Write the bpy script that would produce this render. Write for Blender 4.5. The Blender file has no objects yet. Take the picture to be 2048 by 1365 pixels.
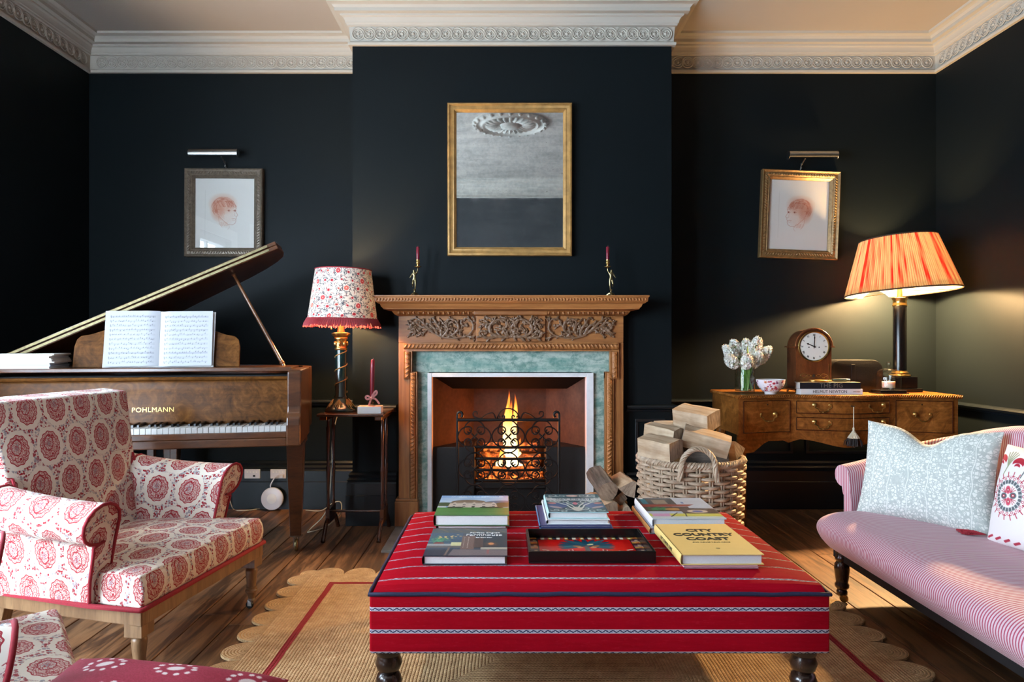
import bpy, bmesh, math, random
import numpy as np
from mathutils import Vector, Matrix, Euler, noise as mnoise

SC = bpy.context.scene
COL = SC.collection
PI = math.pi
R = math.radians
random.seed(7)

# ---------------------------------------------------------------- camera, world, exposure
H = 1.02          # lens height in metres
F = 1365.0        # focal length in pixels of the 2048 px wide frame
cd = bpy.data.cameras.new('camera'); cam = bpy.data.objects.new('camera', cd); COL.objects.link(cam)
cam.location = (0, 0, H); cam.rotation_euler = (PI/2, 0, 0)
cd.sensor_width = 36.0; cd.lens = 36.0*F/2048.0
cd.shift_x = 15.0/2048; cd.shift_y = 7.5/2048
cd.clip_start = 0.02
SC.camera = cam
vs = SC.view_settings
vs.view_transform = 'Standard'; vs.look = 'None'; vs.gamma = 1.0; vs.use_curve_mapping = False
vs.exposure = 0.22
SC.cycles.use_denoising = True
SC.cycles.max_bounces = 8; SC.cycles.diffuse_bounces = 4; SC.cycles.transparent_max_bounces = 12
SC.cycles.sample_clamp_indirect = 6.0

world = bpy.data.worlds.new('overcast_sky'); SC.world = world; world.use_nodes = True
bg = world.node_tree.nodes['Background']
bg.inputs[0].default_value = (0.70, 0.84, 1.0, 1); bg.inputs[1].default_value = 37.0

# room extents
XL, XR = -2.593, 2.693
YA, YB, YN = 4.26, 3.87, -0.50      # alcove wall, chimney breast face, wall behind the camera
ZC = 2.925
BX0, BX1 = -0.862, 0.947            # chimney breast
WINS = [(0.0, 1.45, 0.40, 2.15), (2.02, 2.72, 0.80, 2.0)]   # sash windows in the left wall: y and z ranges
WZ0 = 0.40
NWX, NWZ1 = (-2.50, -1.72), 2.15     # window in the wall behind the camera
for (a, b, WZ0, WZ1) in WINS:       # daylight portals in the window openings
    ld = bpy.data.lights.new('window_portal', 'AREA'); ld.shape = 'RECTANGLE'
    ld.size = WZ1-WZ0; ld.size_y = b-a; ld.cycles.is_portal = True
    lo = bpy.data.objects.new('window_portal', ld); COL.objects.link(lo)
    lo.location = (XL-0.14, (a+b)/2, (WZ0+WZ1)/2); lo.rotation_euler = (0, -PI/2, 0)
WZ0 = 0.40

ld = bpy.data.lights.new('window_portal', 'AREA'); ld.shape = 'RECTANGLE'; ld.size = NWX[1]-NWX[0]; ld.size_y = NWZ1-WZ0; ld.cycles.is_portal = True
lo = bpy.data.objects.new('window_portal', ld); COL.objects.link(lo)
lo.location = ((NWX[0]+NWX[1])/2, YN-0.10, (WZ0+NWZ1)/2); lo.rotation_euler = (-PI/2, 0, 0)

def PX(px, py, d):
    """world point seen at a pixel of the 2048x1365 frame at depth d"""
    return Vector(((px-1009)*d/F, d, H-(py-690)*d/F))

# ---------------------------------------------------------------- object helpers
def thing(name, label, cat, loc=(0, 0, 0), rotz=0.0, group=None):
    o = bpy.data.objects.new(name, None); COL.objects.link(o)
    o.empty_display_size = 0.05
    o.location = loc; o.rotation_euler = (0, 0, rotz)
    o['label'] = label; o['category'] = cat
    if group: o['group'] = group
    return o

def tag(o, label, cat, group=None):
    o['label'] = label; o['category'] = cat
    if group: o['group'] = group
    return o

def dup(root, loc, rotz, label=None, group=None):
    r = root.copy(); COL.objects.link(r); r.location = loc; r.rotation_euler = (0, 0, rotz)
    if label: r['label'] = label
    if group: r['group'] = group
    for ch in list(root.children):
        c = ch.copy(); COL.objects.link(c); c.parent = r
        for g in ch.children:
            d = g.copy(); COL.objects.link(d); d.parent = c
    return r

def inv_of(p):
    """inverse of the world matrix of a chain of parents, from their own transforms"""
    m = Matrix.Identity(4)
    while p is not None:
        m = Matrix.LocRotScale(p.location, p.rotation_euler, p.scale) @ m
        p = p.parent
    return m.inverted()

class MB:
    def __init__(s):
        s.v = []; s.f = []; s.uv = []; s.col = None; s.hasuv = False
    def add(s, verts, faces, uvs=None, M=None):
        b = len(s.v)
        for p in verts:
            p = Vector(p)
            s.v.append(M @ p if M is not None else p)
        s.f += [tuple(i+b for i in q) for q in faces]
        if uvs is not None: s.uv += list(uvs); s.hasuv = True
        else: s.uv += [(0, 0)]*len(verts)
        return s
    def box(s, lo, hi, M=None):
        x0, y0, z0 = lo; x1, y1, z1 = hi
        return s.add([(x0,y0,z0),(x1,y0,z0),(x1,y1,z0),(x0,y1,z0),(x0,y0,z1),(x1,y0,z1),(x1,y1,z1),(x0,y1,z1)],
                     [(0,3,2,1),(4,5,6,7),(0,1,5,4),(1,2,6,5),(2,3,7,6),(3,0,4,7)], None, M)
    def cbox(s, c, sz, M=None):
        return s.box([c[i]-sz[i]/2 for i in range(3)], [c[i]+sz[i]/2 for i in range(3)], M)
    def hexa(s, c):   # 8 corners: bottom 4 ccw, top 4 ccw
        return s.add(c, [(0,3,2,1),(4,5,6,7),(0,1,5,4),(1,2,6,5),(2,3,7,6),(3,0,4,7)])
    def prism(s, poly, z0, z1, M=None):
        n = len(poly)
        v = [(p[0], p[1], z0) for p in poly]+[(p[0], p[1], z1) for p in poly]
        f = [tuple(range(n-1, -1, -1)), tuple(range(n, 2*n))]+[(i, (i+1) % n, n+(i+1) % n, n+i) for i in range(n)]
        return s.add(v, f, None, M)
    def grid(s, P, cu=False, cv=False, uv=None, M=None):
        nu, nv = len(P), len(P[0])
        v = [p for row in P for p in row]
        f = []
        for i in range(nu if cu else nu-1):
            for j in range(nv if cv else nv-1):
                i2, j2 = (i+1) % nu, (j+1) % nv
                f.append((i*nv+j, i2*nv+j, i2*nv+j2, i*nv+j2))
        u = [q for row in uv for q in row] if uv else None
        return s.add(v, f, u, M)
    def tube(s, pts, r, n=8, closed=False, caps=True, flat=1.0, up=None, M=None):
        pts = [Vector(p) for p in pts]; N = len(pts)
        rs = r if isinstance(r, (list, tuple)) else [r]*N
        T = []
        for i in range(N):
            if closed: t = pts[(i+1) % N]-pts[(i-1) % N]
            else: t = pts[min(i+1, N-1)]-pts[max(i-1, 0)]
            if t.length < 1e-9: t = Vector((0, 0, 1))
            T.append(t.normalized())
        if up is not None: nrm = Vector(up)
        else:
            nrm = Vector((0, 0, 1)) if abs(T[0].z) < 0.9 else Vector((1, 0, 0))
        rings = []
        for i in range(N):
            if up is not None: nrm = Vector(up)
            nn = nrm-T[i]*nrm.dot(T[i])
            if nn.length < 1e-6: nn = T[i].orthogonal()
            nrm = nn.normalized(); b = T[i].cross(nrm)
            rings.append([pts[i]+rs[i]*(math.cos(2*PI*k/n)*nrm*flat+math.sin(2*PI*k/n)*b) for k in range(n)])
        base = len(s.v)
        s.grid(rings, cu=closed, cv=True, M=M)
        if caps and not closed:
            s.f.append(tuple(base+k for k in range(n)))
            s.f.append(tuple(base+(N-1)*n+k for k in range(n-1, -1, -1)))
        return s
    def lathe(s, prof, n=24, M=None, c=(0, 0, 0), caps=True, sx=1.0, sy=1.0):
        base = len(s.v)
        P = [[(c[0]+sx*r*math.cos(2*PI*k/n), c[1]+sy*r*math.sin(2*PI*k/n), c[2]+z) for k in range(n)] for (r, z) in prof]
        # profile listed upwards: faces outwards
        nv = n; v = [p for row in P for p in row]; f = []
        for i in range(len(P)-1):
            for j in range(n):
                j2 = (j+1) % n
                f.append((i*nv+j, i*nv+j2, (i+1)*nv+j2, (i+1)*nv+j))
        if caps:
            if prof[0][0] > 1e-5: f.append(tuple(range(n-1, -1, -1)))
            if prof[-1][0] > 1e-5: f.append(tuple((len(P)-1)*nv+k for k in range(n)))
        return s.add(v, f, None, M)
    def ell(s, c, r, n=10, m=7, M=None):
        if not isinstance(r, (list, tuple)): r = (r, r, r)
        v = [(c[0], c[1], c[2]-r[2])]; f = []
        for i in range(1, m):
            a = -PI/2+PI*i/m
            v += [(c[0]+r[0]*math.cos(a)*math.cos(2*PI*k/n), c[1]+r[1]*math.cos(a)*math.sin(2*PI*k/n), c[2]+r[2]*math.sin(a)) for k in range(n)]
        v.append((c[0], c[1], c[2]+r[2])); L = len(v)-1
        for k in range(n):
            f.append((0, 1+(k+1) % n, 1+k)); f.append((L, L-n+k, L-n+(k+1) % n))
        for i in range(m-2):
            for k in range(n):
                f.append((1+i*n+k, 1+i*n+(k+1) % n, 1+(i+1)*n+(k+1) % n, 1+(i+1)*n+k))
        return s.add(v, f, None, M)
    def obj(s, name, mat, parent=None, smooth=True, angle=55, bevel=0, segs=2, w=False, boxuv=False, label=None, fix=True):
        vv = s.v
        if w and parent is not None:
            im = inv_of(parent); vv = [im @ Vector(p) for p in vv]
        me = bpy.data.meshes.new(name)
        me.from_pydata([tuple(p) for p in vv], [], s.f)
        if s.hasuv:
            uvl = me.uv_layers.new(name='UVMap')
            li = np.zeros(len(me.loops), dtype=np.int32); me.loops.foreach_get('vertex_index', li)
            arr = np.array(s.uv, dtype=np.float32)[li]
            uvl.data.foreach_set('uv', arr.ravel())
        if s.col is not None:
            ca = me.color_attributes.new('Col', 'FLOAT_COLOR', 'POINT')
            c = np.ones((len(vv), 4), dtype=np.float32); c[:, :3] = np.array(s.col, dtype=np.float32)
            ca.data.foreach_set('color', c.ravel())
        if fix or bevel:
            bm = bmesh.new(); bm.from_mesh(me)
            if fix: bmesh.ops.recalc_face_normals(bm, faces=bm.faces)
            if bevel:
                es = [e for e in bm.edges if len(e.link_faces) == 2 and e.calc_face_angle(0) > R(25)]
                bmesh.ops.bevel(bm, geom=es, offset=bevel, offset_type='OFFSET', segments=segs, profile=0.5, affect='EDGES', clamp_overlap=True)
            bm.to_mesh(me); bm.free()
        if boxuv: do_boxuv(me)
        return finish(name, me, mat, parent, smooth, angle, label)

def finish(name, me, mat, parent=None, smooth=True, angle=38, label=None):
    if smooth:
        me.shade_smooth()
        try: me.set_sharp_from_angle(angle=R(angle))
        except Exception: pass
    if mat is not None: me.materials.append(mat)
    o = bpy.data.objects.new(name, me); COL.objects.link(o)
    if parent is not None: o.parent = parent
    if label: o['label'] = label
    return o

def do_boxuv(me):
    uvl = me.uv_layers[0] if me.uv_layers else me.uv_layers.new(name='UVMap')
    for p in me.polygons:
        n = p.normal; a = (abs(n.x), abs(n.y), abs(n.z)); k = a.index(max(a))
        for li in p.loop_indices:
            c = me.vertices[me.loops[li].vertex_index].co
            uvl.data[li].uv = (c.y, c.z) if k == 0 else (c.x, c.z) if k == 1 else (c.x, c.y)

def struct(o):
    o['kind'] = 'structure'; return o

def soft_hexa(name, c8, mat, parent, sub=6, bevel=0.03, segs=4, bulge=None, w=False, boxuv=True):
    """upholstered block: a hexahedron, gridded, its edges rounded, its faces bulged by a function"""
    bm = bmesh.new()
    vs_ = [bm.verts.new(Vector(c)) for c in c8]
    for q in [(0,3,2,1),(4,5,6,7),(0,1,5,4),(1,2,6,5),(2,3,7,6),(3,0,4,7)]: bm.faces.new([vs_[i] for i in q])
    bmesh.ops.subdivide_edges(bm, edges=bm.edges[:], cuts=sub, use_grid_fill=True)
    bmesh.ops.recalc_face_normals(bm, faces=bm.faces)
    es = [e for e in bm.edges if e.calc_face_angle(0) > R(35)]
    bmesh.ops.bevel(bm, geom=es, offset=bevel, offset_type='OFFSET', segments=segs, profile=0.5, affect='EDGES', clamp_overlap=True)
    if bulge:
        for v in bm.verts: v.co = bulge(v.co.copy())
    bmesh.ops.recalc_face_normals(bm, faces=bm.faces)
    me = bpy.data.meshes.new(name)
    if w and parent is not None:
        bmesh.ops.transform(bm, matrix=inv_of(parent), verts=bm.verts)
    bm.to_mesh(me); bm.free()
    if boxuv: do_boxuv(me)
    return finish(name, me, mat, parent, True, 60)

def text(s, size, mat, parent, M, name='lettering', ext=0.0004, sx=1.0, align='CENTER', space=1.0, bold=0.0):
    cu = bpy.data.curves.new('t', 'FONT'); cu.body = s; cu.size = size; cu.align_x = align; cu.align_y = 'CENTER'
    cu.extrude = ext; cu.resolution_u = 3; cu.space_character = space; cu.offset = bold
    to = bpy.data.objects.new('t', cu); COL.objects.link(to)
    dg = bpy.context.evaluated_depsgraph_get()
    me = bpy.data.meshes.new_from_object(to.evaluated_get(dg))
    bpy.data.objects.remove(to); bpy.data.curves.remove(cu)
    me.transform(M @ Matrix.Diagonal((sx, 1, 1, 1)))
    me.materials.clear(); me.name = name
    return finish(name, me, mat, parent, False)

# ---------------------------------------------------------------- painting flat prints into colour attributes
def lin(c):
    c = np.asarray(c, dtype=np.float64)
    return np.where(c <= 0.04045, c/12.92, ((c+0.055)/1.055)**2.4)
def rgb(r, g, b): return tuple(float(x) for x in lin(np.array([r, g, b])/255.0))

class Canvas:
    """y grows upwards; units are metres of the printed sheet; colours are 0-255 sRGB"""
    def __init__(s, w, h, nx, ny, col=(255, 255, 255)):
        s.w, s.h, s.nx, s.ny = w, h, nx, ny
        s.X, s.Y = np.meshgrid(np.linspace(0, w, nx), np.linspace(0, h, ny))
        s.a = np.zeros((ny, nx, 3)); s.a[:] = np.array(col)/255.0
        s.px = w/nx
    def put(s, m, col, al=1.0):
        m = np.clip(m, 0, 1)*al; s.a = s.a*(1-m[..., None])+np.array(col)/255.0*m[..., None]; return s
    def rect(s, x0, y0, x1, y1, col, al=1.0):
        return s.put(((s.X >= x0) & (s.X <= x1) & (s.Y >= y0) & (s.Y <= y1)).astype(float), col, al)
    def ell(s, cx, cy, rx, ry, col, al=1.0, rot=0.0, soft=0.15, ring=None):
        dx, dy = s.X-cx, s.Y-cy; c, n = math.cos(rot), math.sin(rot)
        r = np.sqrt(((dx*c+dy*n)/rx)**2+((-dx*n+dy*c)/ry)**2)
        m = np.clip((1-r)/soft+0.5, 0, 1)
        if ring: m = m*np.clip((r-ring)/soft+0.5, 0, 1)
        return s.put(m, col, al)
    def poly(s, pts, col, al=1.0):
        ins = np.zeros(s.X.shape, dtype=bool); n = len(pts); j = n-1
        for i in range(n):
            xi, yi = pts[i]; xj, yj = pts[j]
            if yi != yj:
                ins ^= ((yi > s.Y) != (yj > s.Y)) & (s.X < (xj-xi)*(s.Y-yi)/(yj-yi)+xi)
            j = i
        return s.put(ins.astype(float), col, al)
    def line(s, pts, w, col, al=1.0):
        best = np.full(s.X.shape, 1e9)
        for (x0, y0), (x1, y1) in zip(pts[:-1], pts[1:]):
            dx, dy = x1-x0, y1-y0; L = dx*dx+dy*dy+1e-12
            t = np.clip(((s.X-x0)*dx+(s.Y-y0)*dy)/L, 0, 1)
            best = np.minimum(best, (s.X-x0-t*dx)**2+(s.Y-y0-t*dy)**2)
        d = np.sqrt(best)
        return s.put(np.clip((w/2-d)/s.px+0.5, 0, 1), col, al)
    def speckle(s, amp, seed=0):
        s.a = np.clip(s.a+np.random.RandomState(seed).normal(0, amp, s.a.shape[:2])[..., None], 0, 1); return s
    def colours(s): return lin(np.clip(s.a, 0, 1)).reshape(-1, 3)

def print_sheet(name, cv, mat, parent, M, fn=None, w=False, smooth=True):
    """a sheet carrying a painted canvas; fn(x,y) may bend it"""
    m = MB()
    P = [[(fn(cv.X[j, i], cv.Y[j, i]) if fn else (cv.X[j, i], cv.Y[j, i], 0)) for i in range(cv.nx)] for j in range(cv.ny)]
    m.grid([list(r) for r in P], M=M)
    m.f = [tuple(reversed(q)) for q in m.f]
    m.col = cv.colours()
    return m.obj(name, mat, parent, smooth=smooth, w=w, fix=False)
# ---------------------------------------------------------------- node materials
class S:
    def __init__(s, m, k): s.m = m; s.k = k
    def _b(s, op, o, rev=False):
        return s.m.math(op, o, s) if rev else s.m.math(op, s, o)
    def __add__(s, o): return s._b('ADD', o)
    __radd__ = __add__
    def __sub__(s, o): return s._b('SUBTRACT', o)
    def __rsub__(s, o): return s._b('SUBTRACT', o, True)
    def __mul__(s, o): return s._b('MULTIPLY', o)
    __rmul__ = __mul__
    def __truediv__(s, o): return s._b('DIVIDE', o)
    def __lt__(s, o): return s._b('LESS_THAN', o)
    def __gt__(s, o): return s._b('GREATER_THAN', o)

class Mat:
    def __init__(s, name):
        s.mat = bpy.data.materials.new(name); s.mat.use_nodes = True
        s.t = s.mat.node_tree; s.p = s.t.nodes['Principled BSDF']; s.out = s.t.nodes['Material Output']
    def node(s, ty, **kw):
        n = s.t.nodes.new(ty)
        for k, v in kw.items(): setattr(n, k, v)
        return n
    def set(s, sock, v):
        if isinstance(v, S): s.t.links.new(v.k, sock)
        elif isinstance(v, (tuple, list)) and sock.type == 'RGBA' and len(v) == 3: sock.default_value = (*v, 1)
        else: sock.default_value = v
    def math(s, op, a, b=None, c=None, clamp=False):
        n = s.node('ShaderNodeMath', operation=op); n.use_clamp = clamp
        for i, x in enumerate((a, b, c)):
            if x is not None: s.set(n.inputs[i], x)
        return S(s, n.outputs[0])
    def abs(s, a): return s.math('ABSOLUTE', a)
    def fract(s, a): return s.math('FRACT', a)
    def floor(s, a): return s.math('FLOOR', a)
    def sin(s, a): return s.math('SINE', a)
    def sqrt(s, a): return s.math('SQRT', a)
    def mx(s, a, b): return s.math('MAXIMUM', a, b)
    def mn(s, a, b): return s.math('MINIMUM', a, b)
    def band(s, x, lo, hi): return s.math('MULTIPLY', x > lo, x < hi)
    def smooth(s, x, lo, hi):
        n = s.node('ShaderNodeMapRange', interpolation_type='SMOOTHSTEP')
        s.set(n.inputs[0], x); n.inputs[1].default_value = lo; n.inputs[2].default_value = hi
        return S(s, n.outputs[0])
    def uv(s):
        return S(s, s.node('ShaderNodeUVMap').outputs[0])
    def gen(s): return S(s, s.node('ShaderNodeTexCoord').outputs['Generated'])
    def ob(s): return S(s, s.node('ShaderNodeTexCoord').outputs['Object'])
    def sep(s, v):
        n = s.node('ShaderNodeSeparateXYZ'); s.set(n.inputs[0], v); return [S(s, o) for o in n.outputs]
    def comb(s, x, y, z=0.0):
        n = s.node('ShaderNodeCombineXYZ')
        for i, q in enumerate((x, y, z)): s.set(n.inputs[i], q)
        return S(s, n.outputs[0])
    def mapping(s, v, scale=(1, 1, 1), rot=(0, 0, 0), loc=(0, 0, 0)):
        n = s.node('ShaderNodeMapping'); s.set(n.inputs[0], v)
        n.inputs['Scale'].default_value = scale; n.inputs['Rotation'].default_value = rot; n.inputs['Location'].default_value = loc
        return S(s, n.outputs[0])
    def noise(s, v, scale, detail=3, rough=0.55, dist=0.0):
        n = s.node('ShaderNodeTexNoise'); s.set(n.inputs['Vector'], v)
        n.inputs['Scale'].default_value = scale; n.inputs['Detail'].default_value = detail
        n.inputs['Roughness'].default_value = rough; n.inputs['Distortion'].default_value = dist
        return S(s, n.outputs[0])
    def noisec(s, v, scale, detail=3):
        n = s.node('ShaderNodeTexNoise'); s.set(n.inputs['Vector'], v)
        n.inputs['Scale'].default_value = scale; n.inputs['Detail'].default_value = detail
        return S(s, n.outputs[1])
    def vor(s, v, scale, feature='F1', rnd=1.0, out=0):
        n = s.node('ShaderNodeTexVoronoi', feature=feature); s.set(n.inputs['Vector'], v)
        n.inputs['Scale'].default_value = scale; n.inputs['Randomness'].default_value = rnd
        return S(s, n.outputs[out])
    def wave(s, v, scale, dist=0.0, detail=2, dscale=1.0, dirn='X', kind='BANDS'):
        n = s.node('ShaderNodeTexWave', wave_type=kind); s.set(n.inputs['Vector'], v)
        if kind == 'BANDS': n.bands_direction = dirn
        n.inputs['Scale'].default_value = scale; n.inputs['Distortion'].default_value = dist
        n.inputs['Detail'].default_value = detail; n.inputs['Detail Scale'].default_value = dscale
        return S(s, n.outputs[1])
    def ramp(s, fac, stops):
        n = s.node('ShaderNodeValToRGB'); s.set(n.inputs[0], fac)
        e = n.color_ramp.elements
        while len(e) < len(stops): e.new(0.5)
        for q, (p, c) in zip(e, stops): q.position = p; q.color = (*c, 1)
        return S(s, n.outputs[0])
    def mix(s, fac, a, b, mode='MIX'):
        n = s.node('ShaderNodeMix', data_type='RGBA', blend_type=mode)
        s.set(n.inputs[0], fac); s.set(n.inputs[6], a); s.set(n.inputs[7], b)
        return S(s, n.outputs[2])
    def attr(s, name='Col'):
        return S(s, s.node('ShaderNodeAttribute', attribute_name=name).outputs[0])
    def rnd(s):
        return S(s, s.node('ShaderNodeObjectInfo').outputs['Random'])
    def bump(s, h, strength=0.3, dist=0.01):
        n = s.node('ShaderNodeBump'); s.set(n.inputs['Height'], h)
        n.inputs['Strength'].default_value = strength; n.inputs['Distance'].default_value = dist
        return S(s, n.outputs[0])
    def pr(s, **kw):
        for k, v in kw.items(): s.set(s.p.inputs[k.replace('_', ' ')], v)
        return s.mat

def plain(name, col, rough=0.5, metal=0.0, nscale=None, namp=0.12, bump=0.0, **kw):
    m = Mat(name); c = col
    if nscale:
        nz = m.noise(m.ob(), nscale, 4)
        c = m.mix(nz, tuple(x*(1-namp*2) for x in col), tuple(min(1, x*(1+namp*2)) for x in col))
        if bump: m.pr(Normal=m.bump(nz, bump, 0.004))
    m.pr(Base_Color=c, Roughness=rough, Metallic=metal, **{k: v for k, v in kw.items()})
    return m.mat

def wood(name, dark, light, rough=0.35, axis='Z', scale=6.0, stretch=0.08, coat=0.0, vary=0.25, ring=4.0):
    """grain running along one object axis"""
    m = Mat(name); o = m.ob(); k = {'X': 0, 'Y': 1, 'Z': 2}[axis]
    sc = [1.0, 1.0, 1.0]; sc[k] = stretch
    v = m.mapping(o, scale=tuple(sc))
    off = m.comb(m.rnd()*9.0, m.rnd()*5.0, m.rnd()*7.0)
    n = m.node('ShaderNodeVectorMath', operation='ADD'); m.set(n.inputs[0], v); m.set(n.inputs[1], off)
    v = S(m, n.outputs[0])
    a = m.noise(v, scale*2, 5, 0.6, 0.6)
    b = m.noise(v, scale*14, 3, 0.6)
    g = m.sin(a*(ring*6.0))*0.25+0.5
    fac = g*0.55+b*0.45
    c = m.ramp(fac, [(0.2, dark), (0.75, light)])
    if vary:
        c = m.mix(m.rnd()*vary, c, tuple(x*0.35 for x in dark))
    gr = m.noise(v, scale*40, 2, 0.6)
    c = m.mix(m.smooth(gr, 0.52, 0.7)*0.35, c, tuple(x*0.5 for x in dark))
    m.pr(Base_Color=c, Roughness=rough, Coat_Weight=coat, Coat_Roughness=0.15, Normal=m.bump(b, 0.15, 0.002))
    return m.mat

MT = {}
def navy():
    m = Mat('navy_eggshell_paint'); n = m.noise(m.ob(), 1.3, 4); f = m.noise(m.ob(), 160, 2)
    m.pr(Base_Color=m.mix(n, (0.0040, 0.0063, 0.0075), (0.0050, 0.0077, 0.0092)), Roughness=0.5, Specular_IOR_Level=0.10, Normal=m.bump(f, 0.05, 0.002))
    return m.mat
MT['navy'] = navy()
MT['navy_gloss'] = plain('navy_satin_woodwork', (0.0030, 0.0064, 0.0095), 0.36, nscale=2.0, namp=0.05)
def plaster(name, col):
    m = Mat(name); n = m.noise(m.ob(), 5, 4); f = m.noise(m.ob(), 60, 3)
    m.pr(Base_Color=m.mix(n, tuple(c*0.95 for c in col), col), Roughness=0.75, Normal=m.bump(f, 0.06, 0.004)); return m.mat
MT['ceiling'] = plaster('warm_white_ceiling_paint', (0.40, 0.36, 0.31))
MT['cornice'] = plaster('off_white_plaster', (0.45, 0.42, 0.36))
MT['white'] = plain('white_gloss_paint', (0.75, 0.75, 0.74), 0.35, nscale=3, namp=0.03)
def boards():
    m = Mat('old_oak_floorboards'); o = m.ob()
    off = m.comb(m.rnd()*30.0, m.rnd()*17.0, m.rnd()*5.0)
    n = m.node('ShaderNodeVectorMath', operation='ADD'); m.set(n.inputs[0], m.mapping(o, scale=(1, 0.09, 1))); m.set(n.inputs[1], off)
    v = S(m, n.outputs[0])
    a = m.noise(v, 14, 5, 0.62, 0.8); b = m.noise(v, 90, 3, 0.6); st = m.noise(o, 2.6, 3)
    fac = m.sin(a*26.0)*0.16+b*0.35+a*0.45
    c = m.ramp(fac, [(0.2, (0.072, 0.030, 0.012)), (0.5, (0.225, 0.102, 0.041)), (0.8, (0.40, 0.205, 0.088))])
    c = m.mix(m.rnd()*0.4, c, (0.085, 0.042, 0.020))
    c = m.mix(m.smooth(st, 0.52, 0.75)*0.5, c, (0.07, 0.045, 0.03))
    m.pr(Base_Color=c, Roughness=m.math('ADD', b*0.25, 0.34), Normal=m.bump(b*0.6+a*0.4, 0.25, 0.003), Specular_IOR_Level=0.5)
    return m.mat
MT['boards'] = boards()
MT['printed'] = None
def printed(name, rough=0.5, coat=0.0):
    m = Mat(name); m.pr(Base_Color=m.attr(), Roughness=rough, Coat_Weight=coat, Coat_Roughness=0.1); return m.mat
MT['print_matte'] = printed('printed_paper', 0.7)
MT['print_gloss'] = printed('printed_gloss_jacket', 0.28, 0.3)
MT['print_cloth'] = printed('printed_cloth', 0.85)
MT['pine'] = wood('waxed_pine', (0.19, 0.062, 0.014), (0.42, 0.170, 0.048), 0.45, 'Z', 5, 0.06, 0.1, 0.0)
MT['pine_x'] = wood('waxed_pine_rail', (0.19, 0.062, 0.014), (0.42, 0.170, 0.048), 0.45, 'X', 5, 0.06, 0.1, 0.0)
MT['carved'] = plain('dark_carved_pine', (0.150, 0.080, 0.042), 0.4, nscale=40, namp=0.2, bump=0.15)
MT['walnut'] = wood('french_polished_walnut', (0.030, 0.0095, 0.004), (0.105, 0.036, 0.012), 0.28, 'X', 4, 0.25, 0.25, 0.0, 3)
MT['mahogany'] = wood('red_mahogany', (0.028, 0.008, 0.004), (0.085, 0.024, 0.010), 0.25, 'Z', 6, 0.1, 0.4, 0.0)
MT['mahogany_x'] = wood('red_mahogany_top', (0.030, 0.009, 0.004), (0.095, 0.030, 0.012), 0.22, 'X', 6, 0.1, 0.4, 0.0)
def burl(name='burr_walnut_veneer', g_=1.0):
    m = Mat(name); o = m.ob(); d = m.noise(o, 5, 4, 0.6, 1.6)
    a = m.noise(o, 11, 6, 0.65, 3.0); g = m.noise(m.mapping(o, scale=(0.3, 1, 3)), 30, 3)
    c = m.ramp(a*0.55+d*0.25+g*0.2, [(0.3, (0.045*g_, 0.013*g_, 0.003*g_)), (0.5, (0.19*g_, 0.068*g_, 0.013*g_)), (0.7, (0.38*g_, 0.155*g_, 0.036*g_))])
    m.pr(Base_Color=c, Roughness=0.32, Specular_IOR_Level=0.14); return m.mat
MT['burl'] = burl(); MT['burl_dark'] = burl('dark_burr_walnut', 0.5)
MT['blackwood'] = plain('ebonised_wood', (0.006, 0.005, 0.005), 0.22, nscale=30, namp=0.1)
MT['darkwood'] = wood('dark_turned_wood', (0.013, 0.006, 0.004), (0.050, 0.021, 0.012), 0.25, 'Z', 6, 0.15, 0.4, 0.0)
MT['chairwood'] = wood('pale_beech_frame', (0.155, 0.078, 0.033), (0.30, 0.170, 0.080), 0.42, 'Z', 5, 0.1, 0.1, 0.0)
MT['brass'] = plain('aged_brass', (0.55, 0.36, 0.12), 0.3, 1.0, nscale=60, namp=0.2)
MT['brass_old'] = plain('dull_old_brass', (0.20, 0.165, 0.085), 0.5, 0.8, nscale=60, namp=0.3)
MT['brass_dark'] = plain('dark_brass', (0.30, 0.24, 0.12), 0.35, 1.0, nscale=80, namp=0.3)
MT['gilt'] = plain('worn_gilding', (0.36, 0.20, 0.060), 0.5, 0.35, nscale=25, namp=0.35, bump=0.1)
MT['steel'] = plain('brushed_nickel', (0.42, 0.42, 0.40), 0.3, 1.0, nscale=80, namp=0.1)
MT['iron'] = plain('black_wrought_iron', (0.012, 0.012, 0.013), 0.45, 0.6, nscale=90, namp=0.2, bump=0.1)
MT['castiron'] = plain('cast_iron', (0.008, 0.008, 0.009), 0.6, 0.2, nscale=40, namp=0.2, bump=0.2)
MT['ivory'] = plain('ivory_key', (0.52, 0.51, 0.49), 0.3, nscale=20, namp=0.04)
MT['ebony'] = plain('ebony_key', (0.010, 0.010, 0.011), 0.25, nscale=20, namp=0.05)
MT['felt'] = plain('black_felt', (0.006, 0.005, 0.006), 0.9, nscale=90, namp=0.2)
MT['paper'] = plain('page_block_paper', (0.68, 0.67, 0.66), 0.8, nscale=300, namp=0.05)
MT['plastic'] = plain('white_plastic', (0.72, 0.72, 0.76), 0.3, nscale=10, namp=0.02)
MT['black'] = plain('black_print', (0.008, 0.008, 0.008), 0.5, nscale=30, namp=0.05)
MT['white_ink'] = plain('white_print', (0.85, 0.85, 0.84), 0.5, nscale=30, namp=0.02)
MT['cream_cord'] = plain('cream_flex', (0.62, 0.55, 0.40), 0.5, nscale=30, namp=0.05)
MT['red_pipe'] = plain('red_piping_cord', (0.30, 0.013, 0.026), 0.8, nscale=200, namp=0.2)
MT['navy_pipe'] = plain('navy_piping_cord', (0.012, 0.014, 0.045), 0.8, nscale=200, namp=0.2)
MT['candle'] = plain('burgundy_candle_wax', (0.16, 0.008, 0.022), 0.3, nscale=8, namp=0.06, Subsurface_Weight=0.1)
MT['glass'] = None
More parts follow.
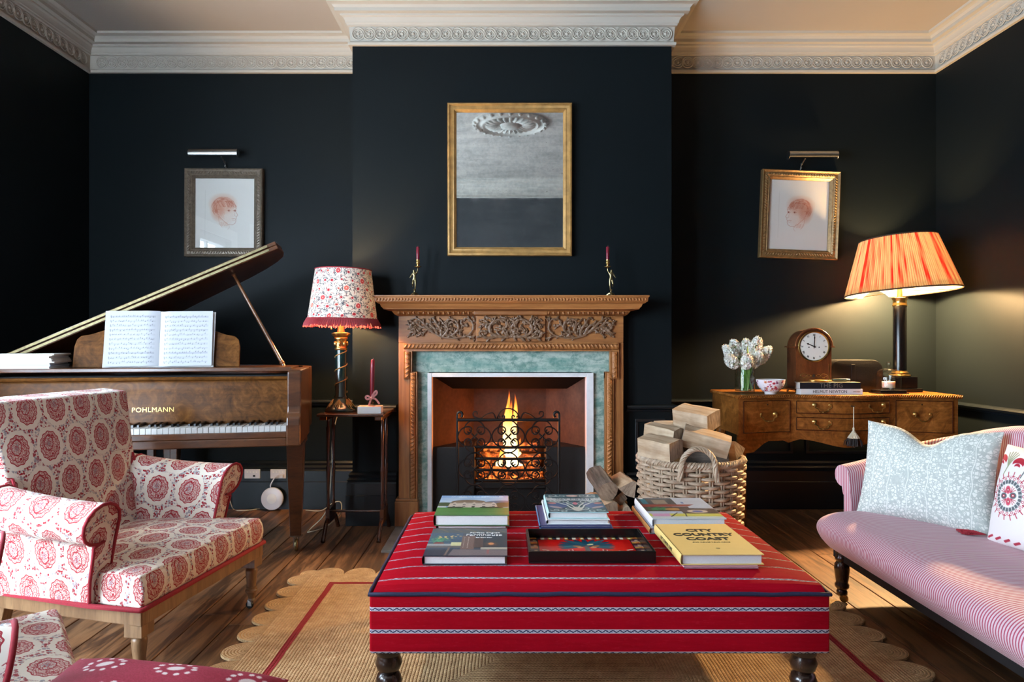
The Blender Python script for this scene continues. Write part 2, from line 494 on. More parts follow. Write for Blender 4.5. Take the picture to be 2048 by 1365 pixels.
def glassy(name, tint=(1, 1, 1), rough=0.0, thin=True):
    m = Mat(name)
    tr = m.node('ShaderNodeBsdfTransparent'); tr.inputs[0].default_value = (*tint, 1)
    gl = m.node('ShaderNodeBsdfGlossy'); gl.inputs['Roughness'].default_value = rough
    lw = S(m, m.node('ShaderNodeLayerWeight').outputs['Facing']); nz = m.noise(m.ob(), 3, 1)
    mx = m.node('ShaderNodeMixShader'); m.set(mx.inputs[0], m.math('POWER', lw, 4.0)*0.75+0.04+nz*0.01)
    m.t.links.new(tr.outputs[0], mx.inputs[1]); m.t.links.new(gl.outputs[0], mx.inputs[2])
    m.t.links.new(mx.outputs[0], m.out.inputs[0]); m.t.nodes.remove(m.p); return m.mat
MT['glass'] = glassy('clear_glass', (0.96, 0.97, 0.97))
MT['window_glass'] = glassy('window_glass', (0.97, 0.98, 0.98))
# ---------------------------------------------------------------- the room shell
m = MB(); m.box((XL-0.2, YN-0.2, -0.06), (XR+0.2, YA+0.2, -0.022)); floor = struct(m.obj('floor', MT['felt'], smooth=False))
x = XL; rb = random.Random(11)
while x < XR-0.02:
    wd = rb.uniform(0.128, 0.165); x1 = min(x+wd, XR); y = YN
    cuts = sorted([rb.uniform(0.3, 1.9), rb.uniform(2.3, 3.9)]) if rb.random() < 0.7 else [rb.uniform(1.0, 3.4)]
    for c in cuts+[YA]:
        m = MB(); dz = rb.uniform(-0.0015, 0.0)
        m.box((x+0.0022, y+0.001, -0.022), (x1-0.0022, c-0.001, dz))
        m.obj('floorboard', MT['boards'], floor, smooth=False, bevel=0.0015, segs=1)
        y = c
    x = x1
m = MB(); m.box((XL-0.2, YN-0.2, ZC), (XR+0.2, YA+0.2, ZC+0.08)); ceiling = struct(m.obj('ceiling', MT['ceiling'], smooth=False))
# plaster ceiling rose, seen in the mirror
m = MB(); RC = (0.05, 1.72)
m.lathe([(0.33, 0.0), (0.33, -0.012), (0.30, -0.03), (0.285, -0.012), (0.26, -0.014), (0.245, -0.03), (0.22, -0.014), (0.09, -0.016), (0.08, -0.04), (0.04, -0.05), (0.0, -0.055)][::-1], 48, c=(RC[0], RC[1], ZC))
for k in range(24):
    a = 2*PI*k/24; ca, sa = math.cos(a), math.sin(a)
    m.tube([(RC[0]+ca*r, RC[1]+sa*r, ZC-0.016-0.012*math.sin((r-0.09)/0.14*PI)) for r in (0.09, 0.12, 0.16, 0.2, 0.225)], [0.004, 0.01, 0.014, 0.016, 0.005], 6)
    m.ell((RC[0]+ca*0.315, RC[1]+sa*0.315, ZC-0.02), 0.018, 8, 5)
m.obj('ceiling_rose', MT['cornice'], ceiling)

m = MB(); m.box((XL-0.2, YA, -0.02), (XR+0.2, YA+0.12, ZC)); struct(m.obj('wall_back', MT['navy'], smooth=False))
m = MB(); m.box((XR, YN, -0.02), (XR+0.12, YA, ZC)); struct(m.obj('wall_right', MT['navy'], smooth=False))
m = MB(); WZ0 = 0.40; m.box((XL-0.2, YN-0.12, -0.02), (NWX[0], YN, ZC)); m.box((NWX[1], YN-0.12, -0.02), (XR+0.2, YN, ZC)); m.box((NWX[0], YN-0.12, -0.02), (NWX[1], YN, WZ0)); m.box((NWX[0], YN-0.12, NWZ1), (NWX[1], YN, ZC)); struct(m.obj('wall_near', MT['navy'], smooth=False))
m = MB(); yy = YN
for (a, b, WZ0, WZ1) in WINS:
    m.box((XL-0.15, yy, -0.02), (XL, a, ZC)); m.box((XL-0.15, a, -0.02), (XL, b, WZ0)); m.box((XL-0.15, a, WZ1), (XL, b, ZC)); yy = b
m.box((XL-0.15, yy, -0.02), (XL, YA, ZC)); struct(m.obj('wall_left', MT['navy'], smooth=False))
FX0, FX1, FZ = -0.412, 0.475, 0.845          # fireplace opening
m = MB(); m.box((BX0, YB, -0.02), (FX0, YA, ZC)); m.box((FX1, YB, -0.02), (BX1, YA, ZC)); m.box((FX0, YB, FZ), (FX1, YA, ZC))
struct(m.obj('wall_chimney_breast', MT['navy'], smooth=False))
for i, (a, b, WZ0, WZ1) in enumerate(WINS):
    m = MB(); t = 0.05
    m.box((XL-0.13, a, WZ0), (XL-0.05, a+t, WZ1)); m.box((XL-0.13, b-t, WZ0), (XL-0.05, b, WZ1))
    m.box((XL-0.13, a, WZ1-t), (XL-0.05, b, WZ1)); m.box((XL-0.13, a, WZ0), (XL-0.05, b, WZ0+t)); zm = (WZ0+WZ1)/2
    m.box((XL-0.13, a, zm-0.025), (XL-0.05, b, zm+0.025)); m.box((XL-0.1, (a+b)/2-0.011, WZ0), (XL-0.07, (a+b)/2+0.011, WZ1))
    w = struct(m.obj('window_%d' % (i+1), MT['white'], smooth=False, bevel=0.004))
    for (y0, y1) in ((a+t, (a+b)/2-0.011), ((a+b)/2+0.011, b-t)):
        for (z0, z1) in ((WZ0+t, zm-0.025), (zm+0.025, WZ1-t)):
            g = MB(); g.box((XL-0.087, y0, z0), (XL-0.083, y1, z1)); g.obj('pane', MT['window_glass'], w, smooth=False)
    g = MB(); g.box((XL-0.05, a-0.06, WZ0-0.04), (XL+0.05, b+0.06, WZ0-0.003)); g.obj('window_sill', MT['white'], w, smooth=False, bevel=0.006)
    g = MB()
    for (p, q) in (((a-0.1, WZ0), (a-0.005, WZ1+0.1)), ((b+0.005, WZ0), (b+0.1, WZ1+0.1)), ((a-0.005, WZ1+0.005), (b+0.005, WZ1+0.1))):
        g.box((XL+0.001, p[0], p[1]), (XL+0.025, q[0], q[1]))
    g.obj('architrave', MT['white'], w, smooth=False, bevel=0.005)

WZ0 = 0.40
m = MB(); t = 0.05; (a, b) = NWX; yw = YN-0.09
for lo_, hi_ in (((a, WZ0), (a+t, NWZ1)), ((b-t, WZ0), (b, NWZ1)), ((a, WZ0), (b, WZ0+t)), ((a, NWZ1-t), (b, NWZ1)), ((a, 1.25), (b, 1.30)), (((a+b)/2-0.011, WZ0), ((a+b)/2+0.011, NWZ1))): m.box((lo_[0], yw, lo_[1]), (hi_[0], yw+0.06, hi_[1]))
w = struct(m.obj('window_3', MT['white'], smooth=False))
for (x0, x1) in ((a+t, (a+b)/2-0.011), ((a+b)/2+0.011, b-t)):
    for (z0, z1) in ((WZ0+t, 1.25), (1.30, NWZ1-t)):
        g = MB(); g.box((x0, yw+0.028, z0), (x1, yw+0.032, z1)); g.obj('pane', MT['window_glass'], w, smooth=False)

def sweep_wall(prof, path, closed, side, name, mat, parent=None, angle=30):
    """extrude a moulding profile (offset from wall, height) along a wall path with mitred corners"""
    N = len(path); nr = []
    for i in range(N if closed else N-1):
        a, b = path[i], path[(i+1) % N]; d = Vector((b[0]-a[0], b[1]-a[1])).normalized()
        nr.append(Vector((d.y, -d.x))*side)
    rows = []
    for i in range(N):
        if closed: n1, n2 = nr[i-1], nr[i]
        else: n1, n2 = nr[max(i-1, 0)], nr[min(i, N-2)]
        k = (n1+n2) if abs(n1.dot(n2)) < 0.5 else n1
        rows.append([(path[i][0]+k.x*p, path[i][1]+k.y*p, z) for (p, z) in prof])
    m = MB(); m.grid(rows, cu=closed)
    o = m.obj(name, mat, parent, angle=angle)
    return o
CP = [(0.0, 2.713), (0.020, 2.713), (0.022, 2.718), (0.022, 2.728), (0.012, 2.733), (0.010, 2.738), (0.016, 2.817), (0.026, 2.820), (0.028, 2.828), (0.033, 2.832),
      (0.036, 2.845), (0.044, 2.858), (0.056, 2.864), (0.058, 2.872), (0.082, 2.876), (0.084, 2.894), (0.088, 2.897), (0.094, 2.905), (0.106, 2.910), (0.120, 2.912), (0.124, 2.9255)]
PER = [(XL, YN), (XL, YA), (BX0, YA), (BX0, YB), (BX1, YB), (BX1, YA), (XR, YA), (XR, YN)]
cornice = struct(sweep_wall(CP, PER, True, 1, 'trim_1', MT['cornice'], angle=25))
m = MB()
def rosette(c, t, up, n):
    M = Matrix((( t[0], up[0], n[0], c[0]), (t[1], up[1], n[1], c[1]), (t[2], up[2], n[2], c[2]), (0, 0, 0, 1)))
    for (r, w) in ((0.034, 0.0045), (0.023, 0.0035)):
        m.tube([(r*math.cos(2*PI*k/18), r*math.sin(2*PI*k/18), 0.003) for k in range(18)], w, 5, closed=True, M=M)
    m.ell((0, 0, 0.002), (0.010, 0.010, 0.006), 8, 4, M=M)
    for k in range(5):
        a = 2*PI*k/5
        m.ell((0.0155*math.cos(a), 0.0155*math.sin(a), 0.001), (0.0045, 0.0045, 0.004), 6, 4, M=M)
def band(a, b, n, inset0=0.03, inset1=0.03):
    a = Vector(a); b = Vector(b); L = (b-a).length; t = (b-a)/L; k = int((L-inset0-inset1)/0.062); s0 = (L-(k-1)*0.062)/2
    for i in range(k):
        p = a+t*(s0+i*0.062)+Vector(n)*0.013
        rosette((p.x, p.y, 2.777), (t.x, t.y, 0), (0, 0, 1), n)
band((BX0, YB, 0), (BX1, YB, 0), (0, -1, 0), 0, 0)
band((XL, YA, 0), (BX0, YA, 0), (0, -1, 0)); band((BX1, YA, 0), (XR, YA, 0), (0, -1, 0))
band((XL, 2.6, 0), (XL, YA, 0), (1, 0, 0)); band((XR, 2.6, 0), (XR, YA, 0), (-1, 0, 0))
m.obj('guilloche_band', MT['cornice'], cornice)
MX0, MX1 = -0.61, 0.69                       # mantelpiece extents on the breast
BP = [(0, 0), (0.032, 0), (0.032, 0.168), (0.028, 0.172), (0.028, 0.235), (0.022, 0.245), (0.026, 0.258), (0.014, 0.27), (0.020, 0.284), (0.010, 0.296), (0, 0.298)]
DP = [(0, 0.640), (0.012, 0.642), (0.016, 0.652), (0.030, 0.658), (0.034, 0.668), (0.030, 0.676), (0.022, 0.680), (0, 0.682)]
right = [(MX1, YB), (BX1, YB), (BX1, YA), (XR, YA), (XR, YN)]
left = [(MX0, YB), (BX0, YB), (BX0, YA), (XL, YA), (XL, YN)]
struct(sweep_wall(BP, right, False, 1, 'baseboard_right', MT['navy_gloss']))
struct(sweep_wall(BP, left, False, -1, 'baseboard_left', MT['navy_gloss']))
struct(sweep_wall(DP, right, False, 1, 'trim_2', MT['navy_gloss']))
struct(sweep_wall(DP, left[:4]+[(XL, 3.22)], False, -1, 'trim_3', MT['navy_gloss']))
# panel mouldings under the dado
def panel(name, x0, x1, y, z0=0.34, z1=0.60):
    m = MB(); t = 0.018
    for (a, b) in (((x0, z0), (x1, z0+t)), ((x0, z1-t), (x1, z1)), ((x0, z0+t), (x0+t, z1-t)), ((x1-t, z0+t), (x1, z1-t))):
        m.box((a[0], y-0.008, a[1]), (b[0], y-0.0005, b[1]))
    struct(m.obj(name, MT['navy_gloss'], smooth=False, bevel=0.003))
panel('trim_4', 0.74, 0.91, YB); panel('trim_5', 1.02, 1.80, YA); panel('trim_6', 1.88, 2.62, YA)

# ---------------------------------------------------------------- fireplace: lining, hood, hobs, grate
def firebrick():
    m = Mat('sooty_firebrick'); o = m.ob(); n = m.noise(o, 6, 4); v = m.noise(o, 45, 3)
    m.pr(Base_Color=m.ramp(n*0.7+v*0.3, [(0.3, (0.020, 0.012, 0.009)), (0.7, (0.085, 0.045, 0.028))]), Roughness=0.9, Normal=m.bump(v, 0.3, 0.004)); return m.mat
MT['firebrick'] = firebrick()
m = MB(); yb = YB+0.355; gz = FZ
BKX0, BKX1 = -0.19, 0.255
m.add([(FX0, YB, 0), (BKX0, yb, 0), (BKX0, yb, gz), (FX0, YB, gz)], [(0, 1, 2, 3)])
m.add([(BKX0, yb, 0), (BKX1, yb, 0), (BKX1, yb, gz), (BKX0, yb, gz)], [(0, 1, 2, 3)])
m.add([(BKX1, yb, 0), (FX1, YB, 0), (FX1, YB, gz), (BKX1, yb, gz)], [(0, 1, 2, 3)])
m.add([(FX0, YB, 0.004), (FX1, YB, 0.004), (BKX1, yb, 0.004), (BKX0, yb, 0.004)], [(0, 1, 2, 3)])
struct(m.obj('wall_firebox', MT['firebrick'], smooth=False, fix=False))
MT['soot'] = plain('soot_black', (0.003, 0.003, 0.003), 0.9, nscale=20, namp=0.2, Specular_IOR_Level=0.1)
fireplace = thing('fire_grate', 'black cast iron hob grate set inside the fireplace opening', 'fire grate', (0.037, 4.0, 0.0))
m = MB(); o_ = [(FX0, YB, gz), (FX1, YB, gz), (FX1-0.085, YB+0.17, gz-0.085), (FX0+0.085, YB+0.17, gz-0.085)]
m.add(o_+[(p[0], p[1]+0.02, p[2]+0.0) for p in o_], [(0, 1, 2, 3), (7, 6, 5, 4), (0, 4, 5, 1), (1, 5, 6, 2), (2, 6, 7, 3), (3, 7, 4, 0)])
m.obj('smoke_hood', MT['soot'], fireplace, w=True, smooth=False)
for (x0, x1, xb) in ((FX0+0.004, -0.17, -0.17), (0.235, FX1-0.004, 0.235)):
    m = MB(); a, b = (x0, x1)
    lo_b = max(a, BKX0+0.0) if a < 0 else a; hi_b = b if a < 0 else min(b, BKX1)
    pl = [(a, YB+0.005), (b, YB+0.005), (b if a < 0 else hi_b, yb-0.01), (lo_b if a < 0 else a, yb-0.01)]
    if a < 0: pl = [(a, YB+0.004), (b, YB+0.004), (b, yb-0.02), (BKX0+0.005, yb-0.02)]
    else: pl = [(a, YB+0.004), (b, YB+0.004), (BKX1-0.005, yb-0.02), (a, yb-0.02)]
    m.prism(pl, 0.006, 0.44)
    m.obj('hob', MT['castiron'], fireplace, w=True, smooth=False, bevel=0.006)
for z in (0.245, 0.305, 0.37, 0.435):
    m = MB(); m.tube([(-0.185, YB+0.035, z), (0.037, YB+0.015, z), (0.25, YB+0.035, z)], 0.0085, 8)
    m.obj('grate_bar', MT['iron'], fireplace, w=True)
m = MB(); m.box((-0.168, YB+0.02, 0.20), (0.233, YB+0.05, 0.235)); m.box((-0.168, YB+0.05, 0.20), (0.233, yb-0.02, 0.215))
m.obj('grate_floor', MT['castiron'], fireplace, w=True, smooth=False, bevel=0.004)
m = MB(); m.box((-0.168, YB+0.06, 0.006), (0.233, YB+0.08, 0.20)); m.obj('ash_front', MT['castiron'], fireplace, w=True, smooth=False)

# fire: burning logs, embers and flame
def ember(name, strength):
    m = Mat(name); o = m.ob(); n = m.noise(o, 28, 4, 0.6); v = m.vor(o, 40)
    k = m.smooth(n, 0.42, 0.66)
    m.pr(Base_Color=m.mix(k, (0.05, 0.035, 0.03), (0.12, 0.05, 0.03)), Roughness=0.9, Emission_Color=m.mix(k, (0.9, 0.10, 0.01), (1.0, 0.30, 0.05)), Emission_Strength=k*strength)
    return m.mat
MT['ember'] = ember('glowing_embers', 1.6); MT['burnlog'] = ember('burning_bark', 0.9)
rl = random.Random(5)
for k, (c, ang, L, r, tilt) in enumerate([((0.037, 4.04, 0.262), 0.05, 0.34, 0.04, 0), ((0.03, 4.12, 0.27), -0.1, 0.36, 0.045, 0), ((-0.047, 4.085, 0.344), 0.08, 0.20, 0.036, 0.03), ((0.140, 4.07, 0.338), -0.25, 0.15, 0.033, -0.05), ((0.033, 4.085, 0.406), 0.03, 0.32, 0.030, 0.0)]):
    m = MB(); M = Matrix.Translation(c) @ Matrix.Rotation(ang, 4, 'Z') @ Matrix.Rotation(PI/2+tilt, 4, 'Y')
    m.lathe([(0.0, -L/2), (r*0.9, -L/2), (r, -L/4), (r*0.93, 0), (r*1.03, L/4), (r*0.9, L/2), (0.0, L/2)], 9, M=M)
    tag(m.obj('burning_log', MT['burnlog'], angle=50), '%s in the fire grate' % ['charred log lying lowest at the front', 'charred log lying lowest at the back', 'glowing log resting across the lower two', 'short glowing log set at a slant', 'thin charred log on top of the pile'][k], 'log', 'logs burning in the grate')
m = MB()
for k in range(90):
    m.ell((rl.uniform(-0.155, 0.22), rl.uniform(YB+0.06, YB+0.3), 0.222+rl.uniform(0, 0.02)), rl.uniform(0.010, 0.02), 6, 4)
eo = tag(m.obj('embers', MT['ember']), 'bed of glowing red embers and ash under the logs', 'embers'); eo['kind'] = 'stuff'
def flame_mat():
    m = Mat('flame'); g = m.sep(m.gen())[2]; o = m.ob(); n = m.noise(m.mapping(o, scale=(1, 1, 0.25)), 26, 3)
    lw = S(m, m.node('ShaderNodeLayerWeight').outputs['Facing'])
    colr = m.ramp(g, [(0.0, (1.0, 0.42, 0.08)), (0.35, (1.0, 0.62, 0.20)), (0.7, (1.0, 0.34, 0.05)), (1.0, (0.8, 0.10, 0.01))])
    core = m.smooth(lw, 0.75, 0.1)
    st = m.math('MULTIPLY', core*2.6+0.7, m.smooth(n, 0.25, 0.6)*0.8+0.35)
    em = m.node('ShaderNodeEmission'); m.set(em.inputs[0], m.mix(core*m.smooth(g, 0.75, 0.2), colr, (1.0, 0.80, 0.42))); m.set(em.inputs[1], st)
    tr = m.node('ShaderNodeBsdfTransparent'); mx = m.node('ShaderNodeMixShader')
    a = m.math('MULTIPLY', m.smooth(lw, 0.92, 0.15), m.smooth(g, 1.0, 0.72)*0.95)
    m.set(mx.inputs[0], a); m.t.links.new(tr.outputs[0], mx.inputs[1]); m.t.links.new(em.outputs[0], mx.inputs[2])
    m.t.links.new(mx.outputs[0], m.out.inputs[0]); m.t.nodes.remove(m.p); return m.mat
MT['flame'] = flame_mat()
flame = thing('flame', 'tall yellow flame rising from the burning logs', 'flame', (0.03, 4.06, 0.26))
for (dx, dy, z0, z1, r, ph) in ((0.0, 0, 0.25, 0.70, 0.052, 0.3), (-0.018, 0.012, 0.27, 0.76, 0.026, 1.4), (0.022, -0.01, 0.26, 0.74, 0.028, 2.2), (0.05, 0.02, 0.25, 0.47, 0.03, 0.8), (-0.06, 0.0, 0.25, 0.42, 0.025, 2.9)):
    m = MB(); rows = []
    for i in range(17):
        t = i/16; rr = r*(math.sin(PI*min(1, (0.12+t*0.9)))**0.8)*(1-t*0.55)+0.0015
        cx = 0.035+dx+0.012*math.sin(ph+t*7)*t; cy = 4.06+dy+0.01*math.cos(ph*2+t*6)*t
        rows.append([(cx+rr*math.cos(2*PI*k/14)*(1+0.18*math.sin(3*2*PI*k/14+ph+t*5)), cy+rr*0.8*math.sin(2*PI*k/14), z0+(z1-z0)*t) for k in range(14)])
    m.grid(rows, cv=True); m.obj('flame_tongue', MT['flame'], flame, w=True)
fl = bpy.data.lights.new('fire_glow', 'POINT'); fl.energy = 9.0; fl.color = (1.0, 0.22, 0.025); fl.shadow_soft_size = 0.07
flo = bpy.data.objects.new('fire_glow', fl); COL.objects.link(flo); flo.location = (0.037, 4.0, 0.50)
# ---------------------------------------------------------------- helpers for curved ornament
def catmull(pts, n=6):
    P = [Vector(p) for p in pts]; P = [P[0]*2-P[1]]+P+[P[-1]*2-P[-2]]; out = []
    for i in range(1, len(P)-2):
        for k in range(n):
            t = k/n; a, b, c, d = P[i-1], P[i], P[i+1], P[i+2]
            out.append(0.5*((2*b)+(c-a)*t+(2*a-5*b+4*c-d)*t*t+(3*b-a-3*c+d)*t**3))
    out.append(P[-2]); return out
def cscroll(p0, p1, side=1, span=1.45, turns=4.6):
    """C shaped scroll: an arc from p0 to p1 bulging to one side, its two ends curling inwards (2-D)"""
    def half(sg):
        pts = []; p = Vector((0, 0)); th = 0.0; n1, n2 = 12, 26
        for i in range(n1): th += sg*span/n1; p = p+Vector((math.cos(th), math.sin(th)))*sg*span/n1; pts.append(p)
        for i in range(n2):
            r = 0.40*(0.15/0.40)**(i/n2); th += sg*turns/n2; p = p+Vector((math.cos(th), math.sin(th)))*sg*r*turns/n2; pts.append(p)
        return pts, n1-1
    A, k = half(-1); B, _ = half(1); pts = A[::-1]+[Vector((0, 0))]+B; a, b = len(A)-1-k, len(A)+1+k
    P0, P1 = pts[a], pts[b]; v = P1-P0; w = Vector(p1)-Vector(p0); sc = w.length/v.length; an = math.atan2(w.y, w.x); c, s_ = math.cos(an)*sc, math.sin(an)*sc
    return [(p0[0]+(p.x-P0.x)*c-(-side)*(p.y-P0.y)*s_*1.0, p0[1]+(p.x-P0.x)*s_+(-side)*(p.y-P0.y)*c) for p in pts]
def rect_frame(name, w, h, prof, mat, parent, M=None, bevel=0, angle=30):
    """mitred frame in the XZ plane facing -Y; prof = (inset from outer edge, forward depth)"""
    rows = []
    for (sx, sz) in ((-1, -1), (1, -1), (1, 1), (-1, 1)):
        rows.append([(sx*(w/2-i), -d, sz*(h/2-i)) for (i, d) in prof])
    m = MB(); m.grid(rows, cu=True, cv=True, M=M)
    return m.obj(name, mat, parent, angle=angle)
def leaf_strip(m, a, b, up, fw, pitch, size, skew=0.6):
    """run of slanted carved leaves between two points"""
    a = Vector(a); b = Vector(b); L = (b-a).length; t = (b-a)/L; k = max(2, int(L/pitch)); up = Vector(up); fw = Vector(fw)
    for i in range(k):
        c = a+t*((i+0.5)*L/k); s = 1 if i < k/2 else -1
        ax = (up+t*skew*s).normalized(); bx = ax.cross(fw).normalized()
        M = Matrix(((bx.x, ax.x, fw.x, c.x), (bx.y, ax.y, fw.y, c.y), (bx.z, ax.z, fw.z, c.z), (0, 0, 0, 1)))
        m.ell((0, 0, 0), (pitch*0.34, size, 0.0085), 6, 4, M=M)
def skin_mesh(name, pts, edges, rad, mat, parent, M=None, sub=2, w=False):
    me = bpy.data.meshes.new(name); me.from_pydata([tuple(p) for p in pts], edges, [])
    o = bpy.data.objects.new(name, me); COL.objects.link(o)
    sk = o.modifiers.new('s', 'SKIN'); ss = o.modifiers.new('u', 'SUBSURF'); ss.levels = sub; ss.render_levels = sub
    for i, r in enumerate(rad):
        d = me.skin_vertices[0].data[i]; d.radius = (r, r) if not isinstance(r, tuple) else r; d.use_root = (i == 0)
    dg = bpy.context.evaluated_depsgraph_get(); ev = bpy.data.meshes.new_from_object(o.evaluated_get(dg))
    bpy.data.objects.remove(o); bpy.data.meshes.remove(me)
    if M is not None: ev.transform(M)
    if w and parent is not None: ev.transform(inv_of(parent))
    ev.name = name
    return finish(name, ev, mat, parent, True, 80)

# ---------------------------------------------------------------- hearth slab and mantelpiece
def stone(name, a, b):
    m = Mat(name); o = m.ob(); n = m.noise(o, 9, 6, 0.65); f = m.noise(o, 120, 2)
    m.pr(Base_Color=m.mix(m.smooth(n, 0.3, 0.7), a, b), Roughness=0.55, Normal=m.bump(f, 0.1, 0.002)); return m.mat
MT['hearth'] = stone('grey_hearth_stone', (0.14, 0.125, 0.105), (0.24, 0.22, 0.19))
def green_marble():
    m = Mat('sea_green_marble'); o = m.ob(); v = m.mapping(o, scale=(1, 1, 2.4))
    a = m.noise(v, 7, 7, 0.68, 1.4); b = m.noise(o, 38, 5, 0.7, 0.6); c = m.noise(m.mapping(o, scale=(0.5, 1, 3)), 4, 3)
    k = m.smooth(a*0.55+b*0.45, 0.38, 0.60)
    base = m.mix(k, (0.115, 0.225, 0.190), (0.42, 0.50, 0.44)); base = m.mix(m.smooth(c, 0.5, 0.62)*0.6, base, (0.11, 0.26, 0.22))
    base = m.mix(m.smooth(m.noise(v, 60, 5, 0.75, 2.0), 0.60, 0.70)*0.5, base, (0.04, 0.09, 0.08))
    m.pr(Base_Color=base, Roughness=0.3, Specular_IOR_Level=0.4); return m.mat
MT['marble'] = green_marble()
MT['white_marble'] = stone('white_marble', (0.62, 0.61, 0.61), (0.74, 0.73, 0.73))
m = MB(); m.box((-0.605, 3.345, -0.004), (0.685, YB, 0.012))
tag(m.obj('hearth_slab', MT['hearth'], smooth=False, bevel=0.004), 'flat grey stone hearth slab in front of the fireplace', 'hearth')

XM = 0.0365
mantel = thing('mantelpiece', 'carved pine mantelpiece with scrolled frieze around the lit fireplace', 'mantelpiece', (XM, 3.83, 0.0))
Y1 = 3.80; TOP = 1.284
hw = 0.626
for s in (-1, 1):
    m = MB(); xs = sorted((XM+s*hw, XM+s*0.553)); m.box((xs[0], Y1, 0.0125), (xs[1], YB-0.001, 1.0305)); m.obj('pilaster', MT['pine'], mantel, w=True, smooth=False, bevel=0.003)
    m = MB(); xs = sorted((XM+s*0.645, XM+s*0.515)); m.box((xs[0], Y1-0.022, 0.0125), (xs[1], YB-0.001, 0.15))
    m.prism([(xs[0]+0.004, Y1-0.018), (xs[1]-0.004, Y1-0.018), (xs[1]-0.004, YB-0.002), (xs[0]+0.004, YB-0.002)], 0.15, 0.165)
    m.obj('plinth', MT['pine'], mantel, w=True, smooth=False, bevel=0.004)
m = MB(); m.box((XM-hw, Y1, 1.031), (XM+hw, YB-0.001, 1.20)); m.obj('frieze_board', MT['pine_x'], mantel, w=True, smooth=False, bevel=0.002)
m = MB(); m.box((-0.156, Y1-0.016, 1.038), (0.226, Y1, 1.20)); m.obj('centre_tablet', MT['pine_x'], mantel, w=True, smooth=False, bevel=0.002)
# shelf: stacked mouldings
m = MB(); rows = []
sp = [(0.735, 3.630, 1.284), (0.735, 3.630, 1.277), (0.730, 3.635, 1.272), (0.728, 3.637, 1.252), (0.722, 3.643, 1.249), (0.716, 3.65, 1.243), (0.705, 3.661, 1.240), (0.700, 3.668, 1.226), (0.692, 3.676, 1.218), (0.690, 3.678, 1.212), (0.655, 3.735, 1.206), (0.640, 3.755, 1.186), (0.632, 3.782, 1.180)]
rows = [[(XM-a, YB-0.001, z), (XM-a, y, z), (XM+a, y, z), (XM+a, YB-0.001, z)] for (a, y, z) in sp]
m.grid(rows)
m.add([(XM-0.735, YB-0.001, 1.284), (XM-0.735, 3.63, 1.284), (XM+0.735, 3.63, 1.284), (XM+0.735, YB-0.001, 1.284)], [(3, 2, 1, 0)])
m.obj('shelf', MT['pine_x'], mantel, w=True, angle=20, fix=False)
m = MB(); leaf_strip(m, (XM-0.725, 3.636, 1.262), (XM+0.725, 3.636, 1.262), (0, 0, 1), (0, -1, 0), 0.0165, 0.0095, 0.45); m.obj('leaf_carving', MT['pine_x'], mantel, w=True); m = MB()
for k in range(46):     # egg and dart under the shelf
    xx = XM-0.63+1.26*(k+0.5)/46
    m.ell((xx, 3.744, 1.195), (0.0085, 0.009, 0.0105), 8, 5)
    m.ell((xx+1.26/92, 3.744, 1.195), (0.0022, 0.006, 0.010), 5, 4)
m.obj('egg_and_dart', MT['pine_x'], mantel, w=True)
m = MB(); m.box((-0.166, 3.735, 1.184), (0.236, Y1-0.001, 1.2055)); m.obj('tablet_moulding', MT['pine_x'], mantel, w=True, smooth=False, bevel=0.004)
# eared architrave around the marble
ya = Y1-0.016
def arch_piece(p, q):
    m = MB(); x0, x1 = sorted((p[0], q[0])); z0, z1 = sorted((p[1], q[1]))
    m.box((x0, ya+0.004, z0), (x1, Y1+0.03, z1))
    if x1-x0 > z1-z0:
        m.tube([(x0+0.004, ya+0.004, (z0+z1)/2+0.004), (x1-0.004, ya+0.004, (z0+z1)/2+0.002)], 0.017, 8, flat=1)
        m.box((x0+0.01, ya-0.004, z1-0.006), (x1-0.01, ya+0.006, z1)); m.box((x0+0.01, ya+0.0, z0), (x1-0.01, ya+0.006, z0+0.005))
        leaf_strip(m, (x0+0.006, ya-0.009, (z0+z1)/2+0.004), (x1-0.006, ya-0.009, (z0+z1)/2+0.004), (0, 0, 1), (0, -1, 0), 0.0215, 0.0175, 0.8)
    else:
        m.tube([((x0+x1)/2, ya+0.004, z0+0.004), ((x0+x1)/2, ya+0.004, z1-0.004)], 0.018, 8)
        m.box((x0, ya-0.002, z0), (x0+0.006, ya+0.006, z1)); m.box((x1-0.006, ya-0.002, z0), (x1, ya+0.006, z1))
        leaf_strip(m, ((x0+x1)/2, ya-0.009, z0+0.004), ((x0+x1)/2, ya-0.009, z1-0.004), (1, 0, 0), (0, -1, 0), 0.0215, 0.0175, 0.8)
    m.obj('architrave', MT['pine'], mantel, w=True, angle=45)
AO, AI, BO, BI = 0.599, 0.549, 0.568, 0.521
arch_piece((XM-AO, 1.031), (XM+AO, 0.984))
for s in (-1, 1):
    arch_piece((XM+s*AO, 0.984), (XM+s*AI, 0.83)); arch_piece((XM+s*BO, 0.868), (XM+s*BI, 0.165))
    m = MB(); xs = sorted((XM+s*AO, XM+s*BI)); m.box((xs[0], ya+0.002, 0.828), (xs[1], Y1+0.03, 0.87)); m.obj('ear_block', MT['pine'], mantel, w=True, smooth=False, bevel=0.004)
for nm, lo, hi in (('marble_slab', (XM-0.556, 3.836, 0.866), (XM+0.556, YB-0.001, 0.99)), ('marble_slab', (XM-0.53, 3.836, 0.0125), (-0.425, YB-0.001, 0.8655)), ('marble_slab', (0.492, 3.836, 0.0125), (XM+0.53, YB-0.001, 0.8655))):
    m = MB(); m.box(lo, hi); m.obj(nm, MT['marble'], mantel, w=True, smooth=False, bevel=0.0015, label='sea green marble slip')
m = MB()
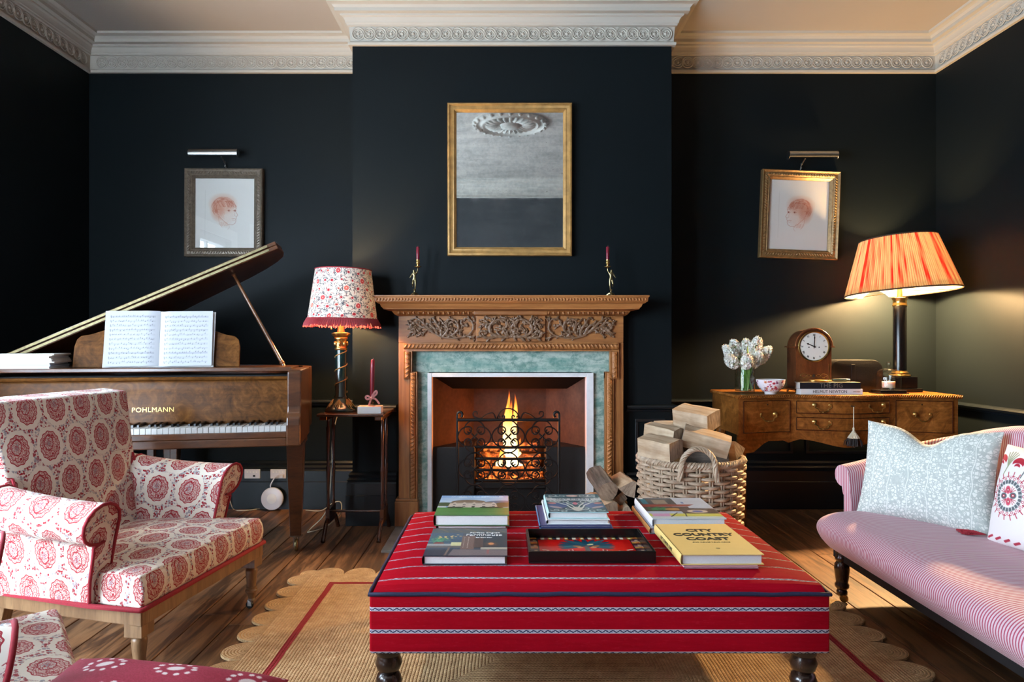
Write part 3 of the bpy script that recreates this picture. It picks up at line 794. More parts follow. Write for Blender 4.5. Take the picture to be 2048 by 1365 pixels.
for lo, hi in (((-0.431, 3.815, 0.0125), (-0.406, YB+0.02, 0.862)), ((0.458, 3.815, 0.0125), (0.499, YB+0.02, 0.862)), ((-0.406, 3.815, 0.8385), (0.458, YB+0.02, 0.862))): m.box(lo, hi)
m.obj('marble_edging', MT['white_marble'], mantel, w=True, smooth=False, bevel=0.003, label='white marble edging strip')
# carved acanthus scrolls on the frieze
def carve(m, curves, x0, x1, z0, z1, y, mirror=False):
    for (pts, r0, r1) in curves:
        q = catmull([(p[0], p[1], 0) for p in pts], 7); n = len(q)
        P = [((x1-(x1-x0)*p.x) if mirror else x0+(x1-x0)*p.x, y-0.005-0.008*math.sin(PI*i/n), z0+(z1-z0)*p.y) for i, p in enumerate(q)]
        rr = [1.15*(r0+(r1-r0)*(i/n))+0.0012*math.sin(i*1.3) for i in range(n)]
        m.tube(P, rr, 6, up=(0, -1, 0), flat=0.8)
        m.ell(P[-1], (r1*1.9, r1*1.5, r1*1.9), 6, 5)
        for i in range(3, n-2, 4):      # acanthus lobes springing from the stem
            t = Vector(P[i+1])-Vector(P[i-1]); t.normalize(); sd = 1 if (i//4) % 2 else -1; nn = Vector((-t.z, 0, t.x))*sd
            ax = (nn*0.75+t*0.75).normalized(); c_ = Vector(P[i])+ax*rr[i]*2.0; bx = Vector((0, -1, 0)); cx = ax.cross(bx); L_ = 1.5*rr[i]+0.002
            m.ell((0, 0, 0), (L_*1.15, 0.0045, rr[i]*0.85), 6, 5, M=Matrix(((ax.x, bx.x, cx.x, c_.x), (ax.y, bx.y, cx.y, c_.y+0.002), (ax.z, bx.z, cx.z, c_.z), (0, 0, 0, 1))))
def curl(cx, cy, r, a0, turns, asp, n=9):
    return [(cx+r*(1-0.75*i/(n-1))*math.cos(a0+turns*2*PI*i/(n-1))/asp, cy+r*(1-0.75*i/(n-1))*math.sin(a0+turns*2*PI*i/(n-1))) for i in range(n)]
side = [([(0.95, 0.12), (0.90, 0.25), (0.80, 0.55), (0.62, 0.30), (0.48, 0.08), (0.28, 0.04), (0.10, 0.18), (0.02, 0.5), (0.05, 0.85), (0.13, 0.95), (0.2, 0.8), (0.17, 0.62), (0.11, 0.62)], 0.003, 0.005),
        ([(0.40, 0.06), (0.30, 0.25), (0.24, 0.5), (0.27, 0.8), (0.36, 0.92), (0.43, 0.78), (0.40, 0.6), (0.35, 0.62)], 0.007, 0.004),
        ([(0.48, 0.08), (0.42, 0.3), (0.40, 0.5), (0.47, 0.75), (0.52, 0.95)], 0.008, 0.0025), ([(0.50, 0.1), (0.50, 0.4), (0.56, 0.7), (0.62, 0.97), (0.68, 0.9)], 0.008, 0.003),
        ([(0.55, 0.2), (0.60, 0.5), (0.68, 0.7), (0.74, 0.65), (0.72, 0.5)], 0.007, 0.0035), ([(0.62, 0.3), (0.70, 0.55), (0.80, 0.85), (0.88, 0.97), (0.95, 0.88)], 0.007, 0.003),
        ([(0.78, 0.5), (0.86, 0.75), (0.93, 0.7), (0.95, 0.5), (0.89, 0.42), (0.85, 0.52)], 0.006, 0.005), ([(0.80, 0.5), (0.87, 0.35), (0.95, 0.3), (0.99, 0.1)], 0.006, 0.003),
        ([(0.84, 0.5), (0.80, 0.25), (0.86, 0.12)], 0.005, 0.003), ([(0.9, 0.5), (0.97, 0.65), (0.99, 0.85)], 0.005, 0.003), ([(0.12, 0.15), (0.04, 0.08), (0.0, 0.0)], 0.006, 0.003),
        ([(0.27, 0.06), (0.33, 0.22), (0.36, 0.35)], 0.006, 0.0025), ([(0.30, 0.35), (0.33, 0.42), (0.32, 0.5)], 0.004, 0.004), ([(0.7, 0.45), (0.75, 0.3), (0.8, 0.3)], 0.005, 0.003),
        ([(0.04, 0.75), (0.0, 0.9), (0.03, 1.0)], 0.005, 0.003), ([(0.18, 0.1), (0.22, 0.22), (0.22, 0.32)], 0.005, 0.0025), ([(0.45, 0.45), (0.49, 0.5), (0.5, 0.6)], 0.005, 0.0025),
        ([(0.9, 0.55), (0.88, 0.5), (0.9, 0.47)], 0.008, 0.007), ([(0.3, 0.7), (0.33, 0.78), (0.37, 0.76)], 0.006, 0.005)]
half = [([(0.5, 0.12), (0.42, 0.1), (0.30, 0.12), (0.18, 0.35), (0.2, 0.7), (0.32, 0.9), (0.42, 0.82), (0.44, 0.6), (0.38, 0.45), (0.32, 0.52), (0.34, 0.6)], 0.008, 0.004),
        ([(0.30, 0.12), (0.18, 0.05), (0.06, 0.1), (0.02, 0.28), (0.08, 0.38), (0.13, 0.28), (0.09, 0.2)], 0.007, 0.004), ([(0.18, 0.35), (0.12, 0.55), (0.14, 0.75), (0.08, 0.9), (0.02, 0.85)], 0.006, 0.003),
        ([(0.2, 0.6), (0.12, 0.7), (0.05, 0.65), (0.03, 0.55)], 0.006, 0.004), ([(0.22, 0.75), (0.18, 0.95), (0.1, 1.0)], 0.006, 0.003), ([(0.5, 0.5), (0.45, 0.75), (0.48, 0.95)], 0.007, 0.003), ([(0.5, 0.45), (0.44, 0.3), (0.47, 0.15)], 0.007, 0.004),
        ([(0.36, 0.25), (0.40, 0.35), (0.38, 0.42)], 0.006, 0.004), ([(0.25, 0.45), (0.29, 0.4), (0.3, 0.3)], 0.006, 0.003), ([(0.3, 0.68), (0.27, 0.76), (0.3, 0.8)], 0.006, 0.005), ([(0.46, 0.88), (0.4, 0.98), (0.34, 1.0)], 0.005, 0.003)]
for mir, x0, x1 in ((False, 0.238, 0.612), (True, -0.540, -0.166)):
    m = MB(); carve(m, side, x0, x1, 1.052, 1.172, Y1, mir); m.obj('frieze_carving', MT['carved'], mantel, w=True, angle=60)
m = MB(); carve(m, half, -0.145, 0.215, 1.052, 1.172, Y1-0.016); carve(m, half, -0.145, 0.215, 1.052, 1.172, Y1-0.016, True)
for k in range(5): m.ell((0.035, Y1-0.02, 1.07+0.022*k), (0.008+0.003*(k % 2), 0.008, 0.011), 8, 5)
m.obj('frieze_carving', MT['carved'], mantel, w=True, angle=60)

# ---------------------------------------------------------------- wrought iron fire screen
SY = 3.70; sx0, sx1 = -0.255, 0.296; sc_ = (sx0+sx1)/2
screen = thing('fire_screen', 'black wrought iron scrollwork screen standing before the fire', 'fire screen', (sc_, SY, 0.012))
for s, xx in ((-1, sx0), (1, sx1)):
    m = MB(); m.tube([(xx, SY, 0.014), (xx, SY, 0.64)]+[(xx-s*(0.014-0.014*math.cos(a))*1.0, SY, 0.64+0.016*math.sin(a)) for a in (0.5, 1.0, 1.6, 2.3, 3.0, 3.6, 4.2)], 0.0075, 8); m.obj('post', MT['iron'], screen, w=True)
    m = MB(); m.tube(catmull([(xx, SY-0.10, 0.017), (xx, SY-0.06, 0.05), (xx, SY, 0.075), (xx, SY+0.06, 0.05), (xx, SY+0.09, 0.018)], 4), 0.005, 7); m.obj('foot', MT['iron'], screen, w=True)
for z in (0.612, 0.085):
    m = MB(); m.tube([(sx0, SY, z), (sx1, SY, z)], 0.0085, 8); m.obj('rail', MT['iron'], screen, w=True)
def iron(pts, r=0.0038, name='scroll'):
    m = MB(); m.tube([(p[0], SY, p[1]) for p in pts], r, 6); return m.obj(name, MT['iron'], screen, w=True)
cw, ch = 0.183, 0.176
for i in range(3):
    for j in range(3):
        cx = sc_+(i-1)*cw; cz = 0.522-j*ch; a, b = cw*0.46, ch*0.46
        q_ = 0.66; h1, h2 = a*q_, b*q_
        iron(cscroll((cx-h1, cz+b*0.42), (cx+h1, cz+b*0.42), 1)); iron(cscroll((cx-h1, cz-b*0.42), (cx+h1, cz-b*0.42), -1))
        iron(cscroll((cx-a*0.42, cz-h2), (cx-a*0.42, cz+h2), 1)); iron(cscroll((cx+a*0.42, cz-h2), (cx+a*0.42, cz+h2), -1))
        for q in (PI/4, 3*PI/4): iron([(cx-0.024*math.cos(q), cz-0.024*math.sin(q)), (cx+0.024*math.cos(q), cz+0.024*math.sin(q))], 0.0042, 'cross_rod')
        m = MB(); m.ell((cx, SY-0.004, cz), (0.0045, 0.005, 0.0045), 8, 5)
        for k in range(4):
            t = PI/4+k*PI/2; m.ell((cx+0.008*math.cos(t), SY-0.002, cz+0.008*math.sin(t)), (0.0052, 0.003, 0.0052), 7, 4)
        m.obj('iron_flower', MT['iron'], screen, w=True)
iron([(sc_-0.06*math.cos(t)*1.0, 0.612+0.062*math.sin(t)) for t in [PI*k/16 for k in range(17)]]); 
for s in (-1, 1):
    iron(cscroll((sc_+s*0.058, 0.625), (sc_+s*0.02, 0.63), s)); 
    iron(catmull([(sc_+s*0.066, 0.62, 0), (sc_+s*0.085, 0.65, 0), (sc_+s*0.12, 0.64, 0), (sc_+s*0.15, 0.62, 0), (sc_+s*0.185, 0.63, 0), (sc_+s*0.19, 0.652, 0), (sc_+s*0.172, 0.656, 0), (sc_+s*0.168, 0.642, 0)], 5))

# ---------------------------------------------------------------- mirror over the mantel
mirror = thing('wall_mirror', 'antique foxed mirror in a worn gilt frame above the mantelpiece', 'mirror', (0.0295, 3.866, 1.95)); mirror.rotation_euler = (R(0.45), 0, 0)
mirror.location.y = 3.862
rect_frame('mirror_frame', 0.70, 0.858, [(0, 0), (0, 0.03), (0.004, 0.036), (0.012, 0.038), (0.016, 0.032), (0.03, 0.028), (0.036, 0.03), (0.042, 0.026), (0.050, 0.014), (0.050, 0.0)], MT['gilt'], mirror)
def foxed():
    m = Mat('foxed_mirror_glass'); o = m.ob(); a = m.noise(o, 5, 6, 0.7); s = m.noise(o, 55, 4, 0.7); st = m.noise(m.mapping(o, scale=(0.25, 1, 2.2)), 14, 4, 0.7)
    spot = m.smooth(s*0.55+a*0.45, 0.60, 0.68)
    m.pr(Base_Color=m.mix(spot, m.mix(m.smooth(st*0.35+a*0.35+s*0.3, 0.36, 0.62), (0.56, 0.62, 0.64), (0.96, 0.99, 1.0)), (0.03, 0.035, 0.035)), Metallic=0.95, Roughness=m.math('ADD', m.smooth(a, 0.35, 0.75)*0.04, 0.01)); return m.mat
m = MB(); m.box((-0.301, -0.013, -0.380), (0.301, -0.002, 0.380)); m.obj('mirror_glass', foxed(), mirror, smooth=False, label='foxed silver mirror glass')

# ---------------------------------------------------------------- brass cherub candlesticks and their candles
def candlestick(px, s, label):
    t = thing('candlestick', label, 'candlestick', ((px-1009)*3.745/F, 3.745, TOP))
    m = MB()
    for k in range(3):
        a = 2*PI*k/3+0.5
        m.tube(catmull([(0, 0, 0.018), (0.014*math.cos(a), 0.014*math.sin(a), 0.016), (0.026*math.cos(a), 0.026*math.sin(a), 0.006), (0.033*math.cos(a), 0.033*math.sin(a), 0.0035)], 4), [0.006]*4+[0.005]*5+[0.0035]*4, 6)
    m.obj('tripod_base', MT['brass_dark'], t)
    m = MB(); m.lathe([(0.006, 0.014), (0.009, 0.018), (0.005, 0.024), (0.004, 0.032), (0.008, 0.038), (0.006, 0.041)], 12); m.obj('stem', MT['brass_dark'], t)
    q = [(0, 0, 0.096), (0, 0, 0.115), (0, 0, 0.130), (-s*0.002, 0, 0.138), (-s*0.004, -0.001, 0.149),
         (s*0.010, 0, 0.128), (s*0.017, 0, 0.142), (s*0.019, 0, 0.158),
         (-s*0.011, 0, 0.126), (-s*0.019, -0.002, 0.112), (-s*0.026, -0.002, 0.102),
         (s*0.005, 0, 0.090), (s*0.006, -0.003, 0.065), (s*0.004, 0, 0.045), (s*0.005, -0.006, 0.041),
         (-s*0.006, 0, 0.090), (-s*0.010, -0.008, 0.070), (-s*0.009, 0.006, 0.058), (-s*0.010, 0.004, 0.053)]
    e = [(0, 1), (1, 2), (2, 3), (3, 4), (2, 5), (5, 6), (6, 7), (2, 8), (8, 9), (9, 10), (0, 11), (11, 12), (12, 13), (13, 14), (0, 15), (15, 16), (16, 17), (17, 18)]
    r = [0.0095, 0.009, 0.0085, 0.005, 0.0085, 0.0048, 0.0035, 0.003, 0.0048, 0.0035, 0.0028, 0.0075, 0.005, 0.0035, 0.003, 0.0075, 0.005, 0.0035, 0.003]
    skin_mesh('cherub_figure', q, e, r, MT['brass_dark'], t)
    m = MB(); cx = s*0.0185
    m.lathe([(0.003, 0.156), (0.005, 0.160), (0.018, 0.163), (0.019, 0.166), (0.007, 0.168), (0.006, 0.176), (0.011, 0.182), (0.012, 0.187), (0.009, 0.191), (0.0105, 0.203), (0.0, 0.203)], 16, c=(cx, 0, 0)); m.obj('candle_cup', MT['brass'], t)
    c = MB(); c.lathe([(0.0, 0.0), (0.0085, 0.0), (0.0090, 0.03), (0.0088, 0.068), (0.006, 0.071), (0.0, 0.071)], 14)
    c.tube([(0, 0, 0.07), (0.001, 0, 0.077)], 0.0008, 5)
    o = c.obj('candle', MT['candle']); o.location = t.location+Vector((cx, 0, 0.2035))
    tag(o, 'short burgundy candle in the cherub candlestick ' + ('nearer the floral lamp' if s > 0 else 'nearer the log basket'), 'candle', 'mantelpiece candles')
candlestick(829, 1, 'brass cherub candlestick on the mantelpiece end nearer the floral lamp')
candlestick(1222, -1, 'brass cherub candlestick on the mantelpiece end nearer the log basket')

# ---------------------------------------------------------------- the two framed drawings with picture lights
def draw_child(cv, right, seed):
    rs = random.Random(seed); W, Hh = cv.w, cv.h; cx, cy = W*0.50, Hh*0.52; f = 1 if right else -1
    red = (176, 84, 58); lt = (214, 150, 126)
    X = lambda u: cx+f*u*0.082; Y = lambda v: cy+v*0.092
    cv.ell(X(0.02), Y(-0.05), 0.062, 0.080, (232, 200, 184), 0.45, soft=0.5)
    cv.ell(X(-0.15), Y(0.55), 0.075, 0.055, (212, 146, 118), 0.5, soft=0.6)
    cv.ell(X(-0.55), Y(0.1), 0.038, 0.055, (206, 132, 104), 0.5, soft=0.7)
    for k in range(330):     # hair strokes sweeping over the skull
        a = rs.uniform(-0.2, 1.15)*PI; r = rs.uniform(0.55, 0.98); a2 = a+rs.uniform(0.15, 0.45)
        if rs.random() < 0.5 and math.sin(a) < 0.1 and math.cos(a) > -0.2: continue
        p = [(X(-0.12+math.cos(a+(a2-a)*t)*r*0.92), Y(0.28+math.sin(a+(a2-a)*t)*r*0.75)) for t in (0, 0.33, 0.66, 1)]
        if p[0][1] > Y(0.25) or (p[0][0]-cx)*f < -0.03: cv.line(p, rs.uniform(0.0009, 0.002), red if rs.random() < 0.6 else lt, rs.uniform(0.3, 0.75))
    for k in range(45):      # fringe
        u = rs.uniform(-0.5, 0.75); cv.line([(X(u-0.12), Y(0.75)), (X(u), Y(0.55)), (X(u+rs.uniform(0.02, 0.18)), Y(0.34))], rs.uniform(0.001, 0.002), red if rs.random() < 0.6 else lt, rs.uniform(0.3, 0.7))
    ln = lambda P, w=0.0014, al=0.75: cv.line([(X(u), Y(v)) for (u, v) in P], w, red, al)
    ln([(0.80, 0.42), (0.84, 0.2), (0.78, 0.05), (0.92, -0.12), (0.98, -0.24), (0.86, -0.32), (0.88, -0.42), (0.82, -0.50), (0.85, -0.60), (0.76, -0.78), (0.55, -0.88), (0.25, -0.85), (-0.1, -0.62), (-0.45, -0.3)], 0.0016, 0.8)
    for u in (0.30, 0.76):
        ln([(u-0.13, 0.09), (u, 0.14), (u+0.10, 0.09)], 0.0018); ln([(u-0.12, 0.07), (u, 0.02), (u+0.1, 0.07)], 0.001, 0.6); cv.ell(X(u), Y(0.08), 0.004, 0.0048, (130, 56, 40), 0.8)
        ln([(u-0.16, 0.24), (u, 0.30), (u+0.14, 0.25)], 0.0016, 0.6)
    ln([(0.66, 0.1), (0.74, -0.15), (0.72, -0.26), (0.84, -0.29)], 0.0012, 0.6)
    ln([(0.52, -0.48), (0.66, -0.46), (0.80, -0.48)], 0.0018, 0.85); ln([(0.56, -0.56), (0.70, -0.6), (0.80, -0.54)], 0.0014, 0.5)
    ln([(-0.42, 0.15), (-0.55, 0.2), (-0.6, 0.0), (-0.52, -0.2), (-0.44, -0.22)], 0.0018, 0.8)
    ln([(-0.5, -0.3), (-0.42, -0.8), (-0.2, -1.05)], 0.0014, 0.6); ln([(0.3, -0.88), (0.35, -1.05), (0.2, -1.2)], 0.0012, 0.5)
    for k in range(24):
        u = rs.uniform(-0.4, 0.2); cv.line([(X(u), Y(-0.7)), (X(u+0.1), Y(-0.95))], 0.001, lt, 0.4)
    for k in range(30):
        u = rs.uniform(-0.5, -0.1); v = rs.uniform(-0.5, 0.1); cv.line([(X(u), Y(v)), (X(u+0.12), Y(v-0.14))], 0.001, lt, 0.45)
def picture(px, py, d, rot, right, label, lamp_label, ldx, frame_mat, seed):
    c = PX(px, py, d)
    t = thing('framed_drawing', label, 'picture', (c.x, YA-0.003, c.z)); t.rotation_euler = (0, rot, 0)
    rect_frame('picture_frame', 0.484, 0.548, [(0, 0), (0, 0.034), (0.005, 0.040), (0.010, 0.036), (0.018, 0.032), (0.032, 0.034), (0.040, 0.028), (0.044, 0.030), (0.050, 0.024), (0.058, 0.016), (0.058, 0.0)], frame_mat, t)
    m = MB()
    for (a, b, up) in (((-0.21, 0.247), (0.21, 0.247), (0, 0, 1)), ((-0.21, -0.247), (0.21, -0.247), (0, 0, 1)), ((-0.215, -0.24), (-0.215, 0.24), (1, 0, 0)), ((0.215, -0.24), (0.215, 0.24), (1, 0, 0))):
        leaf_strip(m, (a[0], -0.030, a[1]), (b[0], -0.030, b[1]), up, (0, -1, 0), 0.016, 0.014, 0.9)
    m.obj('frame_carving', frame_mat, t)
    cv = Canvas(0.372, 0.436, 186, 218, (232, 226, 220))
    cv.rect(0.062, 0.07, 0.0632, 0.36, (200, 192, 184), 0.6); cv.rect(0.31, 0.07, 0.3112, 0.36, (200, 192, 184), 0.6); cv.rect(0.062, 0.36, 0.31, 0.3612, (205, 198, 190), 0.6)
    draw_child(cv, right, seed)
    print_sheet('drawing', cv, MT['print_matte'], t, Matrix.Translation((-0.186, -0.008, -0.218)) @ Matrix.Rotation(PI/2, 4, 'X')).data
    m = MB(); m.box((-0.186, -0.0135, -0.218), (0.186, -0.0115, 0.218)); m.obj('glazing', MT['glass'], t, smooth=False)
    l = thing('picture_light', lamp_label, 'picture light', (c.x+ldx, YA-0.004, c.z+0.284))
    m = MB(); rows = []
    for i in range(13):
        a = R(-40)+R(220)*i/12
        rows.append([(sx*0.148, -0.075-0.026*math.cos(a), 0.072+0.026*math.sin(a)) for sx in (-1, 1)])
    for i in range(13):
        a = R(180)-R(220)*i/12
        rows.append([(sx*0.148, -0.075-0.0235*math.cos(a), 0.072+0.0235*math.sin(a)) for sx in (-1, 1)])
    m.grid(rows, cu=True)
    for sx in (-1, 1): m.lathe([(0.0, -0.001), (0.026, -0.001), (0.026, 0.001), (0.0, 0.001)], 20, M=Matrix.Translation((sx*0.148, -0.075, 0.072)) @ Matrix.Rotation(PI/2, 4, 'Y'))
    m.obj('reflector', MT['steel'], l, angle=30)
    m = MB(); m.tube(catmull([(0.045*(1 if right else -1), -0.004, 0.0), (0.045*(1 if right else -1), -0.02, 0.025), (0.045*(1 if right else -1), -0.06, 0.045), (0.045*(1 if right else -1), -0.075, 0.05)], 4), 0.004, 8)
    for z in (0.008, 0.03): m.ell((0.045*(1 if right else -1), -0.012-0.4*z, z), 0.0062, 8, 6)
    m.obj('arm', MT['steel'], l)
MT['frame_grey'] = plain('carved_pewter_frame', (0.145, 0.115, 0.085), 0.4, 0.35, nscale=60, namp=0.35, bump=0.2)
MT['frame_gold'] = plain('carved_bronze_frame', (0.235, 0.145, 0.060), 0.36, 0.5, nscale=60, namp=0.35, bump=0.2)
picture(446, 425, 4.22, R(0.3), True, 'framed red chalk drawing of a child hanging above the piano', 'slim nickel picture light over the drawing above the piano', -0.04, MT['frame_grey'], 3)
picture(1601, 429, 4.22, R(2.2), False, 'framed red chalk child drawing hanging crooked above the sideboard', 'slim nickel picture light over the crooked drawing by the red lamp', 0.058, MT['frame_gold'], 4)
# ---------------------------------------------------------------- grand piano
piano = thing('grand_piano', 'old walnut baby grand piano with lid propped open beside the window wall', 'piano', (-0.985, 3.10, 0.0), R(11))
PW = 1.345     # case runs from x=-1.36 to 0.06 in the piano's own frame
m = MB()
m.prism([(-0.055, 0.565), (-0.055, 0.66), (-0.045, 0.695), (-0.022, 0.712), (-0.014, 0.74), (-0.012, 0.895), (0.0, 0.905), (0.42, 0.905), (0.42, 0.565)], 0.0, 0.06, M=Matrix(((0, 0, 1, 0), (1, 0, 0, 0), (0, 1, 0, 0), (0, 0, 0, 1))))
m.obj('cheek', MT['walnut'], piano, smooth=False, bevel=0.006)
m = MB()
m.prism([(-0.055, 0.565), (-0.055, 0.66), (-0.045, 0.695), (-0.022, 0.712), (-0.014, 0.74), (-0.012, 0.895), (0.0, 0.905), (0.42, 0.905), (0.42, 0.565)], -1.36, -1.30, M=Matrix(((0, 0, 1, 0), (1, 0, 0, 0), (0, 1, 0, 0), (0, 0, 0, 1))))
m.obj('cheek', MT['walnut'], piano, smooth=False, bevel=0.006)
m = MB(); m.box((-1.30, -0.045, 0.565), (0.0, 0.40, 0.602)); m.obj('keybed', MT['walnut'], piano, smooth=False, bevel=0.005)
m = MB(); m.box((-1.30, -0.042, 0.602), (0.0, -0.024, 0.630)); m.obj('keyslip', MT['walnut'], piano, smooth=False, bevel=0.004)
m = MB(); m.box((-1.30, -0.022, 0.602), (-1.236, 0.128, 0.66)); m.obj('key_block', MT['walnut'], piano, smooth=False, bevel=0.003)
wk = MB(); wk.box((-0.0112, -0.020, 0.604), (0.0112, 0.128, 0.654)); wk = wk.obj('white_key', MT['ivory'], piano, smooth=False, bevel=0.0012, segs=1)
bk = MB(); bk.hexa([(-0.006, 0.032, 0.640), (0.006, 0.032, 0.640), (0.006, 0.128, 0.640), (-0.006, 0.128, 0.640), (-0.0048, 0.036, 0.666), (0.0048, 0.036, 0.666), (0.0048, 0.128, 0.668), (-0.0048, 0.128, 0.668)])
bk = bk.obj('black_key', MT['ebony'], piano, smooth=False, bevel=0.0012, segs=1)
for k in range(52):
    o = wk if k == 0 else wk.copy()
    if k: COL.objects.link(o)
    o.location = (-0.0155-0.0235*k, 0, -0.002 if k in (7, 15, 22) else 0)
# from the treble end: C B A G F E D C ... black keys sit between pairs except C/B and F/E
first = True
names = ['C']+['B', 'A', 'G', 'F', 'E', 'D', 'C']*8
for k in range(51):
    if (names[k], names[k+1]) in (('C', 'B'), ('F', 'E')): continue
    o = bk if first else bk.copy()
    if not first: COL.objects.link(o)
    first = False
    o.location = (-0.0155-0.0235*(k+0.5), 0, 0)
fb = [(0.128, 0.655), (0.130, 0.69), (0.138, 0.75), (0.150, 0.81), (0.158, 0.845), (0.156, 0.852), (0.148, 0.857), (0.146, 0.864), (0.152, 0.870), (0.18, 0.870), (0.18, 0.655)]
m = MB(); m.prism(fb, -1.298, -0.002, M=Matrix(((0, 0, 1, 0), (1, 0, 0, 0), (0, 1, 0, 0), (0, 0, 0, 1)))); m.obj('fallboard', MT['burl_dark'], piano, angle=30, label='burr walnut fallboard with gold maker name')
MT['gold_ink'] = plain('gold_transfer_lettering', (0.55, 0.38, 0.12), 0.35, 0.7, nscale=50, namp=0.1)
text('POHLMANN', 0.031, MT['gold_ink'], piano, Matrix.Translation((-0.605, 0.1330, 0.722)) @ Matrix.Rotation(R(82.4), 4, 'X'), space=1.08, ext=0.0008)
m = MB(); m.box((-1.30, 0.185, 0.62), (0.0, 0.40, 0.875)); m.obj('felt_rail', MT['felt'], piano, smooth=False)
m = MB(); m.box((-1.298, 0.165, 0.893), (-0.002, 0.50, 0.913)); m.obj('desk_shelf', MT['walnut'], piano, smooth=False, bevel=0.004)
out = [(0.06, 0.42), (0.06, 0.55), (0.045, 0.64), (0.0, 0.73), (-0.08, 0.81), (-0.2, 0.875), (-0.35, 0.925), (-0.52, 0.98), (-0.68, 1.05), (-0.82, 1.12), (-0.96, 1.17), (-1.12, 1.18), (-1.26, 1.14), (-1.34, 1.05), (-1.36, 0.95), (-1.36, 0.42)]
m = MB(); cxx, cyy = -0.7, 0.75
inn = []
for (x_, y_) in out:
    v = Vector((cxx-x_, cyy-y_)).normalized()*0.045; inn.append((x_+v.x, y_+v.y if y_ > 0.43 else y_))
m.grid([[(p[0], p[1], 0.60) for p in out], [(p[0], p[1], 0.905) for p in out], [(p[0], p[1], 0.905) for p in inn], [(p[0], p[1], 0.60) for p in inn]], cu=True)
m.obj('case_rim', MT['walnut'], piano, angle=45)
m = MB(); m.prism([(p[0]*0.99-0.007, p[1]) for p in inn], 0.66, 0.70); m.obj('soundboard', MT['blackwood'], piano, smooth=False)
m = MB(); m.prism([(0.02, 0.38), (0.03, 0.6), (-0.1, 0.77), (-0.7, 1.0), (-1.2, 1.1), (-1.32, 1.0), (-1.32, 0.38)], 0.575, 0.60); m.obj('underframe', MT['walnut'], piano, smooth=False)
# lid hinged on the bass side, front flap folded back on top of it
LM = Matrix.Translation((-1.36, 0, 0.912)) @ Matrix.Rotation(R(-25), 4, 'Y') @ Matrix.Translation((1.36, 0, 0))
lo = [(0.045, 0.36), (0.05, 0.55), (0.035, 0.65), (-0.01, 0.74), (-0.09, 0.82), (-0.2, 0.885), (-0.35, 0.935), (-0.52, 0.99), (-0.68, 1.06), (-0.82, 1.13), (-0.96, 1.18), (-1.12, 1.19), (-1.26, 1.15), (-1.34, 1.06), (-1.36, 0.95), (-1.36, 0.36)]
m = MB(); m.prism(lo, 0.0, 0.020, M=LM); lid = m.obj('lid', MT['walnut'], piano, smooth=False, bevel=0.004)
m = MB(); m.prism([(0.045, 0.365), (0.05, 0.55), (0.035, 0.64), (-1.36, 0.64), (-1.36, 0.365)], 0.0215, 0.041, M=LM); m.obj('lid_flap', MT['walnut'], piano, smooth=False, bevel=0.004)
for z in (0.0105, 0.0305):
    m = MB(); m.box((-1.34, 0.355, z-0.0055), (0.0, 0.361, z+0.0055), M=LM); m.obj('lid_hinge', MT['brass_old'], piano, smooth=False, label='long brass piano hinge')
m = MB(); a = Vector((-0.07, 0.45, 0.908)); b = LM @ Vector((-1.36+1.13, 0.55, -0.002)); m.tube([a, a.lerp(b, 0.5), b], [0.010, 0.009, 0.008], 10); m.ell(b, 0.012, 8, 6); m.ell(a+(b-a)*0.04, 0.0135, 8, 6)
m.obj('lid_prop', wood('prop_stick_wood', (0.10, 0.035, 0.01), (0.22, 0.09, 0.03), 0.3, 'Z', 6, 0.1, 0.3, 0.0), piano)
# music desk
hp = [(0.37, 0.0), (0.37, 0.10), (0.362, 0.135), (0.345, 0.153), (0.30, 0.162), (0.25, 0.180), (0.19, 0.198), (0.10, 0.205), (0.0, 0.206)]
poly = hp+[(-x_, z_) for (x_, z_) in hp[-2::-1]]
DM = Matrix.Translation((-0.63, 0.285, 0.914)) @ Matrix.Rotation(R(76), 4, 'X')
m = MB(); m.prism(poly, -0.012, 0.0, M=DM); m.obj('music_desk', MT['burl_dark'], piano, smooth=False, bevel=0.003)
for s in (-1, 1):
    m = MB(); m.box((-0.63+s*0.25-0.01, 0.33, 0.9135), (-0.63+s*0.25+0.01, 0.345, 1.04), M=None); m.obj('desk_strut', MT['walnut'], piano, smooth=False)
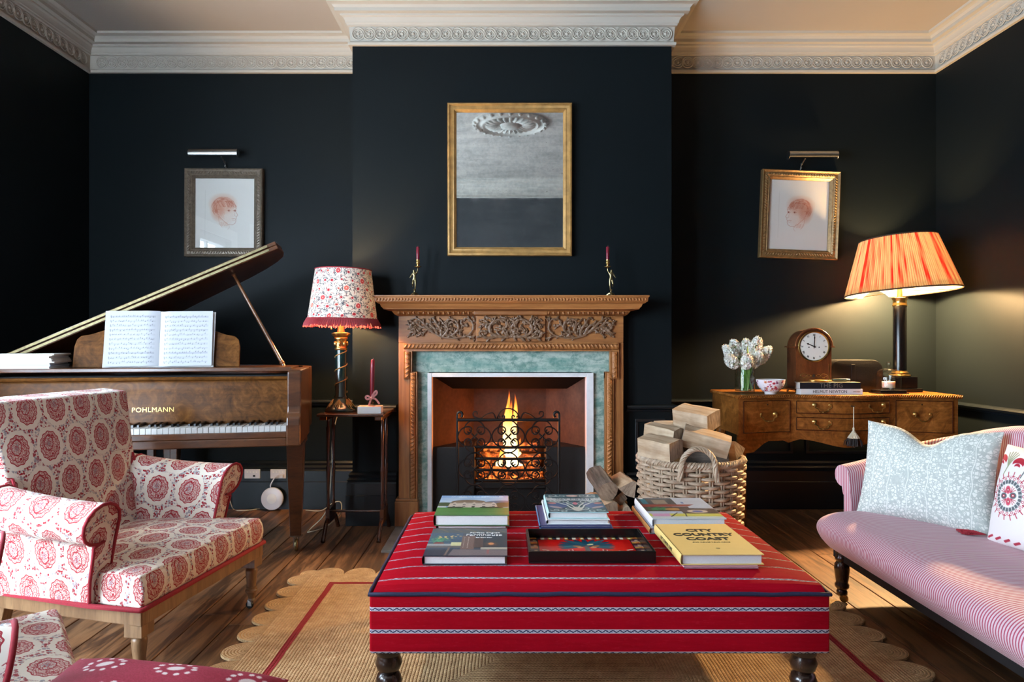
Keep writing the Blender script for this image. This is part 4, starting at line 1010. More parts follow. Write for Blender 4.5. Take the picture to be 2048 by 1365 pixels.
# legs with castors, pedal lyre
def taper(m, c, w0, w1, z0, z1):
    m.hexa([(c[0]-w0/2, c[1]-w0/2, z0), (c[0]+w0/2, c[1]-w0/2, z0), (c[0]+w0/2, c[1]+w0/2, z0), (c[0]-w0/2, c[1]+w0/2, z0), (c[0]-w1/2, c[1]-w1/2, z1), (c[0]+w1/2, c[1]-w1/2, z1), (c[0]+w1/2, c[1]+w1/2, z1), (c[0]-w1/2, c[1]+w1/2, z1)])
for c in ((0.005, 0.30), (-1.305, 0.30), (-0.75, 0.98)):
    m = MB(); taper(m, c, 0.052, 0.088, 0.075, 0.574); m.cbox((c[0], c[1], 0.555), (0.1, 0.1, 0.036))
    lg = m.obj('leg', MT['walnut'], piano, smooth=False, bevel=0.003)
    m = MB(); m.lathe([(0.0, 0.066), (0.03, 0.066), (0.032, 0.076), (0.0, 0.076)], 4, c=(c[0], c[1], 0), caps=True)
    for s in (-1, 1): m.hexa([(c[0]+0.004+s*0.011-0.002, c[1]-0.03, 0.022), (c[0]+0.004+s*0.011+0.002, c[1]-0.03, 0.022), (c[0]+0.004+s*0.011+0.002, c[1]-0.012, 0.022), (c[0]+0.004+s*0.011-0.002, c[1]-0.012, 0.022), (c[0]+s*0.011-0.002, c[1]-0.02, 0.068), (c[0]+s*0.011+0.002, c[1]-0.02, 0.068), (c[0]+s*0.011+0.002, c[1]+0.018, 0.068), (c[0]+s*0.011-0.002, c[1]+0.018, 0.068)])
    m.obj('castor_fork', MT['steel'], lg, smooth=False)
    m = MB(); m.lathe([(0.0, -0.008), (0.026, -0.008), (0.030, -0.005), (0.030, 0.005), (0.026, 0.008), (0.0, 0.008)], 24, M=Matrix.Translation((c[0]+0.004, c[1]-0.02, 0.0305)) @ Matrix.Rotation(PI/2, 4, 'Y')); m.obj('castor_wheel', MT['brass_dark'], lg)
m = MB(); m.box((-0.72, 0.33, 0.06), (-0.54, 0.42, 0.12)); m.box((-0.70, 0.355, 0.12), (-0.665, 0.39, 0.58)); m.box((-0.595, 0.355, 0.12), (-0.56, 0.39, 0.58)); m.obj('pedal_lyre', MT['walnut'], piano, smooth=False, bevel=0.004)
for xx in (-0.665, -0.595):
    m = MB(); m.tube([(xx, 0.34, 0.075), (xx, 0.25, 0.07), (xx, 0.22, 0.065)], [0.008, 0.01, 0.013], 8, flat=0.4, up=(0, 0, 1)); m.obj('pedal', MT['brass'], piano)
PM = Matrix.LocRotScale(piano.location, piano.rotation_euler, None)
# open music book on the desk
mb = thing('music_book', 'open sheet music book with printed staves on the piano desk', 'music book', PM @ Vector((-0.62, 0.262, 0.914)), R(11))
def staves(seed):
    cv = Canvas(0.238, 0.27, 190, 216, (170, 172, 177)); rs = random.Random(seed)
    for k in range(11):
        y0 = 0.245-k*0.0222
        if k % 3 == 2: y0 -= 0.0
        for j in range(5): cv.rect(0.02, y0-0.0019*j-0.0002, 0.218, y0-0.0019*j+0.0006, (120, 122, 128), 0.55)
        x_ = 0.034
        cv.line([(0.024, y0+0.002), (0.026, y0-0.009)], 0.0022, (60, 60, 64), 0.6)
        while x_ < 0.212:
            yy = y0-rs.uniform(-0.002, 0.0095)
            cv.ell(x_, yy, 0.0018, 0.0014, (50, 50, 56), 0.75, soft=0.5); cv.line([(x_+0.0015, yy), (x_+0.0015, yy+0.006)], 0.0009, (60, 60, 66), 0.6)
            x_ += rs.uniform(0.006, 0.016)
    return cv
for s in (-1, 1):
    cv = staves(20+s)
    tilt = Matrix.Rotation(R(78), 4, 'X')
    fn = (lambda x, y: (x, y, 0.012*math.sin(min(1, (0.238-x)/0.06)*PI/2)-0.004)) if s < 0 else (lambda x, y: (x, y, 0.012*math.sin(min(1, x/0.06)*PI/2)-0.004))
    M = tilt @ Matrix.Translation((-0.239 if s < 0 else 0.001, 0.001, 0.0)) @ Matrix.Rotation(R(1.0), 4, 'Z')
    print_sheet('page', cv, MT['print_matte'], mb, M, fn=fn)
m = MB(); m.box((-0.245, 0.001, -0.0085), (0.245, 0.273, -0.0055), M=Matrix.Rotation(R(78), 4, 'X')); m.obj('cover', MT['paper'], mb, smooth=False)
# pile of music at the bass end
cols = [((0.60, 0.62, 0.66), 0.010), ((0.20, 0.36, 0.55), 0.006), ((0.62, 0.60, 0.56), 0.008), ((0.66, 0.56, 0.52), 0.005), ((0.70, 0.69, 0.67), 0.009), ((0.60, 0.55, 0.45), 0.006), ((0.74, 0.74, 0.73), 0.009), ((0.55, 0.44, 0.30), 0.004), ((0.72, 0.71, 0.66), 0.007)]
nm_ = ['grey', 'blue', 'off white', 'pinkish', 'thick white', 'buff', 'bright white', 'brown', 'cream']
zz = 0.9135; rp = random.Random(4)
for i, (c, t) in enumerate(cols):
    k = thing('score_book', '%s score book, number %s up in the pile on the piano' % (nm_[i], ['one', 'two', 'three', 'four', 'five', 'six', 'seven', 'eight', 'nine'][i]), 'score', PM @ Vector((-1.16+rp.uniform(-0.012, 0.004), 0.262, zz)), R(11)+rp.uniform(-0.05, 0.03), 'scores piled on the piano')
    m = MB(); m.box((-0.128, -0.092, 0.001), (0.126, 0.092, t-0.001)); m.obj('pages', MT['paper'], k, smooth=False)
    m = MB(); mm = plain('score_cover_%s' % nm_[i].replace(' ', '_'), c, 0.5, nscale=12, namp=0.05)
    m.box((-0.13, -0.094, t-0.001), (0.13, 0.094, t)); m.box((-0.13, -0.094, 0.0), (0.13, 0.094, 0.001)); m.box((-0.1305, -0.094, 0.0), (-0.1295, 0.094, t)); m.obj('cover', mm, k, smooth=False)
    zz += t+0.0003

# ---------------------------------------------------------------- side table with lamp and candle
table = thing('side_table', 'slender mahogany nest table on twin turned columns beside the mantelpiece', 'table', (-0.79, 3.67, 0.0))
TX0, TX1, TY0, TY1, TZ = -0.964, -0.618, 3.495, 3.845, 0.664
m = MB(); m.box((TX0, TY0, TZ-0.014), (TX1, TY1, TZ)); m.obj('table_top', MT['mahogany_x'], table, w=True, smooth=False, bevel=0.004)
for xa in (TX0+0.012, TX1-0.05):
    m = MB(); m.box((xa, TY0+0.012, TZ-0.034), (xa+0.038, TY1-0.012, TZ-0.014)); m.obj('bearer', MT['mahogany_x'], table, w=True, smooth=False, bevel=0.003)
for s in (-1, 1):
    xx = TX0+0.03 if s < 0 else TX1-0.03
    for yy in (3.615, 3.725):
        m = MB(); m.lathe([(0.008, 0.105), (0.0085, 0.16), (0.011, 0.17), (0.0075, 0.18), (0.009, 0.3), (0.0115, 0.37), (0.008, 0.38), (0.009, 0.5), (0.011, 0.58), (0.007, 0.59), (0.009, 0.632)], 12, c=(xx, yy, 0)); m.obj('column', MT['mahogany'], table, w=True)
    m = MB(); m.tube(catmull([(xx, 3.508, 0.004), (xx, 3.53, 0.03), (xx, 3.58, 0.085), (xx, 3.67, 0.105), (xx, 3.76, 0.085), (xx, 3.81, 0.03), (xx, 3.83, 0.004)], 5), [0.012]*2+[0.011]*27+[0.012]*2, 8); m.box((xx-0.01, 3.60, 0.075), (xx+0.01, 3.74, 0.15)); m.obj('sledge_foot', MT['mahogany'], table, w=True)
m = MB(); m.tube([(TX0+0.03, 3.67, 0.125), (TX1-0.03, 3.67, 0.125)], 0.007, 8); m.obj('stretcher', MT['mahogany_x'], table, w=True)

lampL = thing('table_lamp', 'dark green column lamp with floral shade and red fringe', 'lamp', (-0.878, 3.665, TZ))
MT['lamp_green'] = plain('dark_green_lacquer', (0.006, 0.020, 0.020), 0.18, nscale=12, namp=0.2, Coat_Weight=0.5)
m = MB(); m.lathe([(0.0, 0.0), (0.083, 0.0), (0.085, 0.008), (0.080, 0.016), (0.066, 0.028), (0.050, 0.045), (0.040, 0.060), (0.034, 0.070), (0.0, 0.070)], 32); m.obj('base', MT['lamp_green'], lampL)
m = MB()
for k in range(6):      # gilt acanthus on the foot
    a = 2*PI*k/6-PI/2
    for (da, L) in ((0, 1.0), (-0.22, 0.75), (0.22, 0.75), (-0.4, 0.5), (0.4, 0.5)):
        P = []
        for i in range(6):
            t = i/5*L; r = 0.038+0.040*t; z = 0.066-0.052*t**0.8; aa = a+da*math.sin(t*PI*0.7); P.append(((r+0.003)*math.cos(aa), (r+0.003)*math.sin(aa), z))
        m.tube(P, [0.002, 0.004, 0.0045, 0.004, 0.003, 0.001], 5)
m.obj('gilt_leaves', MT['gilt'], lampL)
m = MB(); m.lathe([(0.034, 0.068), (0.036, 0.074), (0.036, 0.08), (0.030, 0.086), (0.0305, 0.30), (0.030, 0.335), (0.0, 0.335)], 24); m.obj('column', MT['lamp_green'], lampL)
m = MB(); m.tube([(0.0315*math.cos(t), 0.0315*math.sin(t), 0.10+0.225*(t/(2*PI*3))) for t in [2*PI*3*k/90 for k in range(91)]], 0.0028, 6); m.obj('gilt_spiral', MT['gilt'], lampL)
m = MB(); m.lathe([(0.031, 0.328), (0.034, 0.333), (0.034, 0.339), (0.031, 0.343), (0.0315, 0.38), (0.036, 0.386), (0.036, 0.391), (0.034, 0.395), (0.048, 0.410), (0.050, 0.418), (0.020, 0.424), (0.012, 0.47), (0.0, 0.47)], 24)
for k in range(8):
    a = 2*PI*k/8; m.ell((0.033*math.cos(a), 0.033*math.sin(a), 0.362), (0.007, 0.007, 0.013), 7, 5)
m.obj('capital', MT['brass'], lampL)
m = MB(); m.ell((0, 0, 0.52), (0.028, 0.028, 0.04), 12, 8)
bm_ = Mat('warm_bulb'); nb = bm_.noise(bm_.ob(), 5, 1); bm_.pr(Base_Color=(1, 0.9, 0.7), Emission_Color=(1.0, 0.72, 0.38), Emission_Strength=nb*2.0+6.0); MT['bulb'] = bm_.mat
m.obj('bulb', MT['bulb'], lampL)
# floral shade, painted cloth
def floral():
    NX, NY = 640, 172; cv = Canvas(1.09, 0.30, NX, NY, (206, 200, 191)); rs = random.Random(3); nav = (38, 48, 62)
    def local(x_, y_, r):
        i0, i1 = max(0, int((x_-r)/1.09*NX)), min(NX, int((x_+r)/1.09*NX)+2); j0, j1 = max(0, int((y_-r)/0.3*NY)), min(NY, int((y_+r)/0.3*NY)+2)
        sub = Canvas.__new__(Canvas); sub.X = cv.X[j0:j1, i0:i1]; sub.Y = cv.Y[j0:j1, i0:i1]; sub.a = cv.a[j0:j1, i0:i1]; sub.px = cv.px
        return sub, (j0, j1, i0, i1)
    def back(sub, q): cv.a[q[0]:q[1], q[2]:q[3]] = sub.a
    for k in range(2300):
        x_, y_ = rs.uniform(0, 1.09), rs.uniform(0, 0.3); a = rs.uniform(0, 6.28); L = rs.uniform(0.004, 0.009); b = a+rs.uniform(-1.4, 1.4)
        s_, q = local(x_, y_, 0.03)
        s_.line([(x_, y_), (x_+L*math.cos(a), y_+L*math.sin(a)), (x_+L*math.cos(a)+L*math.cos(b), y_+L*math.sin(a)+L*math.sin(b))], 0.0026, nav if rs.random() < 0.8 else (150, 64, 66), 0.85)
        if k % 4 == 0: s_.ell(x_, y_, 0.0042, 0.0022, nav, 0.9, rot=a, soft=0.3)
        back(s_, q)
    for i in range(19):
        for j in range(6):
            x_ = (i+0.5*(j % 2))*0.0574+rs.uniform(-0.01, 0.01)+0.012; y_ = 0.022+j*0.050+rs.uniform(-0.009, 0.009); big = (i*2+j) % 5 == 0; r = 0.016 if big else rs.uniform(0.0065, 0.0105); ro = rs.uniform(0, 3.1); asp = rs.uniform(0.75, 1.0)
            s_, q = local(x_, y_, 0.05); dx, dy = s_.X-x_, s_.Y-y_; th = np.arctan2(dy, dx); rad = np.sqrt((dx*math.cos(ro)+dy*math.sin(ro))**2+((-dx*math.sin(ro)+dy*math.cos(ro))/asp)**2)
            lobed = rad*(1+0.10*np.sin(th*(8 if big else 5)))/r
            s_.put(np.clip((1.55-lobed)*6, 0, 1)*(np.sin(th*2+ro) > -0.3), nav, 0.9); s_.put(np.clip((1.28-lobed)*8, 0, 1), (226, 216, 206)); s_.put(np.clip((1.0-lobed)*8, 0, 1), (172, 42, 52) if rs.random() < 0.8 else (196, 96, 84))
            if big: s_.put(np.clip(1-np.abs(lobed-0.62)*7, 0, 1), (206, 112, 108), 0.8); s_.put(np.clip((0.25-lobed)*10, 0, 1), (232, 206, 176))
            else: s_.put(np.clip((0.40-lobed)*8, 0, 1), (110, 22, 38), 0.9)
            back(s_, q)
    return cv
cv = floral(); ztop, zbot, rt, rbt = 0.758, 0.492, 0.147, 0.183
def sfn(x, y):
    a = -2*PI*x/1.09; t = y/0.30; r = rbt+(rt-rbt)*t; return (r*math.sin(a+2.0), r*math.cos(a+2.0), zbot+(ztop-zbot)*t)
lm = Mat('floral_shade_cloth'); c_ = lm.attr(); tl = lm.node('ShaderNodeBsdfTranslucent'); lm.set(tl.inputs[0], c_); lm.pr(Base_Color=c_, Roughness=0.9); mxn = lm.node('ShaderNodeMixShader'); mxn.inputs[0].default_value = 0.012
lm.t.links.new(lm.p.outputs[0], mxn.inputs[1]); lm.t.links.new(tl.outputs[0], mxn.inputs[2]); lm.t.links.new(mxn.outputs[0], lm.out.inputs[0])
TL = Matrix.Translation((0, 0, 0)) @ Matrix.Rotation(R(1.0), 4, 'Y')
print_sheet('lamp_shade', cv, lm.mat, lampL, TL, fn=sfn)
m = MB()
for (r, z) in ((rt+0.001, ztop), (rbt+0.002, zbot)):
    m.tube([(r*math.cos(2*PI*k/48), r*math.sin(2*PI*k/48), z) for k in range(48)], 0.0028, 6, closed=True, M=TL)
m.obj('shade_binding', MT['red_pipe'], lampL)
m = MB(); rs = random.Random(9)
for k in range(230):
    a = 2*PI*k/230; j = rs.uniform(-0.006, 0.006)
    m.tube([((rbt+0.001+q)*math.cos(a+j*t), (rbt+0.001+q)*math.sin(a+j*t), zbot+0.004-z) for (q, z, t) in ((0, 0, 0), (0.006, 0.012, 0.3), (0.014, 0.026, 0.7), (0.019+j*0.4, 0.043+j, 1))], [0.0026, 0.003, 0.0032, 0.0028], 4, M=TL)
m.obj('fringe', plain('red_silk_fringe', (0.27, 0.006, 0.014), 0.6, nscale=150, namp=0.25, Sheen_Weight=0.3), lampL)
m = MB(); m.tube([(-0.045, -0.02, 0.50), (-0.047, -0.021, 0.46), (-0.047, -0.021, 0.445)], 0.0012, 5); m.ell((-0.047, -0.021, 0.442), 0.005, 8, 6); m.obj('pull_chain', MT['brass'], lampL)
ll = bpy.data.lights.new('left_lamp_light', 'POINT'); ll.energy = 60.0; ll.color = (1.0, 0.60, 0.26); ll.shadow_soft_size = 0.035
llo = bpy.data.objects.new('left_lamp_light', ll); COL.objects.link(llo); llo.location = lampL.location+Vector((0, 0, 0.565))

box_ = thing('small_box', 'small white boxed block with pink printed lid on the side table', 'box', (-0.7, 3.565, TZ), R(2))
m = MB(); m.box((-0.061, -0.038, 0.0), (0.061, 0.038, 0.036)); m.obj('box_body', MT['white_ink'], box_, smooth=False, bevel=0.002)
cv = Canvas(0.122, 0.076, 62, 38, (226, 188, 170)); rs = random.Random(8)
for k in range(14): cv.ell(rs.uniform(0.01, 0.11), rs.uniform(0.008, 0.07), 0.009, 0.006, (190, 70, 60), 0.9, rot=rs.uniform(0, 3))
print_sheet('lid_print', cv, MT['print_matte'], box_, Matrix.Translation((-0.061, -0.038, 0.0364)))
ch = thing('candle_holder', 'small glass candle holder tied with a pink striped bow', 'candle holder', (-0.695, 3.575, TZ+0.0372))
m = MB(); m.lathe([(0.0, 0.0), (0.020, 0.0), (0.021, 0.003), (0.008, 0.006), (0.007, 0.03), (0.012, 0.036), (0.013, 0.05), (0.0115, 0.05), (0.010, 0.037), (0.0, 0.036)], 20); m.obj('holder', MT['glass'], ch)
MT['bow'] = plain('pink_striped_ribbon', (0.52, 0.22, 0.22), 0.7, nscale=200, namp=0.5)
m = MB()
for (P) in ([(0, -0.013, 0.04), (-0.02, -0.016, 0.052), (-0.03, -0.014, 0.044), (-0.02, -0.015, 0.034), (0, -0.013, 0.04)], [(0, -0.013, 0.04), (0.014, -0.018, 0.066), (0.026, -0.016, 0.078), (0.027, -0.014, 0.062), (0, -0.013, 0.04)], [(0, -0.014, 0.04), (-0.008, -0.017, 0.015), (-0.012, -0.016, -0.0005)], [(0, -0.014, 0.04), (0.022, -0.018, 0.036), (0.044, -0.02, 0.010)]):
    m.tube(catmull(P, 5), 0.0055, 6, up=(0, -1, 0.01), flat=0.18)
m.ell((0, -0.015, 0.04), 0.0065, 8, 6); m.obj('bow', MT['bow'], ch)
m = MB(); m.lathe([(0.0, 0.0), (0.0105, 0.0), (0.0108, 0.16), (0.0100, 0.20), (0.006, 0.205), (0.0, 0.205)], 16); m.tube([(0, 0, 0.2), (0.002, 0, 0.212)], 0.001, 5)
o = m.obj('candle', MT['candle']); o.location = ch.location+Vector((0, 0, 0.0372)); o.rotation_euler = (0, R(1.5), 0); tag(o, 'tall burgundy taper candle tied with a bow on the side table', 'candle')

# ---------------------------------------------------------------- sockets, white disc and flex on the skirting
for (px, lab, sw) in ((504.5, 'white double socket on the skirting, nothing plugged in', True), (556.5, 'white double socket on the skirting with the disc flex plugged in', False)):
    c = PX(px, 948.5, 4.226); t = thing('wall_socket', lab, 'socket', (c.x, 4.2315, c.z))
    m = MB(); m.box((-0.073, -0.009, -0.043), (0.073, 0.0, 0.043)); 
    for z in (0,): pass
    m.v = [Vector((p.x*0.66, p.y, p.z*0.66)) for p in m.v]
    m.obj('face_plate', MT['plastic'], t, smooth=False, bevel=0.002)
    for k in range(4):
        m = MB(); m.box((-0.034+0.019*k, -0.0105, 0.006), (-0.024+0.019*k, -0.0085, 0.016)); m.obj('rocker_switch', MT['white_ink'], t, smooth=False, bevel=0.001)
    m = MB(); m.box((0.006, -0.0115, -0.018), (0.02, -0.0085, -0.006)) if sw else m.box((0.012, -0.03, -0.020), (0.036, -0.0085, -0.002)); m.obj('plug' if not sw else 'data_port', MT['black'] if sw else MT['plastic'], t, smooth=False, bevel=0.001)
disc = PX(545, 986, 4.19); t = thing('white_disc', 'round white plastic disc unit leaning on the skirting by the piano leg', 'electronics', (disc.x, 4.187, 0.003))
t.location.z = 0.003
m = MB(); M = Matrix.Translation((0, 0, 0.072)) @ Matrix.Rotation(R(84), 4, 'X'); m.lathe([(0.0, -0.016), (0.045, -0.016), (0.066, -0.010), (0.0695, 0.0), (0.067, 0.007), (0.045, 0.011), (0.0, 0.012)], 40, M=M); m.obj('disc_body', MT['plastic'], t)
m = MB(); m.lathe([(0.0, 0.011), (0.029, 0.011), (0.030, 0.0125), (0.026, 0.014), (0.0, 0.0148)], 32, M=M); m.obj('centre_cap', MT['white_ink'], t)
m = MB(); a = PX(557, 952, 4.19); m.tube(catmull([a, a+Vector((-0.025, 0.0, -0.015)), (disc.x-0.01, 4.185, 0.16), (disc.x-0.012, 4.195, 0.138)], 5), 0.004, 6)
tag(m.obj('disc_flex', MT['plastic']), 'short white flex from the socket to the round disc', 'flex')
def fl(px, py): d = 1392.0/(py-690); return Vector(((px-1009)*d/F, d, 0.004))
m = MB(); P = [PX(456, 985, 4.19), fl(466, 1019), fl(478, 1023), fl(500, 1022), fl(520, 1019)]
P[0].z = 0.10
m.tube(catmull(P, 6), 0.0032, 6); tag(m.obj('power_flex', MT['cream_cord']), 'cream power flex lying on the floor by the armchair arm', 'flex')
m = MB(); P = [Vector((-1.22, 4.19, 0.004)), Vector((-1.12, 4.17, 0.006)), Vector((-1.05, 4.19, 0.05)), Vector((-1.00, 4.17, 0.055)), Vector((-0.96, 3.98, 0.03)), Vector((-0.995, 3.80, 0.006)), Vector((-1.06, 3.70, 0.004)), Vector((-1.07, 3.76, 0.004)), Vector((-0.99, 3.80, 0.10)), Vector((-0.975, 3.84, 0.30)), Vector((-0.975, 3.87, 0.50)), Vector((-0.93, 3.86, 0.668)), Vector((-0.90, 3.76, 0.670))]
m.tube(catmull(P, 6), 0.0028, 6); tag(m.obj('lamp_flex', MT['cream_cord']), 'cream lamp flex looping from the wall up behind the side table', 'flex')
# ---------------------------------------------------------------- paisley armchairs
def paisley():
    m = Mat('red_paisley_linen'); U = m.uv(); u, v, _ = m.sep(U); a, b = 0.116, 0.124
    row = m.floor(v/b)
    x = (m.fract(u/a+row*0.5)-0.5)*a; y = (m.fract(v/b)-0.5)*b
    c, s = math.cos(0.25), math.sin(0.25)
    xr = x*c-y*s; yr = x*s+y*c
    r = m.sqrt(m.math('POWER', xr/0.0375, 2)+m.math('POWER', yr/0.049, 2))
    th = m.math('ARCTAN2', yr, xr)
    rr = r+m.sin(th*13.0)*0.035
    inside = rr < 1.0
    e1 = m.vor(U, 150, 'DISTANCE_TO_EDGE'); e2 = m.vor(U, 260, 'DISTANCE_TO_EDGE')
    ring = m.band(rr, 0.93, 1.0); ring2 = m.band(rr, 0.70, 0.75)
    px = (xr+0.006)/0.0175; py = (yr-0.008)/0.026
    rp = m.sqrt(px*px+py*py)+m.sin(th*9.0)*0.05
    ringp = m.band(rp, 0.86, 1.02); tear = rp < 0.42
    fx = xr-0.010; fy = yr+0.026; rf = m.sqrt(fx*fx+fy*fy)
    flw = m.mx(m.band(rf, 0.0095, 0.0110), rf < 0.0038)
    lines = m.mx(e1 < 0.07, e2 < 0.03)
    red = (0.34, 0.008, 0.018); cream = (0.80, 0.72, 0.62); grey = (0.36, 0.345, 0.36); pale = (0.58, 0.38, 0.34)
    ins = m.mix(0.55, cream, pale); ins = m.mix(rp < 0.86, ins, m.mix(0.45, cream, grey)); ins = m.mix(tear, ins, grey)
    ins = m.mix(lines, ins, m.mix(m.smooth(m.noise(U, 60, 2), 0.4, 0.6), (0.42, 0.06, 0.07), red))
    ins = m.mix(m.mx(m.mx(ring, ring2), m.mx(ringp, flw)), ins, red)
    vc = m.sep(m.vor(U, 140, 'F1', 1.0, 1)); vd = m.vor(U, 140)
    gar = m.smooth(r+(m.noise(U, 38, 2)-0.5)*0.55, 1.32, 1.38)
    dot = m.smooth(vd, 0.62, 0.5)
    gcol = m.mix(vc[0] < 0.46, m.mix(vc[0] < 0.82, cream, grey), red)
    g2 = m.mix(dot, cream, gcol); g2 = m.mix((e2 < 0.045)*(vc[1] > 0.45), g2, m.mix(0.5, red, grey))
    col = m.mix(gar, cream, g2); col = m.mix(inside, col, ins)
    wv = m.noise(U, 900, 1)
    m.pr(Base_Color=col, Roughness=0.9, Normal=m.bump(wv, 0.12, 0.001), Sheen_Weight=0.1)
    return m.mat
MT['paisley'] = paisley()

def arm_section():
    P = [(0.0, 0.29), (0.0, 0.36), (0.001, 0.43), (0.0, 0.475)]
    for k in range(13):
        a = R(175)-R(285)*k/12
        P.append((0.062+0.062*math.cos(a), 0.493+0.060*math.sin(a)))
    P += [(0.075, 0.425), (0.070, 0.38), (0.066, 0.32), (0.062, 0.246)]
    return P
def make_armchair(label):
    t = thing('armchair', label, 'armchair', (-1.048, 2.33, 0.0), R(-9.2), 'paisley armchairs')
    # seat
    def bulge(p):
        if p.z > 0.30:
            tt = (p.x+0.19)/0.235; w = 0.28+(p.x+0.43)/0.47*0.065; ss = p.y/w
            p.z += 0.035*max(0, 1-ss*ss)*max(0, 1-tt**2)*(1 if p.z > 0.338 else 0.5)
        if p.x > -0.05 and p.z < 0.33: p.x += 0.012*math.sin((p.z-0.245)/0.1*PI)
        return p
    soft_hexa('seat', [(-0.43, -0.28, 0.247), (0.045, -0.345, 0.247), (0.045, 0.345, 0.247), (-0.43, 0.28, 0.247), (-0.43, -0.28, 0.345), (0.045, -0.345, 0.345), (0.045, 0.345, 0.345), (-0.43, 0.28, 0.345)], MT['paisley'], t, 9, 0.03, 4, bulge)
    # back
    def bb(p):
        f = max(0, 1-(p.y/0.3)**2)*math.sin(min(1, max(0, (p.z-0.28)/0.56))*PI)
        n = 0.0
        if p.x > -0.45-(p.z-0.33)*0.20-0.045: n = 0.022*f
        p.x += n-0.03*(p.y/0.3)**2*0.0
        return p
    soft_hexa('backrest', [(-0.52, -0.262, 0.247), (-0.40, -0.262, 0.247), (-0.40, 0.262, 0.247), (-0.52, 0.262, 0.247), (-0.615, -0.312, 0.848), (-0.505, -0.305, 0.838), (-0.505, 0.305, 0.838), (-0.615, 0.312, 0.848)], MT['paisley'], t, 9, 0.05, 5, bb)
    sec = arm_section(); arc = [0.0]
    for i in range(1, len(sec)): arc.append(arc[-1]+math.hypot(sec[i][0]-sec[i-1][0], sec[i][1]-sec[i-1][1]))
    for s in (-1, 1):
        rows = []; uvs = []; fr = None
        for k in range(10):
            q = k/9; xb = -0.125-0.375*q; yi = 0.272-0.035*q; dz = 0.040*q*q
            row = []
            for (o, z) in sec:
                lean = 0.055*max(0, (z-0.29)/0.26)*(1-q)
                row.append((xb+lean, s*(yi+o*(1.0+0.15*(1-q))), z+dz*((z-0.25)/0.3)))
            rows.append(row); uvs.append([(xb, a+0.02*s) for a in arc])
            if k == 0: fr = row
        m = MB(); m.grid(rows, uv=uvs); m.f.append(tuple(9*len(sec)+i for i in range(len(sec)))); m.obj('arm', MT['paisley'], t, angle=70)
        m = MB(); c = fr+[(fr[0][0], fr[0][1], 0.246)]
        m.add(c, [tuple(range(len(c)))]); m.obj('arm_front', MT['paisley'], t, smooth=False, boxuv=True)
        m = MB(); m.tube([(p[0]+0.002, p[1], p[2]) for p in fr], 0.0052, 7); m.obj('arm_piping', MT['red_pipe'], t)
        m = MB(); m.tube([(p[0]-0.0, p[1], p[2]) for p in rows[8][:1]+rows[8][2:17]], 0.005, 7); m.obj('back_piping', MT['red_pipe'], t)
        if s:
            m = MB(); m.tube([(-0.405+0.012*math.sin(k/6*PI)-(k/6)*0.05, s*(0.258+0.012*k/6), 0.33+0.27*k/6) for k in range(7)], 0.0045, 6); m.obj('seam_piping', MT['red_pipe'], t)
        m = MB(); m.tube([rows[9][i] for i in range(4, len(sec))], 0.005, 8); m.obj('rear_piping', MT['red_pipe'], t)
    # red gimp along the bottom of the upholstery
    m = MB(); P = [(-0.50, -0.29), (-0.125, -0.345), (0.05, -0.352), (0.056, -0.346), (0.056, 0.346), (0.05, 0.352), (-0.125, 0.345), (-0.50, 0.29)]
    m.tube([(p[0], p[1], 0.250) for p in P], 0.009, 6, up=(0, 0, 1), flat=0.9); m.obj('gimp', MT['red_pipe'], t)
    # beech frame
    m = MB()
    for (a, b) in ((P[2], P[0]), (P[3], P[4]), (P[5], P[7])):
        a = Vector((*a, 0)); b = Vector((*b, 0)); d = (b-a).normalized(); n = Vector((d.y, -d.x, 0)); c = Vector((-0.2, 0, 0))
        if n.dot(c-a) < 0: n = -n
        a, b = a+n*0.004, b+n*0.004
        m.hexa([a+Vector((0, 0, 0.2)), b+Vector((0, 0, 0.2)), b+n*0.03+Vector((0, 0, 0.2)), a+n*0.03+Vector((0, 0, 0.2)), a+Vector((0, 0, 0.243)), b+Vector((0, 0, 0.243)), b+n*0.03+Vector((0, 0, 0.243)), a+n*0.03+Vector((0, 0, 0.243))])
    m.obj('seat_rail', MT['chairwood'], t, smooth=False, bevel=0.003)
    for s in (-1, 1):
        m = MB(); cx, cy = 0.02, s*0.315
        m.box((cx-0.028, cy-0.028, 0.165), (cx+0.028, cy+0.028, 0.244))
        m.lathe([(0.008, 0.04), (0.013, 0.042), (0.014, 0.05), (0.017, 0.062), (0.023, 0.068), (0.023, 0.074), (0.0185, 0.079), (0.0195, 0.086), (0.0165, 0.088), (0.020, 0.12), (0.0225, 0.148), (0.021, 0.155), (0.016, 0.160), (0.018, 0.166)], 20, c=(cx, cy, 0))
        lg = m.obj('leg', MT['chairwood'], t, angle=40, bevel=0)
        m = MB(); m.lathe([(0.009, 0.03), (0.013, 0.034), (0.013, 0.042)], 12, c=(cx, cy, 0)); m.box((cx-0.012, cy-0.009, 0.012), (cx+0.004, cy-0.0065, 0.036)); m.box((cx-0.012, cy+0.0065, 0.012), (cx+0.004, cy+0.009, 0.036))
        m.obj('castor_fork', MT['steel'], lg, smooth=False)
        m = MB(); m.lathe([(0.0, -0.006), (0.0135, -0.006), (0.015, -0.003), (0.015, 0.003), (0.0135, 0.006), (0.0, 0.006)], 18, M=Matrix.Translation((cx-0.007, cy, 0.0152)) @ Matrix.Rotation(PI/2, 4, 'X')); m.obj('castor_wheel', MT['iron'], lg)
        m = MB(); cx, cy = -0.49, s*0.252
        m.hexa([(cx-0.075, cy-0.016, 0.0), (cx-0.045, cy-0.016, 0.0), (cx-0.045, cy+0.016, 0.0), (cx-0.075, cy+0.016, 0.0), (cx-0.022, cy-0.022, 0.244), (cx+0.022, cy-0.022, 0.244), (cx+0.022, cy+0.022, 0.244), (cx-0.022, cy+0.022, 0.244)])
